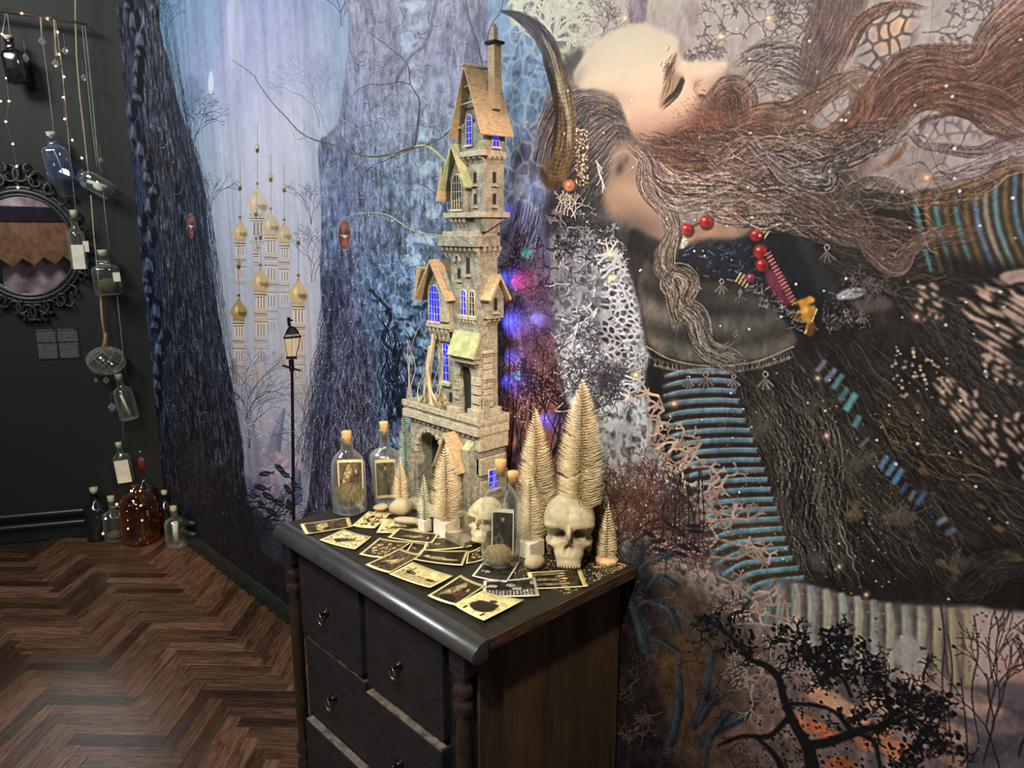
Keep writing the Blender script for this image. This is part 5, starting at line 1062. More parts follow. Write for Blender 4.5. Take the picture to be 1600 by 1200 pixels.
def column(x):
    r0 = .0165
    prof = [(0, .06), (.022, .06), (.022, .1), (.017, .11), (.021, .122), (.017, .134), (.013, .14), (.019, .152), (.021, .165), (.019, .178), (.013, .184), (.0135, .19), (.021, .204), (.0215, .215), (.018, .228), (.012, .236), (.014, .243), (.0165, .30), (.0165, .55), (.0145, .655), (.012, .664), (.018, .672), (.021, .684), (.018, .697), (.013, .702), (.0195, .711), (.0215, .722), (.018, .735), (.012, .74), (.016, .748), (.018, .757), (.014, .762)]
    return MB().lathe(prof, (x, .836, 0), 28).build('column', m_bead, chest)
for x in (-1.708, -1.022):
    column(x); MB().box(x - .0235, x + .0235, .82, .862, .758, .824).build('column_block', m_blk, chest, bevel=.0015)
    MB().box(x - .0245, x + .0245, .815, .862, 0, .075).build('foot', m_blk, chest, bevel=.002)
for x in (-1.685, -1.02): MB().box(x - .02, x + .02, 1.24, 1.285, 0, .07).build('foot', m_blk, chest, bevel=.002)
# ------------------------------------------------------------------ the model tower
m_st = mat('model_stone', (.36, .37, .31), .9, 0, .28, 70, 1.0, 300, col2=(.15, .155, .13), detail=9)
m_st2 = mat('model_stone_pale', (.48, .45, .36), .9, 0, .2, 80, 1.0, 300, col2=(.27, .255, .20), detail=9)
m_roof = mat('weathered_roof', (.52, .41, .26), .85, 0, .22, 70, .5, 300, col2=(.30, .24, .15), stretch=(1, 1, 3), detail=8)
m_mossr = mat('moss_tinted_roof', (.40, .44, .24), .9, 0, .25, 50, .5, 260, col2=(.22, .28, .16))
m_dk = mat('shade_and_cap_black', (.012, .011, .010), .95)  # near-black painted as shade in openings; also the chimney cap's colour
m_frm = mat('pale_frame', (.52, .50, .42), .8, 0, .15, 80)
m_wood = mat('dead_root', (.56, .50, .36), .85, 0, .25, 40, .6, 120, col2=(.30, .26, .18), stretch=(1, 1, .3))
m_twig = mat('dark_twig', (.10, .085, .06), .8, 0, .25, 60)
def emitm(name, col, st):
    m, n, out = nt(name); e = n.nodes.new('ShaderNodeEmission'); e.inputs[0].default_value = (*col, 1); e.inputs[1].default_value = st; n.links.new(e.outputs[0], out.inputs[0]); return m
m_blue = emitm('blue_lit_pane', (.02, .03, .75), 1.05)
castle = thing('model_castle', 'tall ruined model castle tower on an arched stone base, blue-lit windows', 'model castle', (-1.50, 1.21, TOPZ))
def bx(x0, x1, y0, y1, z0, z1, name='wall', m=None, par=None, bev=.0012): return MB().box(x0, x1, y0, y1, z0, z1).build(name, m or m_st, par or castle, bevel=bev)
def arch(x0, x1, z0, z1, n=9, point=0.0):
    r = (x1 - x0) / 2; cx = (x0 + x1) / 2; zs = z1 - r * (1 + point)
    return [(x0, z0)] + [(cx - r * math.cos(a), zs + r * (1 + point) * math.sin(a) ** (1 - .25 * (point > 0))) for a in np.linspace(0, PI, n)] + [(x1, z0)]
def window(x0, x1, z0, z1, y, axis='y', lit=True, nx=2, nz=4, arched=True, point=0, surround=True):
    """a recessed pane with glazing bars on a wall face; y is the face (outside is -y, or +x for axis 'x')"""
    s_ = -1 if axis == 'y' else 1
    pane_p = arch(x0, x1, z0, z1, 9, point) if arched else [(x0, z0), (x0, z1), (x1, z1), (x1, z0)]
    w_ = MB().prism(pane_p, axis, y, y + s_ * .0008).build('window', m_blue if lit else m_dk, castle)
    if lit: w_['label'] = 'window glowing deep blue'
    t = .0011; b = MB()
    def bar(a0, a1, c0, c1):
        if axis == 'y': b.box(a0, a1, y - .0026, y - .0004, c0, c1)
        else: b.box(y + .0004, y + .0026, a0, a1, c0, c1)
    for i in range(1, nx): q = x0 + (x1 - x0) * i / nx; bar(q - t / 2, q + t / 2, z0, z1 - (.001 if arched else 0))
    for i in range(1, nz): q = z0 + (z1 - z0) * i / nz; bar(x0, x1, q - t / 2, q + t / 2)
    if b.v: b.build('glazing_bars', m_frm, w_)
    if surround:
        op = [(u, v) for u, v in pane_p]; cx = (x0 + x1) / 2; cz = (z0 + z1) / 2; g = .0028
        b = MB(); pts = [((u, y - .001, v) if axis == 'y' else (y + .001, u, v)) for u, v in op]
        b.tube(pts, .0019, 6); 
        if axis == 'y': b.box(x0 - .004, x1 + .004, y - .006, y, z0 - .005, z0 - .0005)
        else: b.box(y, y + .006, x0 - .004, x1 + .004, z0 - .005, z0 - .0005)
        b.build('window_surround', m_frm, w_)
    return w_
def slit(x0, x1, z0, z1, y, axis='y'): 
    b = MB()
    if axis == 'y': b.box(x0, x1, y - .0008, y + .002, z0, z1)
    else: b.box(y - .002, y + .0008, x0, x1, z0, z1)
    b.build('slit', m_dk, castle)
    b = MB()
    for z in (z0 - .004, ): b.box(x0 - .004, x1 + .004, y - .006, y + .001, z - .0045, z) if axis == 'y' else b.box(y - .001, y + .006, x0 - .004, x1 + .004, z - .0045, z)
    b.build('sill', m_st2, castle)
def gable_roof(x0, x1, y0, y1, ze, zr, axis='y', t=.005, over=.0, m=None, name='roof'):
    """two slopes meeting at a ridge that runs along axis; one mesh"""
    c = (x0 + x1) / 2
    p = [(x0, ze), (c, zr), (x1, ze), (x1 + t * .3, ze - t * .6), (x1, ze - t), (c, zr - t * 1.5), (x0, ze - t), (x0 - t * .3, ze - t * .6)]
    return MB().prism([(u, v) for u, v in p], axis, y0, y1).build(name, m or m_roof, castle, bevel=.0006)
def corbels(x0, x1, y, z0, z1, n, axis='y', d=.012, par=None):
    for i in range(n):
        q = x0 + (x1 - x0) * (i + .5) / n; w_ = (x1 - x0) / n * .28
        b = MB()
        if axis == 'y': b.prism([(y, z1), (y - d, z1), (y - d * .9, z1 - (z1 - z0) * .35), (y - d * .4, z1 - (z1 - z0) * .6), (y, z0)], 'x', q - w_, q + w_)
        else: b.prism([(y, z1), (y + d, z1), (y + d * .9, z1 - (z1 - z0) * .35), (y + d * .4, z1 - (z1 - z0) * .6), (y, z0)], 'y', q - w_, q + w_)
        b.build('corbel', m_st2, castle)
# --- arched base
XL, XR, YF, YB = -1.642, -1.357, 1.17, 1.262
ar = [(-1.612, .852), (-1.612, 1.0)] + [(-1.556 - .056 * math.cos(a), 1.0 + .056 * math.sin(a) * 1.2) for a in np.linspace(0.2, PI - .01, 12)] + [(-1.50, .90), (-1.50, .852)]
# wall with the arch cut through: outline goes round the opening
poly = [(XL, .852)] + ar + [(XR, .852), (XR, 1.10), (XL, 1.10)]
MB().prism(poly, 'y', YF, YB).build('arched_base', m_st, castle, bevel=.001)
MB().box(-1.612, -1.5, YF + .05, YF + .054, .852, 1.07).build('arch_shade', m_dk, castle)  # dark panel standing in for the shade inside the arch
for i, a in enumerate(np.linspace(.12, PI - .12, 11)):     # voussoirs
    c_, s_ = math.cos(a), math.sin(a) * 1.2
    MB().obox((-1.556 - .062 * c_, YF - .001, 1.0 + .062 * s_), (.0125, .006, .0135), Matrix.Rotation(-(PI / 2 - a) * -1, 3, 'Y')).build('voussoir', m_st2, castle, bevel=.001)
for x, z0, z1 in ((-1.640, .853, .99), (-1.374, .853, .965)):
    MB().box(x - .006, x + .016, YF - .008, YF + .01, z0, z1).build('buttress', m_st, castle, bevel=.002)
# right end: stacked courses of the pier, each proud of the next
z = .853; k = 0
for h, o_, y0, y1 in ((.05, .010, 1.165, 1.262), (.02, .003, 1.172, 1.255), (.052, .007, 1.172, 1.258), (.014, .002, 1.175, 1.255), (.044, .008, 1.170, 1.258), (.016, .003, 1.175, 1.25), (.040, .010, 1.166, 1.262)):
    MB().box(XR - .01, XR + o_, y0, y1, z, z + h).build('pier_course', m_st2 if k % 2 == 0 else m_st, castle, bevel=.0022); z += h + .0015; k += 1
window(1.195, 1.228, .955, 1.005, XR + .0075, 'x', True, 2, 3, False)
for i in range(14): MB().box(XL + .004 + i * .0202, XL + .0145 + i * .0202, YF - .006, YF + .002, 1.088, 1.099).build('dentil', m_st2, castle)
bx(-1.657, -1.344, 1.156, 1.262, 1.099, 1.118, 'cornice', m_st2); bx(-1.650, -1.348, 1.162, 1.266, 1.117, 1.128, 'cornice'); bx(-1.662, -1.350, 1.158, 1.268, 1.127, 1.142, 'terrace', m_st2)
slit(-1.487, -1.475, 1.035, 1.062, YF)
# gatehouse on the base front
bx(-1.468, -1.402, 1.138, 1.175, .92, 1.022, 'gatehouse'); MB().prism([(-1.468, 1.02), (-1.435, 1.082), (-1.402, 1.02)], 'y', 1.138, 1.176).build('gatehouse', m_st, castle)
gable_roof(-1.482, -1.388, 1.122, 1.178, 1.006, 1.098, t=.007)
MB().prism([(-1.466, .92), (-1.404, .92), (-1.412, .90), (-1.43, .885), (-1.447, .892), (-1.458, .905)], 'y', 1.142, 1.172).build('bracket', m_st, castle)
window(-1.449, -1.421, .948, 1.008, 1.138, 'y', True, 2, 3, False); MB().lathe([(0, 0), (.0075, 0), (.0075, .002), (0, .002)], (-1.435, 1.1375, 1.045), 16, rot=Matrix.Rotation(PI / 2, 3, 'X')).build('round_window', m_dk, castle)
MB().tube([(-1.435 + .0085 * math.cos(a), 1.137, 1.045 + .0085 * math.sin(a)) for a in np.linspace(0, 2 * PI, 17)[:-1]], .0015, 6, closed=True).build('round_frame', m_st2, castle)
bx(-1.398, -1.372, 1.150, 1.175, .9, 1.06, 'buttress'); MB().prism([(1.150, 1.06), (1.175, 1.06), (1.175, 1.085)], 'x', -1.398, -1.372).build('buttress_cap', m_mossr, castle)
bx(-1.40, -1.368, 1.140, 1.176, .853, .90, 'buttress', m_st2)
# --- lower tower with its doorway
TX0, TX1, TY0, TY1 = -1.462, -1.358, 1.176, 1.236
dz0, dz1 = 1.143, 1.268
dp = [(-1.428, dz0), (-1.430, 1.20), (-1.436, 1.235)] + [(-1.412 - .022 * math.cos(a), 1.238 + .030 * math.sin(a)) for a in np.linspace(.1, PI - .1, 8)] + [(-1.390, 1.22), (-1.392, dz0)]
MB().prism([(TX0, 1.142)] + dp + [(TX1, 1.142), (TX1, 1.56), (TX0, 1.56)], 'y', TY0, TY1).build('tower', m_st, castle, bevel=.001)
MB().box(-1.44, -1.385, TY0 + .012, TY0 + .016, 1.142, 1.272).build('doorway_shade', m_dk, castle)  # dark sheet set just inside the opening, painted as its shade
for z in (1.152, 1.176, 1.2, 1.222): 
    MB().box(-1.384, -1.356, TY0 - .006, TY0 + .004, z, z + .02).build('quoin', m_st2, castle, bevel=.0015)
    MB().box(-1.455, -1.436, TY0 - .006, TY0 + .004, z, z + .02).build('quoin', m_st, castle, bevel=.0015)
bx(-1.392, -1.350, TY0 - .012, TY1 + .006, 1.142, 1.162, 'plinth', m_st2); bx(-1.47, -1.428, TY0 - .016, TY0 + .01, 1.142, 1.157, 'plinth', m_st2); bx(-1.355, -1.349, 1.18, 1.2, 1.142, 1.188, 'plinth')
MB().prism([(1.156, 1.288), (1.150, 1.292), (1.176, 1.352), (1.182, 1.348)], 'x', -1.452, -1.354).build('canopy_roof', m_mossr, castle, bevel=.0008)
bx(-1.448, -1.360, 1.160, 1.178, 1.276, 1.288, 'lintel', m_st2); MB().prism([(1.156, 1.288), (1.178, 1.344), (1.178, 1.288)], 'x', -1.364, -1.356).build('canopy_side', m_st, castle)
corbels(-1.446, -1.362, 1.178, 1.262, 1.276, 3)
for z in np.arange(1.165, 1.30, .016):    # pilaster of stacked blocks on the right face
    MB().box(-1.358, -1.3535, 1.188, 1.216, z, z + .0138).build('block', m_st2, castle, bevel=.001)
bx(-1.358, -1.350, 1.184, 1.220, 1.300, 1.306, 'sill', m_st2); bx(-1.358, -1.350, 1.186, 1.218, 1.236, 1.246, 'sill', m_st2)
window(-1.424, -1.404, 1.392, 1.452, TY0, 'y', True, 2, 4); window(-1.392, -1.372, 1.392, 1.452, TY0, 'y', False, 2, 4)
bx(-1.43, -1.366, TY0 - .007, TY0 + .002, 1.381, 1.389, 'sill', m_st2); corbels(-1.428, -1.368, TY0, 1.362, 1.381, 5, d=.006)
slit(-1.402, -1.390, 1.492, 1.532, TY0); slit(-1.436, -1.424, 1.478, 1.502, TY0)
MB().tube([(-1.434 + .010 * math.cos(a), TY0 - .003, 1.522 + .013 * math.sin(a)) for a in np.linspace(-.4, PI + .4, 12)], .0034, 7).build('niche_arch', m_st2, castle)
# --- oriel bay with its own roof, left of the tower
bx(-1.545, -1.458, 1.165, 1.226, 1.345, 1.452, 'oriel'); MB().prism([(-1.545, 1.45), (-1.5015, 1.508), (-1.458, 1.45)], 'y', 1.165, 1.226).build('oriel', m_st, castle)
gable_roof(-1.572, -1.447, 1.146, 1.230, 1.428, 1.522, t=.006)
MB().prism([(-1.588, 1.415), (-1.566, 1.502), (-1.560, 1.50), (-1.575, 1.415)], 'y', 1.15, 1.228).build('roof', m_roof, castle)
window(-1.537, -1.493, 1.368, 1.458, 1.165, 'y', True, 4, 5, True, .3); bx(-1.488, -1.458, 1.158, 1.168, 1.37, 1.44, 'buttress', m_st2)
bx(-1.548, -1.456, 1.160, 1.226, 1.352, 1.362, 'sill', m_st2); corbels(-1.545, -1.460, 1.17, 1.322, 1.352, 5, d=.008)
bx(-1.528, -1.458, 1.182, 1.226, 1.142, 1.345, 'annexe'); window(-1.506, -1.482, 1.215, 1.315, 1.182, 'y', True, 2, 5, True); bx(-1.512, -1.462, 1.172, 1.184, 1.318, 1.328, 'lintel', m_st2)
slit(-1.484, -1.472, 1.162, 1.186, 1.182); bx(-1.514, -1.474, 1.174, 1.184, 1.202, 1.210, 'sill', m_mossr)
MB().prism([(-1.575, 1.285), (-1.545, 1.355), (-1.538, 1.352), (-1.555, 1.285)], 'y', 1.19, 1.225).build('side_roof', mat('verdigris', (.34, .50, .40), .8, 0, .2, 40), castle)
# --- small dormer on the right face
bx(-1.360, -1.340, 1.188, 1.240, 1.385, 1.445, 'dormer'); MB().prism([(1.186, 1.444), (1.214, 1.482), (1.242, 1.444)], 'x', -1.360, -1.338).build('dormer', m_st, castle)
cR = [(1.178, 1.432), (1.214, 1.492), (1.250, 1.432), (1.246, 1.427), (1.214, 1.480), (1.182, 1.427)]
MB().prism(cR, 'x', -1.364, -1.322).build('dormer_roof', m_roof, castle, bevel=.0006)
slit(1.208, 1.218, 1.405, 1.435, -1.340, 'x'); corbels(1.19, 1.238, -1.358, 1.365, 1.385, 3, 'x', .014)
# --- first cornice, then the overhanging upper stage
bx(-1.492, -1.347, 1.158, 1.236, 1.555, 1.580, 'cornice', m_st); bx(-1.480, -1.354, 1.166, 1.232, 1.578, 1.590, 'cornice', m_st2)
corbels(-1.486, -1.350, 1.176, 1.528, 1.555, 8, d=.014); corbels(1.18, 1.245, -1.358, 1.53, 1.555, 4, 'x', .010)
bx(-1.455, -1.352, 1.176, 1.240, 1.588, 1.625, 'neck'); corbels(-1.45, -1.39, 1.176, 1.596, 1.622, 4, d=.012)
MB().prism([(1.180, 1.590), (1.246, 1.622), (1.164, 1.622)], 'x', -1.362, -1.335).build('bracket', m_st, castle)
bx(-1.468, -1.328, 1.160, 1.250, 1.622, 1.634, 'platform', m_st2)
bx(-1.392, -1.334, 1.176, 1.236, 1.632, 1.752, 'upper_tower')
for z in (1.652, 1.700): slit(-1.372, -1.362, z, z + .024, 1.176); slit(1.200, 1.210, z, z + .024, -1.334, 'x')
# lattice bay with a gable, left of the shaft
bx(-1.452, -1.392, 1.170, 1.232, 1.632, 1.712, 'bay'); MB().prism([(-1.452, 1.71), (-1.422, 1.768), (-1.392, 1.71)], 'y', 1.170, 1.232).build('bay', m_st, castle)
window(-1.444, -1.408, 1.642, 1.722, 1.170, 'y', False, 4, 4, True, .5, True)
gable_roof(-1.470, -1.376, 1.150, 1.236, 1.694, 1.790, t=.006, m=m_mossr)
MB().prism([(-1.490, 1.662), (-1.468, 1.740), (-1.462, 1.738), (-1.476, 1.66)], 'y', 1.155, 1.23).build('roof', m_roof, castle)
bx(-1.400, -1.390, 1.165, 1.175, 1.632, 1.71, 'buttress'); gable_roof(-1.462, -1.396, 1.19, 1.236, 1.77, 1.84, t=.005, name='roof')
# --- crowning house and chimney
corbels(-1.408, -1.330, 1.176, 1.742, 1.760, 4, d=.012); corbels(1.178, 1.236, -1.334, 1.742, 1.760, 4, 'x', .010)
bx(-1.412, -1.326, 1.162, 1.238, 1.758, 1.770, 'platform', m_st2); bx(-1.406, -1.330, 1.168, 1.236, 1.768, 1.832, 'crown_house')
MB().prism([(-1.406, 1.83), (-1.368, 1.945), (-1.330, 1.83)], 'y', 1.176, 1.236).build('crown_house', m_st, castle)
window(-1.386, -1.366, 1.785, 1.850, 1.168, 'y', True, 2, 5); window(1.196, 1.216, 1.780, 1.806, -1.330, 'x', True, 2, 2, False)
gable_roof(-1.424, -1.312, 1.146, 1.246, 1.806, 1.955, t=.006); MB().tube([(-1.368, 1.142, 1.953), (-1.368, 1.248, 1.953)], .0042, 8).build('ridge', m_roof, castle)
for z, w_ in ((1.872, .030), (1.908, .018)): MB().tube([(-1.368 - w_, 1.160, z), (-1.368 + w_, 1.160, z + .004)], .0022, 6).build('gable_tie', m_wood, castle)
bx(-1.424, -1.402, 1.166, 1.176, 1.822, 1.827, 'beam', m_wood)
ch = MB().box(-1.344, -1.322, 1.196, 1.218, 1.86, 2.002).build('chimney', m_roof, castle, bevel=.0015)
MB().box(-1.349, -1.317, 1.191, 1.223, 1.998, 2.004).build('chimney_cap', m_dk, ch); MB().box(-1.339, -1.328, 1.201, 1.213, 2.004, 2.034).build('chimney_pot', m_roof, ch, bevel=.001); MB().ball((-1.3335, 1.207, 2.038), .004, 8, 6).build('finial', m_st, ch)
# --- dead roots, moss and driftwood
def root(pts, r0, r1, m=None, name='root', par=None):
    P_ = mural_spline(pts, 7); n = len(P_); return MB().tube(P_, [r0 + (r1 - r0) * i / (n - 1) for i in range(n)], 7).build(name, m or m_wood, par or castle)
def mural_spline(q, k):
    q = np.asarray(q, float)
    if len(q) < 3: return [q[0] + (q[1] - q[0]) * t for t in np.linspace(0, 1, k)]
    e = np.concatenate([2 * q[:1] - q[1:2], q, 2 * q[-1:] - q[-2:-1]]); t = np.arange(k)[:, None] / k; o = []
    for i in range(len(e) - 3):
        a, b_, c_, d_ = e[i:i + 4]; o.append(.5 * (2 * b_ + (c_ - a) * t + (2 * a - 5 * b_ + 4 * c_ - d_) * t * t + (3 * b_ - a - 3 * c_ + d_) * t ** 3))
    o.append(e[-2:-1]); return list(np.concatenate(o))
rr = random.Random(4)
root([(-1.585, 1.18, 1.142), (-1.57, 1.175, 1.20), (-1.545, 1.172, 1.27), (-1.53, 1.172, 1.335)], .008, .005)
root([(-1.535, 1.165, 1.142), (-1.54, 1.162, 1.20), (-1.552, 1.166, 1.25), (-1.545, 1.17, 1.30)], .006, .004)
root([(-1.60, 1.17, 1.143), (-1.575, 1.168, 1.165), (-1.56, 1.17, 1.20)], .004, .002); root([(-1.50, 1.166, 1.143), (-1.53, 1.162, 1.18), (-1.545, 1.164, 1.22)], .004, .002)
for i in range(9):
    x = -1.655 + rr.random() * .14; root([(x, 1.165, 1.142), (x + rr.uniform(-.01, .03), 1.165, 1.18), (x + rr.uniform(-.01, .05), 1.168, 1.23 + rr.random() * .05), (x + rr.uniform(-.03, .05), 1.17, 1.27 + rr.random() * .09)], .0016, .0006, name='twig')
b = MB()
for i in range(50):
    a = rr.random() * 6.3; r_ = .012 + rr.random() * .008; c_ = Vector((-1.487 + rr.uniform(-.006, .006), 1.163, 1.158 + rr.uniform(-.004, .010)))
    b.tube([c_ + Vector((r_ * math.cos(a + t), rr.uniform(-.004, .004), r_ * .75 * math.sin(a + t))) for t in (0, .6, 1.2, 1.8)], .0007, 4)
o = b.build('moss_nest', mat('straw', (.42, .33, .18), .9, 0, .3, 90), castle, weld=False)
# the long bare boughs that reach out to the left
def bough(pts, r0, r1, m=m_twig, y=1.235):
    return root([on_y(px, py, y + dy) for px, py, dy in pts], r0, r1, m, 'bough')
m_pbr = mat('pale_green_bough', (.34, .36, .24), .8, 0, .2, 50)
bough([(708, 266, -.01), (700, 256, -.01), (680, 236, -.01), (664, 228, -.01), (648, 229, -.01)], .0052, .0032, m_pbr)
B0 = bough([(648, 229, -.01), (625, 236, -.01), (600, 243, -.01), (573, 244, -.02), (550, 238, -.02), (520, 226, -.03), (490, 218, -.03), (467, 205, -.03), (448, 184, -.03), (425, 160, -.03), (405, 132, -.03), (396, 118, -.03), (378, 104, -.03), (362, 94, -.03)], .0030, .0009)
for pts, r0 in (([(655, 229, 0), (630, 238, 0), (600, 252, 0), (578, 262, 0), (574, 280, 0), (570, 310, 0), (569, 345, 0)], .0016), ([(648, 229, 0), (652, 200, 0), (655, 170, 0), (655, 156, 0), (645, 138, 0), (640, 128, 0), (638, 105, 0), (625, 88, 0), (605, 72, 0), (592, 62, 0), (576, 50, 0)], .0021),
                ([(640, 132, 0), (625, 128, 0), (600, 132, 0), (578, 132, 0), (560, 140, 0), (552, 149, 0)], .0015), ([(534, 232, -.03), (528, 250, -.03), (510, 262, -.03), (498, 276, -.03), (491, 293, -.03)], .0012), ([(573, 244, -.02), (555, 262, -.02), (535, 280, -.03), (518, 298, -.03), (504, 318, -.03)], .0013), ([(570, 240, -.02), (568, 222, -.02), (560, 204, -.02), (540, 190, -.02), (518, 172, -.02), (490, 158, -.02), (460, 146, -.02)], .0013),
                ([(520, 226, -.03), (510, 205, -.03), (502, 180, -.03), (492, 160, -.03), (488, 143, -.03), (493, 118, -.03)], .0013), ([(478, 214, -.03), (465, 218, -.03), (456, 205, -.03), (450, 188, -.03)], .0012), ([(474, 208, -.03), (476, 198, -.03), (474, 190, -.03)], .001), ([(638, 225, 0), (644, 205, 0), (641, 192, 0)], .0012), ([(620, 215, 0), (610, 185, 0), (600, 165, 0), (592, 150, 0)], .0009), ([(400, 122, -.03), (397, 110, -.03)], .001),
                ([(664, 228, 0), (690, 215, 0), (706, 200, 0), (713, 192, 0)], .0016), ([(665, 230, 0), (668, 245, 0), (655, 262, 0), (650, 285, 0), (646, 300, 0)], .0012), ([(640, 228, 0), (615, 240, 0), (600, 248, 0)], .0013), ([(590, 262, 0), (592, 285, 0), (594, 305, 0)], .0009), ([(570, 309, 0), (550, 310, 0), (532, 309, 0)], .0009),
                ([(650, 284, 0), (672, 296, 0), (690, 320, 0), (700, 345, 0)], .0014), ([(646, 300, 0), (672, 320, 0), (684, 335, 0), (690, 352, 0)], .0009)):
    bough([(x, y, d - .012 if d == 0 else d) for x, y, d in pts], r0, r0 * .45, m_twig if r0 > .0013 else m_pbr)
bough([(694, 368, -.02), (670, 366, -.02), (645, 360, -.02), (628, 350, -.02), (610, 338, -.02), (590, 333, -.02), (560, 334, -.02), (538, 342, -.02), (530, 356, -.02)], .0019, .0008, m_pbr); bough([(648, 361, -.02), (638, 350, -.02), (628, 338, -.02)], .0012, .0006, m_pbr); bough([(660, 365, -.02), (672, 385, -.02), (690, 402, -.02)], .0011, .0006)
bough([(756, 112, 0), (750, 88, 0), (745, 64, 0), (735, 35, 0), (728, 0, 0), (722, -30, 0)], .0016, .0008); bough([(764, 95, 0), (762, 60, 0), (770, 35, 0), (782, 18, 0), (790, -20, 0)], .0013, .0007)
bough([(747, 86, 0), (735, 95, 0), (722, 102, 0), (704, 106, 0)], .0012, .0006, m_pbr)
MB().prism([(-1.635, .851), (-1.58, .851), (-1.50, .851), (-1.495, .864), (-1.56, .872), (-1.62, .874), (-1.64, .862)], 'y', 1.135, 1.165).build('driftwood', m_wood, castle, bevel=.004)
# LED string tucked behind the tower, throwing coloured spots on the print
for px, py, col, pw, cone in ((788, 330, (.12, .12, 1), .030, 20), (795, 435, (.10, .12, 1), .06, 30), (800, 505, (.10, .14, 1), .11, 44), (838, 500, (.3, .3, 1), .06, 20), (797, 600, (.08, .10, 1), .07, 34), (800, 560, (.1, .12, 1), .05, 30), (852, 660, (.08, .10, 1), .09, 26), (812, 440, (1, .05, .12), .05, 30), (822, 396, (.05, 1, .5), .030, 15), (808, 588, (.05, 1, .4), .030, 14), (795, 640, (.1, .12, 1), .05, 30)):
    t = on_y(px, py, WALL); c_ = (t.x - .050, 1.262, t.z)
    d = bpy.data.lights.new('led', 'SPOT'); d.energy = pw * 7; d.color = col; d.spot_size = math.radians(cone * 1.9); d.spot_blend = 1; d.shadow_soft_size = .003
    o = bpy.data.objects.new('led', d); COL.objects.link(o); o.location = c_; o.rotation_euler = (t - Vector(c_)).to_track_quat('-Z', 'Y').to_euler()
MB().tube([(-1.35, 1.262, 1.145), (-1.346, 1.264, 1.3), (-1.35, 1.262, 1.5), (-1.345, 1.264, 1.61)], .0012, 5).build('led_wire', mat('black_wire', (.01, .01, .01), .5), castle)
# ------------------------------------------------------------------ things on the chest top
def T(x, y): return on_z(x, y, TOPZ)
m_cork = mat('cork', (.72, .47, .22), .85, 0, .2, 160, .5, 500, col2=(.50, .30, .13))
m_gl = glass('clear_glass'); m_glg = glass('greenish_glass', (.90, .97, .93)); m_frost = glass('cloudy_glass', (.80, .84, .86), rough=.25, dens=1.4)
m_moss = mat('dried_moss', (.16, .13, .05), .95, 0, .4, 120, 1.0, 260, col2=(.05, .045, .02))
m_sand = mat('sand_moss', (.34, .27, .12), .95, 0, .3, 160, 1.0, 400, col2=(.16, .13, .06))
m_twine = mat('twine', (.60, .55, .42), .9, 0, .2, 200)
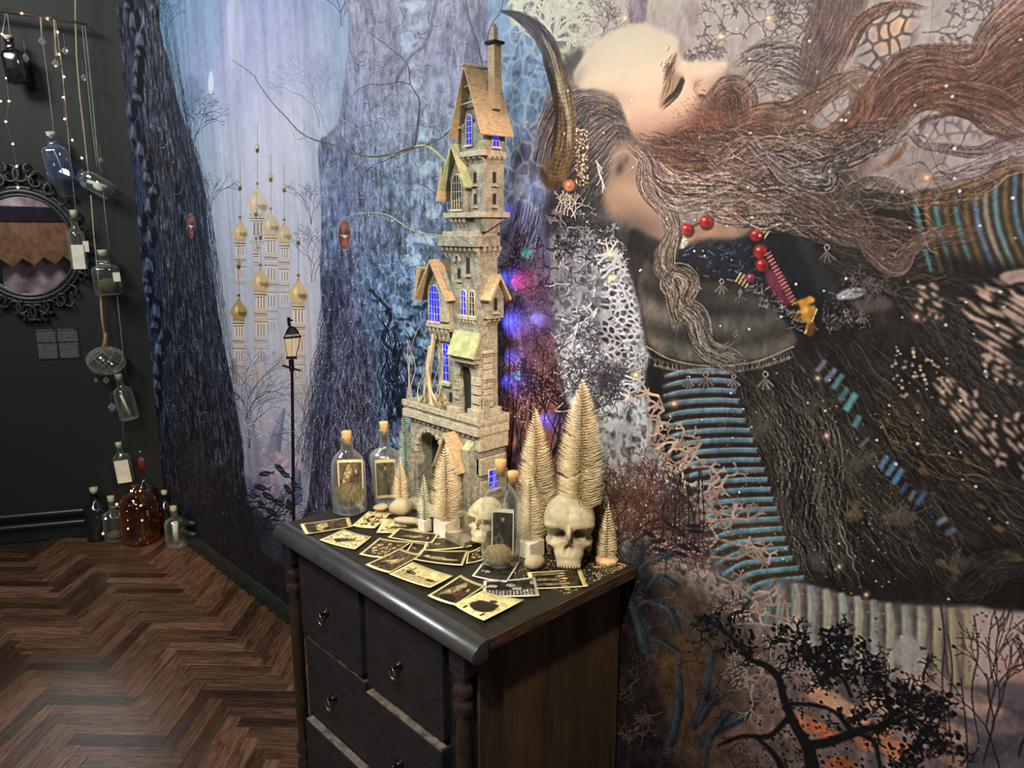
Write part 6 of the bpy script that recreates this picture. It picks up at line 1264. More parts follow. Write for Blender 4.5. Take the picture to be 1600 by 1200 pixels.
# small prints, painted here
RP = np.random.RandomState(2)
def photo_art(kind, h=96, w=136):
    Y, X = np.mgrid[0:h, 0:w].astype(float); Y /= h; X /= w; r = RP
    pal = dict(dark=((.17, .14, .10), (.62, .56, .42)), mid=((.30, .26, .18), (.74, .68, .50)), light=((.82, .76, .56), (.20, .17, .12)), grey=((.13, .12, .12), (.62, .60, .56)))[kind[0]]
    bg, fg = np.array(pal[0]), np.array(pal[1])
    im = np.ones((h, w, 3)) * bg
    g = r.rand(9, 12); gy = np.clip(Y * 7.9, 0, 7.99); gx = np.clip(X * 10.9, 0, 10.99); yi, xi = gy.astype(int), gx.astype(int); fy, fx = gy - yi, gx - xi
    n = (g[yi, xi] * (1 - fx) + g[yi, xi + 1] * fx) * (1 - fy) + (g[yi + 1, xi] * (1 - fx) + g[yi + 1, xi + 1] * fx) * fy
    def blob(x, y, rx, ry, c, a=1.0, ang=0.0, s_=.15):
        dx, dy = X - x, (Y - y); u = (dx * math.cos(ang) + dy * math.sin(ang)) / rx; v = (-dx * math.sin(ang) + dy * math.cos(ang)) / ry
        m_ = np.clip((1 - np.sqrt(u * u + v * v)) / s_, 0, 1)[..., None] * a; im[:] = im * (1 - m_) + np.array(c) * m_
    def rect(x0, y0, x1, y1, c, a=1.0): im[int(y0 * h):int(y1 * h), int(x0 * w):int(x1 * w)] = im[int(y0 * h):int(y1 * h), int(x0 * w):int(x1 * w)] * (1 - a) + np.array(c) * a
    im += (n - .5)[..., None] * .18
    k = kind[1]; sub = fg; skin = np.array((.66, .56, .42)); drk = np.array((.07, .06, .05))
    if k == 'group':
        for i in range(6): x = .14 + i * .145; blob(x, .66, .085, .30, drk if i % 2 else sub * .7, .9); blob(x, .36 + .04 * (i % 2), .045, .07, skin, 1)
    elif k == 'lying':
        blob(.5, .60, .40, .13, sub, .9, .1); blob(.2, .52, .07, .09, skin, 1); blob(.7, .52, .16, .09, drk, .8, .3); rect(0, .75, 1, .9, bg * .6, .6)
    elif k == 'flowers':
        for i in range(26): blob(.15 + r.rand() * .7, .2 + r.rand() * .6, .05, .09, (sub, drk, skin)[i % 3], .9, r.rand() * 3)
    elif k == 'sofa':
        blob(.5, .6, .34, .22, drk, .95); blob(.5, .46, .30, .12, drk * 1.5, 1); blob(.52, .3, .10, .06, sub * .6, .9); rect(.2, .8, .26, .92, drk); rect(.74, .8, .8, .92, drk)
        for i in range(5): blob(.28 + i * .11, .5, .018, .05, sub, .6)
    elif k == 'landscape':
        rect(0, .55, 1, 1, bg * .7 if bg.mean() > .4 else bg * 1.6, .7); blob(.25, .5, .14, .10, sub, .8, .3); blob(.78, .6, .12, .06, drk, .8); rect(.2, .2, .23, .6, drk, .8); rect(.05, .35, .4, .38, drk, .6)
        for i in range(14): blob(r.rand(), .55 + r.rand() * .1, .02, .05, drk, .7)
    elif k == 'portrait':
        blob(.5, .95, .22, .40, drk, 1); blob(.5, .50, .10, .30, drk, 1); blob(.5, .22, .065, .085, skin, 1); blob(.5, .14, .08, .06, drk, 1)
    elif k == 'fence':
        rect(0, .62, 1, .92, sub, .8)
        for i in range(16): rect(.03 + i * .062, .62, .05 + i * .062, .92, drk, .9)
        for i in range(12): blob(r.rand(), .2 + r.rand() * .35, .10, .10, (sub, drk)[i % 2], .8)
    elif k == 'women':
        blob(.35, .5, .14, .4, sub * .9, .9, .4); blob(.42, .22, .06, .09, skin, 1); blob(.65, .6, .22, .18, (.30, .16, .12), .8, .5); blob(.72, .36, .05, .07, skin, 1); blob(.5, .8, .3, .12, drk, .9)
    elif k == 'figure':
        blob(.45, .55, .30, .12, sub, .9, -.6); blob(.62, .35, .05, .07, skin, 1); blob(.35, .7, .12, .09, drk, .8)
    for gs, am in ((20, .16), (44, .12)):
        g = r.rand(gs + 1, gs + 1); yy_, xx_ = Y * (gs - .01), X * (gs - .01); a_, b_ = yy_.astype(int), xx_.astype(int); fy, fx = yy_ - a_, xx_ - b_
        q_ = (g[a_, b_] * (1 - fx) + g[a_, b_ + 1] * fx) * (1 - fy) + (g[a_ + 1, b_] * (1 - fx) + g[a_ + 1, b_ + 1] * fx) * fy
        im *= (1 + (q_ - .5) * am * 6)[..., None] if k not in ('sofa', 'landscape') else (1 + (q_ - .5) * am * 2.5)[..., None]
    im += r.randn(h, w, 1) * .025
    border = np.array((.94, .88, .66)) if kind[0] != 'grey' else np.array((.80, .80, .76))
    bw = .055; m_ = (X < bw) | (X > 1 - bw) | (Y < bw * 1.4) | (Y > 1 - bw * 1.4)
    im[m_] = border + (n[m_] - .5)[:, None] * .06
    return np.clip(im, 0, 1)
def photo(corners, kind, label, z, curl=.003, name='photograph'):
    """corners on the chest top: left, far, right, near; slightly curled card"""
    c_ = [T(*q) for q in corners]; ctr = sum(c_, Vector()) / 4; N = 7
    def pt(u, v, top): 
        p = (c_[0] * (1 - u) + c_[3] * u) * (1 - v) + (c_[1] * (1 - u) + c_[2] * u) * v
        k = curl * ((2 * u - 1) ** 2 * .8 + (2 * v - 1) ** 2 * .3) ; return Vector((p.x, p.y, TOPZ + z + k + (.0006 if top else .0001)))
    b = MB(); b.uv = []
    for top in (1, 0):
        for j in range(N):
            for i in range(N): b.v.append(tuple(pt(i / (N - 1), j / (N - 1), top))); b.uv.append((i / (N - 1), j / (N - 1)))
    for j in range(N - 1):
        for i in range(N - 1):
            a = j * N + i; b.f.append((a, a + 1, a + N + 1, a + N)); b.f.append((a + N * N, a + N + N * N, a + N + 1 + N * N, a + 1 + N * N)); b.sm += [True, True]
    ed = [i for i in range(N)] + [j * N + N - 1 for j in range(1, N)] + [N * N - 1 - i for i in range(1, N)] + [(N - 1 - j) * N for j in range(1, N - 1)]
    for i in range(len(ed)): p, q = ed[i], ed[(i + 1) % len(ed)]; b.f.append((p, p + N * N, q + N * N, q)); b.sm.append(False)
    im_ = image_from('print', photo_art(kind)); me = b.build(name, print_mat('photo_print', im_, .35, .95), weld=False)
    return tag(me, label, 'photograph', 'old photographs spread on the chest')
PH = [([(583, 803), (600, 790), (625, 796), (612, 806)], ('mid', 'landscape'), 'cream-edged photograph half hidden between two stones behind the tall round bottle', 0),
      ([(469, 821), (546, 810), (551, 825), (478, 837)], ('mid', 'lying'), 'pale photograph of a reclining figure, leftmost on the chest top', .0004),
      ([(499, 846), (537, 829), (581, 841), (555, 861)], ('light', 'figure'), 'cream photograph with a dark animal, lying alone near the left front edge', .0008),
      ([(550, 824), (576, 801), (611, 804), (586, 828)], ('light', 'flowers'), 'photograph with dark leafy shapes beside the round bottle and small stone', .0014),
      ([(588, 835), (600, 812), (668, 816), (662, 832)], ('light', 'lying'), 'pale photograph pinned under the long stone and the big round stone', .0010),
      ([(634, 865), (645, 848), (670, 851), (668, 868)], ('dark', 'landscape'), 'small dark photograph peeping out between three others in the middle', .0002),
      ([(660, 863), (668, 842), (720, 838), (738, 856)], ('dark', 'landscape'), 'brown landscape photograph tucked behind, below the white tree block', .0008),
      ([(606, 843), (623, 828), (686, 837), (676, 852)], ('dark', 'figure'), 'dark brown photograph with a golden patch, in front of the tree blocks', .0024),
      ([(561, 869), (593, 843), (645, 849), (604, 875)], ('mid', 'flowers'), 'sepia photograph of a crowd of plants, middle left of the spread', .0012),
      ([(645, 878), (660, 862), (732, 864), (723, 888)], ('dark', 'lying'), 'wide dark photograph of people on the ground with a white border', .0030),
      ([(571, 887), (626, 861), (660, 871), (608, 900)], ('mid', 'figure'), 'sepia photograph of a leaning figure near the front edge', .0038),
      ([(608, 902), (645, 883), (708, 905), (672, 924)], ('light', 'landscape'), 'bright cream photograph of a jetty near the front edge', .0046),
      ([(728, 884), (732, 865), (751, 857), (760, 876)], ('dark', 'flowers'), 'small photograph just left of the flat bottle with the picture inside', .0018),
      ([(737, 903), (752, 884), (812, 881), (792, 913)], ('grey', 'landscape'), 'grey photograph lying under the flat glass bottle', .0012),
      ([(753, 935), (756, 911), (836, 905), (843, 935)], ('grey', 'fence'), 'grey photograph of a white fence and trees, right of the front group', .0024),
      ([(824, 897), (908, 891), (919, 919), (831, 923)], ('dark', 'group'), 'dark group photograph in front of the large skull', .0006),
      ([(668, 936), (720, 903), (759, 920), (711, 951)], ('dark', 'women'), 'dark reddish photograph of two people near the front corner', .0040),
      ([(709, 951), (753, 929), (819, 943), (756, 976)], ('light', 'sofa'), 'cream photograph of a dark upholstered sofa, nearest the front corner', .0050)]
for q in PH: photo(*q)
# bottles
def shell(prof, c, m, n=32, name='glass', par=None, sx=1, sy=1, rotz=0, power=None): 
    return MB().lathe(prof, c, n, sx, sy, Matrix.Rotation(rotz, 3, 'Z'), True, power).build(name, m, par)
def cork(c, r, h, par, m=None): return MB().lathe([(0, 0), (r * .86, 0), (r * .9, h * .45), (r, h * .5), (r * 1.06, h * .95), (r * .98, h), (0, h)], c, 16).build('cork', m or m_cork, par)
def card_in(c, w_, h_, rz, kind, par, lean=0):
    b = MB(); R_ = Matrix.Rotation(rz, 3, 'Z') @ Matrix.Rotation(lean, 3, 'X'); N = 6; b.uv = []
    for k in (0, 1):
        for j in (0, 1):
            for i in range(N): u = i / (N - 1); b.v.append(tuple(Vector(c) + R_ @ Vector(((u - .5) * w_, .004 * math.cos((u - .5) * 3) + .0006 * k, j * h_)))); b.uv.append((u, j))
    for i in range(N - 1): b.f += [(i, i + 1, i + 1 + N, i + N), (i + 2 * N, i + 3 * N, i + 1 + 3 * N, i + 1 + 2 * N)]; b.sm += [True] * 2
    b.build('picture_card', print_mat('card_print', image_from('card', photo_art(kind, 120, 90)), .5, .95), par, weld=False)
c1 = T(547, 800); bo = thing('glass_bottle', 'round-shouldered clear bottle with cork, moss and a sepia picture, at the far left', 'bottle', c1)
R1 = .045
shell([(0, .004), (R1 * .8, .002), (R1, .008), (R1, .118), (R1 * .985, .130), (R1 * .93, .142), (R1 * .83, .153), (R1 * .68, .162), (R1 * .50, .169), (.0175, .175), (.0145, .184), (.014, .198), (.0165, .200), (.0165, .206), (.0145, .208), (.0145, .212)], c1, m_gl, par=bo)
shell([(0, .022), (R1 * .80, .018), (R1 * .9, .03), (R1 * .9, .05)], c1, m_gl, name='inner_glass', par=bo)
cork(c1 + Vector((0, 0, .190)), .0125, .035, bo)
MB().ball(c1 + Vector((0, 0, .052)), (.041, .041, .029), 24, 14, fn=lambda d: 1 + .10 * math.sin(9 * d.x + 4 * d.z) * math.sin(7 * d.y + 3)).build('moss', m_moss, bo)
card_in(c1 + Vector((.004, .004, .056)), .066, .090, .92, ('mid', 'women'), bo)
c2 = T(604, 785); bo = thing('glass_bottle', 'tapered frosted clear bottle with cork, second from the left behind the small tree', 'bottle', c2)
shell([(0, .003), (.030, .001), (.032, .006), (.041, .132), (.040, .140), (.030, .150), (.018, .157), (.0125, .165), (.0115, .200), (.0145, .203), (.0145, .209), (.012, .211)], c2, m_frost, par=bo); cork(c2 + Vector((0, 0, .198)), .0115, .034, bo)
card_in(c2 + Vector((0, .0, .012)), .056, .112, .98, ('mid', 'portrait'), bo)
c3 = T(780, 885) + Vector((0, .006, 0)); bo = thing('glass_bottle', 'flat rounded flask of clear glass with cork, moss and a portrait, at the front', 'bottle', c3)
fr = math.radians(47)
shell([(0, .004), (.034, .002), (.043, .010), (.0445, .05), (.0445, .142), (.040, .162), (.026, .184), (.0155, .196), (.0135, .206), (.0135, .222), (.0160, .224), (.0160, .229), (.0140, .231)], c3, m_gl, 40, par=bo, sx=1, sy=.66, rotz=fr); cork(c3 + Vector((0, 0, .214)), .0125, .036, bo)
MB().ball(c3 + Vector((-.004, 0, .026)), (.037, .025, .026), 24, 12, Matrix.Rotation(fr, 3, 'Z'), fn=lambda d: 1 + .08 * math.sin(11 * d.x + 2) * math.sin(9 * d.y)).build('moss', m_sand, bo)
card_in(c3 + Vector((.006, -.002, .030)), .050, .104, fr - .15, ('grey', 'portrait'), bo, -.08)
c4 = Vector((-1.212, 1.150, TOPZ)); bo = thing('glass_bottle', 'small clear bottle with cork half hidden behind the flat flask', 'bottle', c4)
shell([(0, .003), (.022, .001), (.024, .006), (.024, .11), (.020, .135), (.011, .155), (.010, .178)], c4, m_gl, 24, par=bo); cork(c4 + Vector((0, 0, .168)), .013, .028, bo)
# stones
m_stone = mat('river_stone', (.46, .40, .27), .7, 0, .18, 22, .3, 120, col2=(.30, .27, .19))
for px, py, r, rz, lb in ((627, 806, (.033, .026, .0235), .5, 'large round beige stone beside the leftmost small tree'), (595, 798, (.021, .014, .0095), .4, 'small flat stone between the two leftmost bottles'), (640, 822, (.040, .015, .0095), -.1, 'long narrow stone lying across a pale photograph'),
                          (712, 842, (.023, .017, .0125), .2, 'oval stone beside the largest tree block'), (836, 889, (.025, .018, .0165), .6, 'smooth egg-shaped stone in front of the white tree block'), (655, 825, (.007, .006, .005), 0, 'tiny pebble at the end of the long stone'), (592, 812, (.011, .008, .006), .3, 'tiny pebble on the corner of the leafy photograph')):
    c_ = T(px, py); s0 = rr.random() * 9
    zz_ = r[2] + (.0055 if 'photograph' in lb or 'long' in lb or 'tiny' in lb else 0)
    tag(MB().ball(c_ + Vector((0, 0, zz_)), r, 20, 12, Matrix.Rotation(rz + .7, 3, 'Z'), fn=lambda d: 1 + .05 * math.sin(3 * d.x + s0) + .04 * math.sin(4 * d.y + s0 * 2)).build('stone', m_stone), lb, 'stone')
# bottle-brush trees
m_br = mat('cream_bristle', (.78, .68, .49), .9, 0, .12, 60); m_brg = mat('frosted_green_bristle', (.36, .52, .44), .9, 0, .25, 40, col2=(.62, .68, .56)); m_brp = mat('pale_green_bristle', (.66, .68, .50), .9, 0, .2, 40, col2=(.50, .56, .42))
m_wire = mat('core_wire', (.30, .27, .20), .6, .3); m_blkw = mat('white_block', (.78, .72, .62), .75, 0, .1, 30, .25, 120)
def brush(label, c, H, R, mt_, base=None, z0=.0, lean=(0, 0), dens=1.0, shape=1.55):
    """twisted-wire tree: rings of fine bristles curving upward"""
    c = Vector(c); t = thing('bottle_brush_tree', label, 'miniature tree', c, 'bottle brush trees on the chest'); r_ = random.Random(int(H * 1e4))
    if base == 'block': MB().box(c.x - .024, c.x + .024, c.y - .024, c.y + .024, c.z + .0005, c.z + z0).build('block_base', m_blkw, t, bevel=.0015)
    elif base == 'small': MB().box(c.x - .012, c.x + .012, c.y - .012, c.y + .012, c.z + .0005, c.z + z0).build('block_base', m_blkw, t, bevel=.001)
    elif base == 'disc': MB().lathe([(0, 0), (.026, 0), (.027, .006), (.022, .012), (0, .013)], c, 9, smooth=False).build('wooden_disc', mat('birch', (.70, .46, .28), .8, 0, .2, 40), t)
    zb = z0; L_ = Vector((lean[0], lean[1], 1)).normalized()
    MB().tube([c + L_ * z for z in (zb - .004 if zb > .005 else 0, H * .5, H - .004)], [.0018, .0014, .0006], 6).build('wire_stem', m_wire, t)
    b = MB(); turns = int((H - zb) / .0066); per = int(30 * dens * max(.8, R / .04)); h_ = H - zb
    for k in range(turns):
        for i in range(per):
            f = (k + i / per) / turns; z = zb + .003 + f * (h_ - .006)
            rad = R * (max(0, 1 - f ** shape) * 1.0 + .03) * (min(1, f / .06 + .82)) * r_.uniform(.92, 1.10)
            a = 2 * PI * i / per + r_.uniform(-.08, .08) + k * .4; ca, sa = math.cos(a), math.sin(a)
            up = rad * (.16 + .30 * f) + .003
            p0 = c + L_ * (z - up * .5); w_ = .00062 + .00022 * (R > .04)
            p1 = p0 + Vector((ca * rad * .55, sa * rad * .55, up * .25)); p2 = p0 + Vector((ca * rad, sa * rad, up * .5 + rad * .18))
            nx = Vector((-sa, ca, 0)) * w_; uz = Vector((0, 0, w_ * 1.2))
            n0 = len(b.v); b.v += [tuple(p0 + nx), tuple(p0 - nx), tuple(p0 + uz), tuple(p1 + nx), tuple(p1 - nx), tuple(p1 + uz), tuple(p2)]
            b.f += [(n0, n0 + 3, n0 + 5, n0 + 2), (n0 + 2, n0 + 5, n0 + 4, n0 + 1), (n0 + 1, n0 + 4, n0 + 3, n0), (n0 + 3, n0 + 6, n0 + 5), (n0 + 5, n0 + 6, n0 + 4), (n0 + 4, n0 + 6, n0 + 3)]; b.sm += [False] * 6
    b.build('bristles', mt_, t, weld=False, kind='stuff')
    return t
brush('small cream tree on a white block beside the large round stone', T(627, 792), .147, .027, m_br, 'small', .024)
brush('narrow pale green tree just left of the cream tree on a white block', T(664, 829) , .153, .0205, m_brp, 'small', .030)
brush('medium cream tree on a square white block in front of the stone arch', Vector((-1.397, 1.098, TOPZ)), .236, .044, m_br, 'block', .040, shape=2.2)
brush('tallest cream tree behind the large skull', Vector((-1.085, 1.238, TOPZ)), .425, .055, m_br, None, .125, (.01, 0), 1.1, 2.7)
brush('second tallest cream tree between the flask and the large skull', Vector((-1.206, 1.222, TOPZ)), .338, .051, m_br, None, .03, (-.015, 0), 1.05, 2.4)
brush('cream tree on a white block in front of the second tallest tree', T(830, 868) + Vector((-.004, 0, 0)), .204, .036, m_br, 'block', .040, shape=2.0)
brush('little cream tree on a wooden disc at the right end of the chest', T(948, 877), .146, .027, m_br, 'disc', .012)
brush('frosted green tree squeezed in at the left of the castle base', Vector((-1.704, 1.196, TOPZ)), .268, .030, m_brg, None, .02, shape=1.9)
# skulls
def skull(c, H, yaw, label, tint, tilt=0.0, jaw=False):
    """sculpted as a distance field: cranium, cheekbones, sockets, nose and upper jaw"""
    bm = bmesh.new(); bmesh.ops.create_icosphere(bm, subdivisions=6, radius=1); D = np.array([v.co[:] for v in bm.verts])
    D /= np.linalg.norm(D, axis=1, keepdims=True)
    # model frame: x right, y back (face towards -y), z up; unit = skull height
    def ell(p, c_, r): q = (p - np.array(c_)) / np.array(r); l = np.linalg.norm(q, axis=1); return (l - 1) * min(r)
    def smin(a, b, k): h = np.clip(.5 + .5 * (b - a) / k, 0, 1); return b * (1 - h) + a * h - k * h * (1 - h)
    def smax(a, b, k): return -smin(-a, -b, k)
    def box(p, c_, r, rd): q = np.abs(p - np.array(c_)) - np.array(r) + rd; return np.linalg.norm(np.maximum(q, 0), axis=1) + np.minimum(q.max(axis=1), 0) - rd
    def sdf(p):
        m_ = p.copy(); m_[:, 0] = np.abs(m_[:, 0])
        d = ell(p, (0, .04, .15), (.355, .36, .345))
        d = smin(d, ell(m_, (.12, -.20, .15), (.21, .17, .17)), .12)
        d = smin(d, ell(m_, (.15, -.285, .118), (.150, .060, .030)), .05)      # brow
        d = smin(d, box(p, (0, -.18, -.13), (.20, .15, .20), .09), .06)
        d = smin(d, ell(m_, (.190, -.235, -.140), (.080, .070, .055)), .05)     # cheekbones
        d = smin(d, ell(m_, (.285, -.06, -.13), (.036, .17, .032)), .04)
        d = smin(d, ell(m_, (.268, .02, -.20), (.045, .10, .16)), .03)
        d = smin(d, ell(p, (0, -.24, -.29), (.185, .135, .13)), .06)           # upper jaw
        d = smin(d, ell(p, (0, -.27, -.385), (.165, .11, .075)), .03)
        d = smin(d, ell(p, (0, -.385, .02), (.036, .06, .095)), .03)          # nasal bone
        d = smax(d, -ell(m_, (.150, -.37, -.005), (.106, .24, .090)), .015)     # sockets
        d = smax(d, -ell(m_, (.140, -.17, .0), (.088, .22, .076)), .012)
        d = smax(d, -ell(m_, (.028, -.38, -.205), (.042, .17, .072)), .010)
        d = smax(d, -ell(p, (0, -.39, -.155), (.028, .15, .055)), .010)
        d = smax(d, -ell(m_, (.262, -.17, -.31), (.075, .20, .115)), .025)       # hollow under the cheek
        return d
    t = np.full(len(D), 1.0); o = np.array((0, .0, -.0))
    for _ in range(90): t = t - sdf(o + D * t[:, None]) * .6 * -1 * -1
    P_ = o + D * t[:, None]; R_ = Matrix.Rotation(yaw, 3, 'Z') @ Matrix.Rotation(tilt, 3, 'X')
    zmin = -.445
    for v, p in zip(bm.verts, P_): q = R_ @ Vector(p); v.co = Vector((q.x, q.y, q.z - zmin)) * H
    me = bpy.data.meshes.new('skull'); bm.to_mesh(me); bm.free(); me.polygons.foreach_set('use_smooth', [True] * len(me.polygons)); me.materials.append(tint)
    th_ = thing('skull', label, 'skull', c); ob = bpy.data.objects.new('cranium', me); COL.objects.link(ob); ob.parent = th_
    for i in range(10):
        a = (i - 4.5) * .25; x = .156 * math.sin(a) * 1.05; y = -.262 - .108 * math.cos(a)
        q = R_ @ Vector((x, y, -.412)); q.z -= zmin
        b = MB().ball((0, 0, 0), (.0135 * 1.1 * H, .012 * H, .034 * H), 8, 6, R_ @ Matrix.Rotation(a, 3, 'Z')); b.v = [tuple(Vector(v) + q * H) for v in b.v]
        b.build('tooth', tint, th_, local=True)
    return th_
m_bone = mat('old_bone', (.50, .43, .30), .6, 0, .15, 22, .35, 120, col2=(.25, .23, .16)); m_bone2 = mat('pitted_bone', (.66, .58, .40), .8, 0, .3, 34, .8, 90, col2=(.30, .25, .15))
def facing(v): return math.atan2(-v.y, -v.x) + PI / 2
sk = T(892, 886) + Vector((-.030, .026, 0))
skull(sk, .166, facing(sk) + .0, 'large grey-beige human skull facing forward at the right of the chest', m_bone, -.16)
tag(MB().prism([(-1.372, .851), (-1.300, .851), (-1.298, .866), (-1.34, .872), (-1.374, .868)], 'y', 1.072, 1.158).build('driftwood', mat('grey_driftwood', (.20, .17, .11), .9, 0, .3, 30, .5, 80), bevel=.003), 'short weathered board under the smaller skull', 'driftwood')
sk2 = on_y(760, 836, 1.118); sk2.z = TOPZ + .022; skull(sk2, .108, facing(sk2) - .55, 'smaller pitted skull half hidden behind the flat flask', m_bone2, -.15)

# dusty crumbs of moss and sand at the right end of the top
b = MB(); rc = random.Random(12)
for i in range(900):
    u = rc.random(); v = rc.random(); X = -.975 - .20 * u ** 1.6; Y = 1.285 - .20 * v ** 1.5 - .03 * u; k = .0009 + .0016 * rc.random()
    n0 = len(b.v); b.v += [(X - k, Y, TOPZ + .0003), (X + k * .7, Y - k, TOPZ + .0003), (X + k * .6, Y + k, TOPZ + .0003), (X, Y, TOPZ + k * 1.2)]; b.f += [(n0, n0 + 1, n0 + 3), (n0 + 1, n0 + 2, n0 + 3), (n0 + 2, n0, n0 + 3), (n0, n0 + 2, n0 + 1)]; b.sm += [False] * 4
o = b.build('moss_crumbs', mat('crumbs', (.40, .30, .14), .95, 0, .4, 90), weld=False, kind='stuff'); tag(o, 'scattered sandy moss crumbs around the large skull and small right tree', 'moss')
# ------------------------------------------------------------------ the green wall: mirror, strings of bottles, plate of text
m_frame = mat('black_green_frame', (.035, .042, .034), .38, 0, .3, 60, .3, 90, col2=(.012, .016, .013))
def mirror_mat():
    m, n, out = nt('silvered_glass'); g = n.nodes.new('ShaderNodeBsdfGlossy'); g.inputs[0].default_value = (.86, .88, .86, 1); g.inputs['Roughness'].default_value = .012; n.links.new(g.outputs[0], out.inputs[0]); return m
MC = on_far(42, 384, 0); ms = (MC - CORNER).dot(WD); mz = MC.z; RX, RY = .212, .236
def FL(u, v, w_): return far(ms + u, mz + v, w_)
mir = thing('oval_mirror', 'oval wall mirror in an ornate dark scrollwork frame on the green wall', 'mirror', far(ms, mz, .0))
A_ = np.linspace(0, 2 * PI, 73)[:-1]
b = MB(); b.v = [tuple(FL(0, 0, .024))] + [tuple(FL(RX * math.cos(a), RY * math.sin(a), .024)) for a in A_]; b.f = [(0, i + 1, (i + 1) % 72 + 1) for i in range(72)]; b.sm = [False] * 72
b.build('mirror_glass', mirror_mat(), mir, weld=False)
def ering(k, w_, r): return MB().tube([FL((RX + k) * math.cos(a), (RY + k) * math.sin(a), w_) for a in A_], r, 8, closed=True)
ering(.004, .026, .008).build('inner_rim', m_frame, mir); ering(.022, .020, .013).build('frame_ring', m_frame, mir); ering(.040, .016, .009).build('frame_ring', m_frame, mir)
b = MB(); b.v = [tuple(FL((RX + k) * math.cos(a), (RY + k) * math.sin(a), w_)) for k, w_ in ((0, .016), (.046, .012), (.046, .001), (0, .001)) for a in A_]
b.f = [(j * 72 + i, j * 72 + (i + 1) % 72, ((j + 1) % 4) * 72 + (i + 1) % 72, ((j + 1) % 4) * 72 + i) for j in range(4) for i in range(72)]; b.sm = [True] * len(b.f); b.build('frame_body', m_frame, mir)
def scroll(a, dist, size, turn=1, th=.0075, k=1.6, par=mir):
    """an acanthus-like curl rooted on the frame at angle a"""
    cx, cy = (RX + dist) * math.cos(a), (RY + dist) * math.sin(a); pts = []; rad = []
    for i in range(22):
        t = i / 21; ang = a + PI + turn * t * k * PI; rr_ = size * (1 - .78 * t); pts.append(FL(cx + rr_ * math.cos(ang), cy + rr_ * math.sin(ang), .018 + .012 * math.sin(t * PI))); rad.append(th * (1 - .55 * t))
    b = MB().tube(pts, rad, 7); b.ball(pts[-1], th * .8, 8, 6); b.build('scroll', m_frame, par)
for i in range(22):
    a = 2 * PI * i / 22; v = abs(math.sin(a)) ** 2
    scroll(a, .052 + .02 * v, .030 + .010 * v, 1 if math.cos(a) * math.sin(a) > 0 else -1)
    if i % 2 == 0: scroll(a + .14, .080 + .028 * v, .022 + .012 * v, -1 if math.cos(a) * math.sin(a) > 0 else 1, .006)
for sg in (-1, 1):     # crest and foot
    for u, v, s_, k in ((.028, .135, .050, 1.8), (.085, .105, .042, 1.7), (.14, .065, .036, 1.6), (.055, .165, .024, 1.5)):
        for top in (1, -1):
            pts = []; rad = []
            vv_ = v * (1 if top == 1 else .88)
            for i in range(24):
                t = i / 23; ang = PI / 2 * top + sg * top * t * k * PI; r_ = s_ * (1 - .8 * t); pts.append(FL(sg * u + r_ * math.cos(ang), top * (RY + vv_ - .04) + r_ * math.sin(ang), .02 + .012 * math.sin(t * PI))); rad.append(.0095 * (1 - .5 * t))
            MB().tube(pts, rad, 7).build('scroll', m_frame, mir)
# plate with the wall text: pale ruled paragraphs in two columns
pa, pb, pc_, pd = [on_far(*q, 0) for q in ((53, 514), (122, 511), (125, 560), (57, 563))]
s0, s1 = (pa - CORNER).dot(WD), (pb - CORNER).dot(WD); z1_, z0_ = pa.z, pd.z
art = np.zeros((150, 210, 3)) + np.array((.10, .115, .105)); r9 = np.random.RandomState(8)
for cx in (8, 110):
    for row in range(0, 128, 3):
        y = 14 + row
        if 62 < y < 70 or y > 144: continue
        x = cx
        while x < cx + 92:
            w_ = r9.randint(3, 9); 
            if x + w_ < cx + 94: art[y:y + 2, x:x + w_] = np.array((.50, .52, .49)) * r9.uniform(.7, 1.1)
            x += w_ + 2
    art[4:9, cx:cx + 80:1] = (.40, .42, .38); art[4:9, cx:cx + 80:7] = (.12, .13, .12)
b = MB(); b.v = [tuple(far(s_, z, w_)) for w_ in (.0035, .0005) for s_, z in ((s0, z0_), (s1, z0_), (s1, z1_), (s0, z1_))]; b.f = [(0, 1, 2, 3), (7, 6, 5, 4)] + [(i, i + 4, (i + 1) % 4 + 4, (i + 1) % 4) for i in range(4)]; b.sm = [False] * 6
b.uv = [(0, 0), (1, 0), (1, 1), (0, 1)] * 2
tag(b.build('text_panel', print_mat('text_print', image_from('text', art), .6, 1), weld=False), 'small grey panel of fine text in two columns below the mirror', 'sign')
# the bough and everything that hangs from it
m_rope = mat('rope', (.36, .34, .20), .9, 0, .25, 200, .5, 500); m_thin = mat('thin_string', (.46, .45, .40), .9, 0, .2, 100); m_jute = mat('jute', (.42, .27, .13), .9, 0, .25, 200, .6, 600)
m_lblk = mat('black_glass', (.010, .011, .015), .10, 0, .1, 5, spec=.8, coat=.5); m_paper = mat('paper_label', (.74, .72, .56), .8, 0, .08, 30, .2, 100); m_amb = glass('amber_glass', (.40, .15, .025), rough=.04, dens=1.2)
m_bulb = emitm('warm_bulb', (1.0, .72, .38), 26); m_cry = glass('crystal', (.93, .97, 1.0), rough=.0, dens=2.4)
OFF = .10
def HP(x, y, off=OFF): return on_far(x, y, off)
tag(MB().tube([HP(-40, 12), HP(0, 16), HP(35, 21), HP(70, 25), HP(105, 32), HP(135, 38)], [.010, .010, .009, .009, .008, .006], 8).build('hanging_bough', mat('dark_bark', (.05, .035, .022), .9, 0, .3, 30, .5, 60)), 'dark horizontal bough at the top of the green wall carrying the strings', 'bough')
tag(MB().tube([HP(-12, 14, .0)] + [HP(-12, 14), ], .003, 6).build('bough_hook', m_knob), 'small hook holding the left end of the bough to the wall', 'hook')
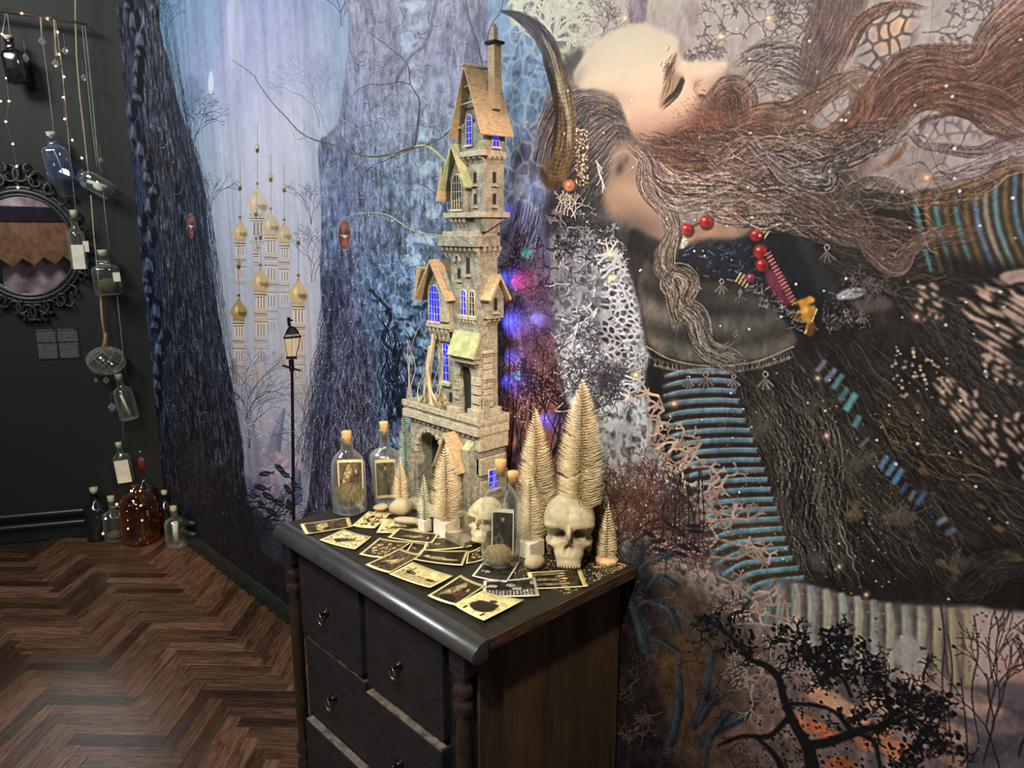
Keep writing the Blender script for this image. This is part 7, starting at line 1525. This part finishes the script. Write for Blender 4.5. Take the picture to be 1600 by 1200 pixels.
tag(MB().tube([HP(128, 36, .0), HP(128, 36)], .003, 6).build('bough_hook', m_knob), 'small hook holding the right end of the bough to the wall', 'hook')
tag(MB().tube([HP(117, -40), HP(118, 0), HP(118, 26), HP(120, 90), HP(125, 150), HP(132, 210), HP(139, 275)], .0042, 7).build('rope', m_rope), 'thick green-yellow rope hanging to the tipped jar', 'rope')
tag(MB().tube([HP(142, 305), HP(147, 370), HP(153, 430), HP(158, 470)], .0034, 7).build('rope', m_rope), 'thick pale rope between the tipped jar and the square bottle', 'rope')
tag(MB().tube([HP(157, 462), HP(160, 500), HP(165, 528)], [.0048, .006, .0085], 8).build('rope', m_jute), 'brown jute wrapping above the netted glass float', 'rope')
def string(pts, lb, r=.0012, m=None): tag(MB().tube([HP(*p) for p in pts], r, 5).build('string', m or m_thin), lb, 'string', 'strings hanging from the bough')
string([(64, 22), (66, 60), (74, 120), (80, 170), (84, 208)], 'string running down to the blue-tinted clear bottle'); string([(86, 28), (95, 90), (101, 150), (108, 230), (114, 290), (119, 332)], 'string running down to the slim labelled bottle')
string([(128, 38), (134, 100), (141, 170), (148, 230), (152, 262)], 'string ending at the tipped jar, right of the thick rope'); string([(160, 290), (164, 330), (171, 392)], 'string between the tipped jar and the square bottle')
string([(183, 462), (188, 510), (193, 560), (196, 582)], 'string from the square bottle down to the scroll bottle'); string([(190, 592), (191, 640), (193, 690)], 'lowest string, ending at the labelled bottle'); string([(132, 34), (137, 80), (145, 160), (152, 240), (158, 268)], 'greenish string next to the tipped jar string', .002, mat('green_twine', (.25, .42, .24), .9))
string([(10, 18), (4, 50)], 'left short string above the black hanging bottle'); string([(11, 18), (16, 60)], 'right short string above the black hanging bottle'); string([(63, 22), (66, 62)], 'thick wheat tie near the top of the bough', .0045, m_rope); string([(84, 26), (88, 88)], 'second wheat tie near the top of the bough', .0040, m_rope)
def upright(px, ptop, pbot, off=OFF):
    a, b_ = HP(px, pbot, off), HP(px, ptop, off); return a, (b_ - a).length
def hang_bottle(name, label, px, ptop, pbot, wpx, m, kind='round', tilt=0.0, extra=None, tiltax='Y', off=OFF, cork_m=None, group=None, neck=.30):
    """bottle between two survey heights on the green wall"""
    base = HP(px, pbot, off); H = abs(HP(px, ptop, off).z - base.z); R_ = wpx / 318 / 2
    t = thing(name, label, 'bottle', base, group); rot = FROT @ Matrix.Rotation(-tilt, 3, 'Y')
    def L_(v): return base + rot @ Vector((-v[0], v[1], v[2]))
    nr = R_ * (.36 if kind != 'tall' else .42); hb = H * (1 - neck)
    pw = .45 if kind == 'square' else None
    prof = [(0, .003), (R_ * .85, .001), (R_, .006), (R_, hb * .86), (R_ * .88, hb * .95), (nr * 1.3, hb * 1.02), (nr, hb * 1.08), (nr, H * .90), (nr * 1.25, H * .905), (nr * 1.25, H * .94), (nr, H * .945)]
    q = MB().lathe(prof, base, 28, 1, .8 if kind == 'square' else 1, rot, True, pw); q.build('glass', m, t)
    MB().lathe([(0, H * .86), (nr * .85, H * .86), (nr * .95, H * .93), (nr * 1.15, H), (0, H)], base, 14, 1, 1, rot).build('cork', cork_m or m_cork, t)
    return t, L_, R_, H, rot
m_corkp = mat('pale_cork', (.52, .48, .30), .85, 0, .15, 120)
t, L_, R_, H, rot = hang_bottle('hanging_bottle', 'black glass bottle with pale cork hanging at the top left', 31, 56, 131, 28, m_lblk, 'square', -.12, cork_m=m_corkp)
t, L_, R_, H, rot = hang_bottle('hanging_bottle', 'clear blue-tinted bottle with cork hanging right of the mirror crest', 97, 206, 281, 33, glass('blue_glass', (.62, .74, .95), rough=.03, dens=1.6), 'square', -.12, cork_m=m_corkp)
MB().tube([L_((-.004, .0, H * .62)), L_((.006, .0, H * .4)), L_((.01, 0, H * .12))], .003, 6).build('rolled_note', m_paper, t)
t, L_, R_, H, rot = hang_bottle('hanging_bottle', 'slim clear bottle with a cream label hanging by the mirror', 125, 328, 421, 23, m_glg, 'tall', 0, cork_m=m_corkp, neck=.33)
b = MB().box(-R_ * .5, R_ * .98, R_ * .80, R_ * 1.12, .004, H * .42); b.v = [tuple(L_(v)) for v in b.v]; b.build('label', m_paper, t)
b = MB().box(R_ * .9, R_ * 1.6, R_ * .9, R_ * .93, H * .30, H * .48); b.v = [tuple(L_(v)) for v in b.v]; b.build('paper_tag', m_paper, t)
t, L_, R_, H, rot = hang_bottle('hanging_bottle', 'square clear bottle with a cream tag hanging from the rope', 171, 390, 461, 37, m_glg, 'square', -.05, cork_m=m_corkp, neck=.34)
b = MB().box(R_ * .7, R_ * 1.25, R_ * .9, R_ * .94, H * .30, H * .50); b.v = [tuple(L_(v)) for v in b.v]; b.build('paper_tag', m_paper, t)
b = MB().ball((0, 0, H * .22), (R_ * .8, R_ * .55, H * .16), 14, 8); b.v = [tuple(L_(v)) for v in b.v]; b.build('dark_filling', m_moss, t)
b = MB().tube([(R_ * .5 * math.cos(a), R_ * .4 * math.sin(a), H * .62 + .002 * a) for a in np.linspace(0, 18, 60)], .0016, 5); b.v = [tuple(L_(v)) for v in b.v]; b.build('twine', m_thin, t)
t, L_, R_, H, rot = hang_bottle('hanging_bottle', 'clear bottle with a rolled scroll inside, below the glass float', 203, 583, 655, 29, m_glg, 'round', -.14, cork_m=m_corkp)
b = MB().tube([(-.012, 0, H * .56), (.006, 0, H * .10)], .007, 10); b.v = [tuple(L_(v)) for v in b.v]; b.build('rolled_note', m_paper, t)
t, L_, R_, H, rot = hang_bottle('hanging_bottle', 'lowest hanging bottle with a large cream label', 197, 690, 752, 24, m_glg, 'square', -.08, cork_m=m_corkp)
b = MB().box(-R_ * .8, R_ * .95, R_ * .82, R_ * .95, .004, H * .58); b.v = [tuple(L_(v)) for v in b.v]; b.build('label', m_paper, t)
# jar tipped on its side
jc = HP(149, 287); jt = thing('hanging_jar', 'glass jar tipped on its side with papers inside, hanging on the thick rope', 'jar', jc)
rj = FROT @ Matrix.Rotation(math.radians(58), 3, 'Y')
MB().lathe([(0, -.075), (.038, -.075), (.043, -.066), (.043, .036), (.035, .052), (.026, .058), (.026, .076), (.030, .078)], jc, 20, 1, 1, rj, True, .6).build('glass', m_glg, jt)
b = MB().tube([(-.012, 0, -.05), (.008, 0, .035)], .009, 8).ball((.01, .008, -.02), (.014, .014, .025), 10, 6); b.v = [tuple(jc + rj @ Vector(v)) for v in b.v]; b.build('paper_filling', m_paper, jt)
# netted glass float
fc = HP(166, 564); ft = thing('glass_float', 'clear glass float in a knotted cream net hanging on the rope', 'float', fc)
FR_ = 28 / 318
MB().ball(fc, (FR_, FR_, FR_ * .78), 28, 18).build('glass', m_glg, ft)
b = MB(); N_ = 7
for k in range(N_):
    for sg in (-1, 1):
        pts = []
        for i in range(25):
            t_ = i / 24; th_ = .12 + t_ * 2.85; a = 2 * PI * k / N_ + sg * t_ * 2.4; pts.append(fc + Vector((1.03 * FR_ * math.sin(th_) * math.cos(a), 1.03 * FR_ * math.sin(th_) * math.sin(a), 1.04 * FR_ * .78 * math.cos(th_))))
        b.tube(pts, .0021, 5)
b.build('net', mat('net_cord', (.24, .21, .14), .9, 0, .2, 200), ft, weld=False); MB().tube([fc + Vector((0, 0, FR_ * .76)), HP(165, 530), HP(164, 520)], [.016, .009, .008], 9).build('rope_knot', m_jute, ft)
# crystal drops
for x, y, r_, lb in ((66, 64, 5, 'crystal drop on the second string, just under the bough'), (102, 79, 4.5, 'crystal drop under the bough, left of the thick rope'), (87, 99, 5, 'crystal drop beside the upper right fairy light strand'), (131, 121, 4, 'crystal drop between the thick rope and the green twine'), (40, 90, 5, 'crystal drop right of the black hanging bottle'), (150, 594, 3, 'tiny crystal drop below left of the glass float'), (166, 594, 5, 'larger crystal drop right under the glass float'), (175, 636, 6, 'lowest crystal drop, left of the scroll bottle'), (131, 288, 4, 'crystal drop left of the tipped jar'), (158, 250, 3, 'small crystal drop just above the tipped jar')):
    c_ = HP(x, y, OFF + .01); k = r_ / 318
    q = thing('crystal_drop', lb, 'crystal', c_, 'crystal drops')
    MB().lathe([(0, -k * 1.3), (k * .5, -k * .9), (k, -k * .1), (k * .55, k * .7), (0, k * 1.2)], c_, 7, smooth=False).build('crystal', m_cry, q); MB().tube([c_ + Vector((0, 0, k * 1.1)), c_ + Vector((0, 0, k + .06))], .0005, 4).build('thread', m_thin, q)
# fairy lights
def fairy(bulbs, wire, label, name='fairy_lights', off=OFF + .012, conv=None):
    cv = conv or (lambda x, y: HP(x, y, off)); t = thing(name, label, 'string lights', cv(*wire[0]))
    MB().tube([cv(*p) for p in wire], .0007, 4).build('wire', mat('copper_wire', (.35, .26, .15), .4, .6), t)
    for p in bulbs: q = cv(*p); MB().ball(q, .0042, 8, 6).build('bulb', m_bulb, t)
fairy([(34, 21), (74, 29), (90, 50), (92, 85), (100, 120), (99, 152), (101, 186), (113, 219), (128, 247)], [(-5, 16), (34, 21), (74, 29), (90, 50), (92, 85), (100, 120), (99, 152), (101, 186), (113, 219), (128, 247)], 'strand of warm fairy lights hanging right of the mirror crest')
fairy([(3, 53), (4, 89), (10, 122), (14, 158), (9, 190), (20, 225), (26, 260), (28, 293), (1, 158)], [(8, 18), (3, 53), (4, 89), (10, 122), (14, 158), (9, 190), (20, 225), (26, 260), (28, 293)], 'strand of warm fairy lights hanging in front of the mirror')
# ------------------------------------------------------------------ bottles in the corner
def F(x, y): return on_z(x, y, 0)
def floor_bottle(label, px, pb, pt, wpx, m, group=None, neck=.30, cork_m=None, capsule=None, k=300, shoulder=.86):
    base = F(px, pb); 
    s_ = FPX / (Vector(_F).dot(base - Vector(_C))); H = (pb - pt) / s_ / .985; R_ = wpx / s_ / 2; nr = R_ * .30; hb = H * (1 - neck)
    base = base + Vector((base.x, base.y, 0)).normalized() * R_ * .8
    t = thing('floor_bottle', label, 'bottle', base, group)
    MB().lathe([(0, .006), (R_ * .85, .002), (R_, .01), (R_, hb * shoulder), (R_ * .86, hb * .95), (nr * 1.4, hb * 1.03), (nr, hb * 1.10), (nr, H * .88), (nr * 1.25, H * .885), (nr * 1.25, H * .915), (nr, H * .92)], base, 32).build('glass', m, t)
    MB().lathe([(0, H * .86), (nr * .85, H * .86), (nr * .95, H * .92), (nr * 1.12, H), (0, H)], base, 14).build('cork', cork_m or m_corkp, t)
    if capsule: MB().lathe([(nr * 1.28, H * .74), (nr * 1.30, H * .90), (nr * .9, H * .925)], base, 16).build('capsule', capsule, t)
    return t, base, R_, H
floor_bottle('black bottle with pale cork at the left of the corner group', 156, 846, 763, 36, m_lblk)
t, c_, R_, H = floor_bottle('small clear bottle lit by a fairy light, left of the amber demijohn', 181, 848, 776, 30, m_glg, neck=.36)
MB().ball(c_ + Vector((0, 0, .03)), (R_ * .8, R_ * .8, .02), 12, 6).build('filling', m_moss, t)
floor_bottle('tall dark bottle with a red neck band behind the amber demijohn', 233, 828, 704, 42, m_lblk, capsule=mat('red_capsule', (.22, .035, .03), .4), neck=.42)
floor_bottle('dark bottle with cork right of the amber demijohn', 263, 836, 767, 26, m_lblk)
t, c_, R_, H = floor_bottle('clear bottle with a rolled scroll, frontmost at the right of the corner group', 277, 858, 792, 31, m_glg, neck=.32)
MB().tube([c_ + Vector((-.006, 0, .03)), c_ + Vector((.004, 0, H * .6))], R_ * .28, 10).build('rolled_note', m_paper, t)
base = F(223, 853); s_ = FPX / (Vector(_F).dot(base - Vector(_C))); R_ = 28 / s_; H = 86 / s_; base = base + Vector((base.x, base.y, 0)).normalized() * R_ * .8
dj = thing('demijohn', 'large round-shouldered amber glass demijohn with a string of lights inside', 'demijohn', base)
MB().lathe([(0, .01), (R_ * .8, .003), (R_ * .96, .014), (R_, .05), (R_, H * .66), (R_ * .97, H * .76), (R_ * .78, H * .88), (R_ * .40, H * .95), (R_ * .22, H * .985), (R_ * .20, H * 1.04), (R_ * .26, H * 1.05), (R_ * .26, H * 1.08), (R_ * .2, H * 1.085)], base, 40).build('glass', m_amb, dj)
def dc(x, y): 
    d = Vector(_ray(x, y)); o = Vector(_C); tt = (base - o).dot(Vector((d.x, d.y, 0))) / (d.x ** 2 + d.y ** 2); return o + d * (tt - .0) - Vector((base.x, base.y, 0)).normalized() * .0
fairy([(219, 767), (220, 790), (222, 813), (200, 826), (205, 767)], [(205, 767), (219, 767), (216, 780), (220, 790), (226, 800), (222, 813), (212, 820), (200, 826)], 'fairy lights coiled in and over the amber demijohn', conv=dc)
fairy([(182, 778), (165, 800), (161, 823)], [(190, 772), (182, 778), (172, 790), (165, 800), (161, 823)], 'fairy lights looped between the two bottles left of the demijohn', conv=lambda x, y: dc(x, y) - Vector((base.x, base.y, 0)).normalized() * .10)
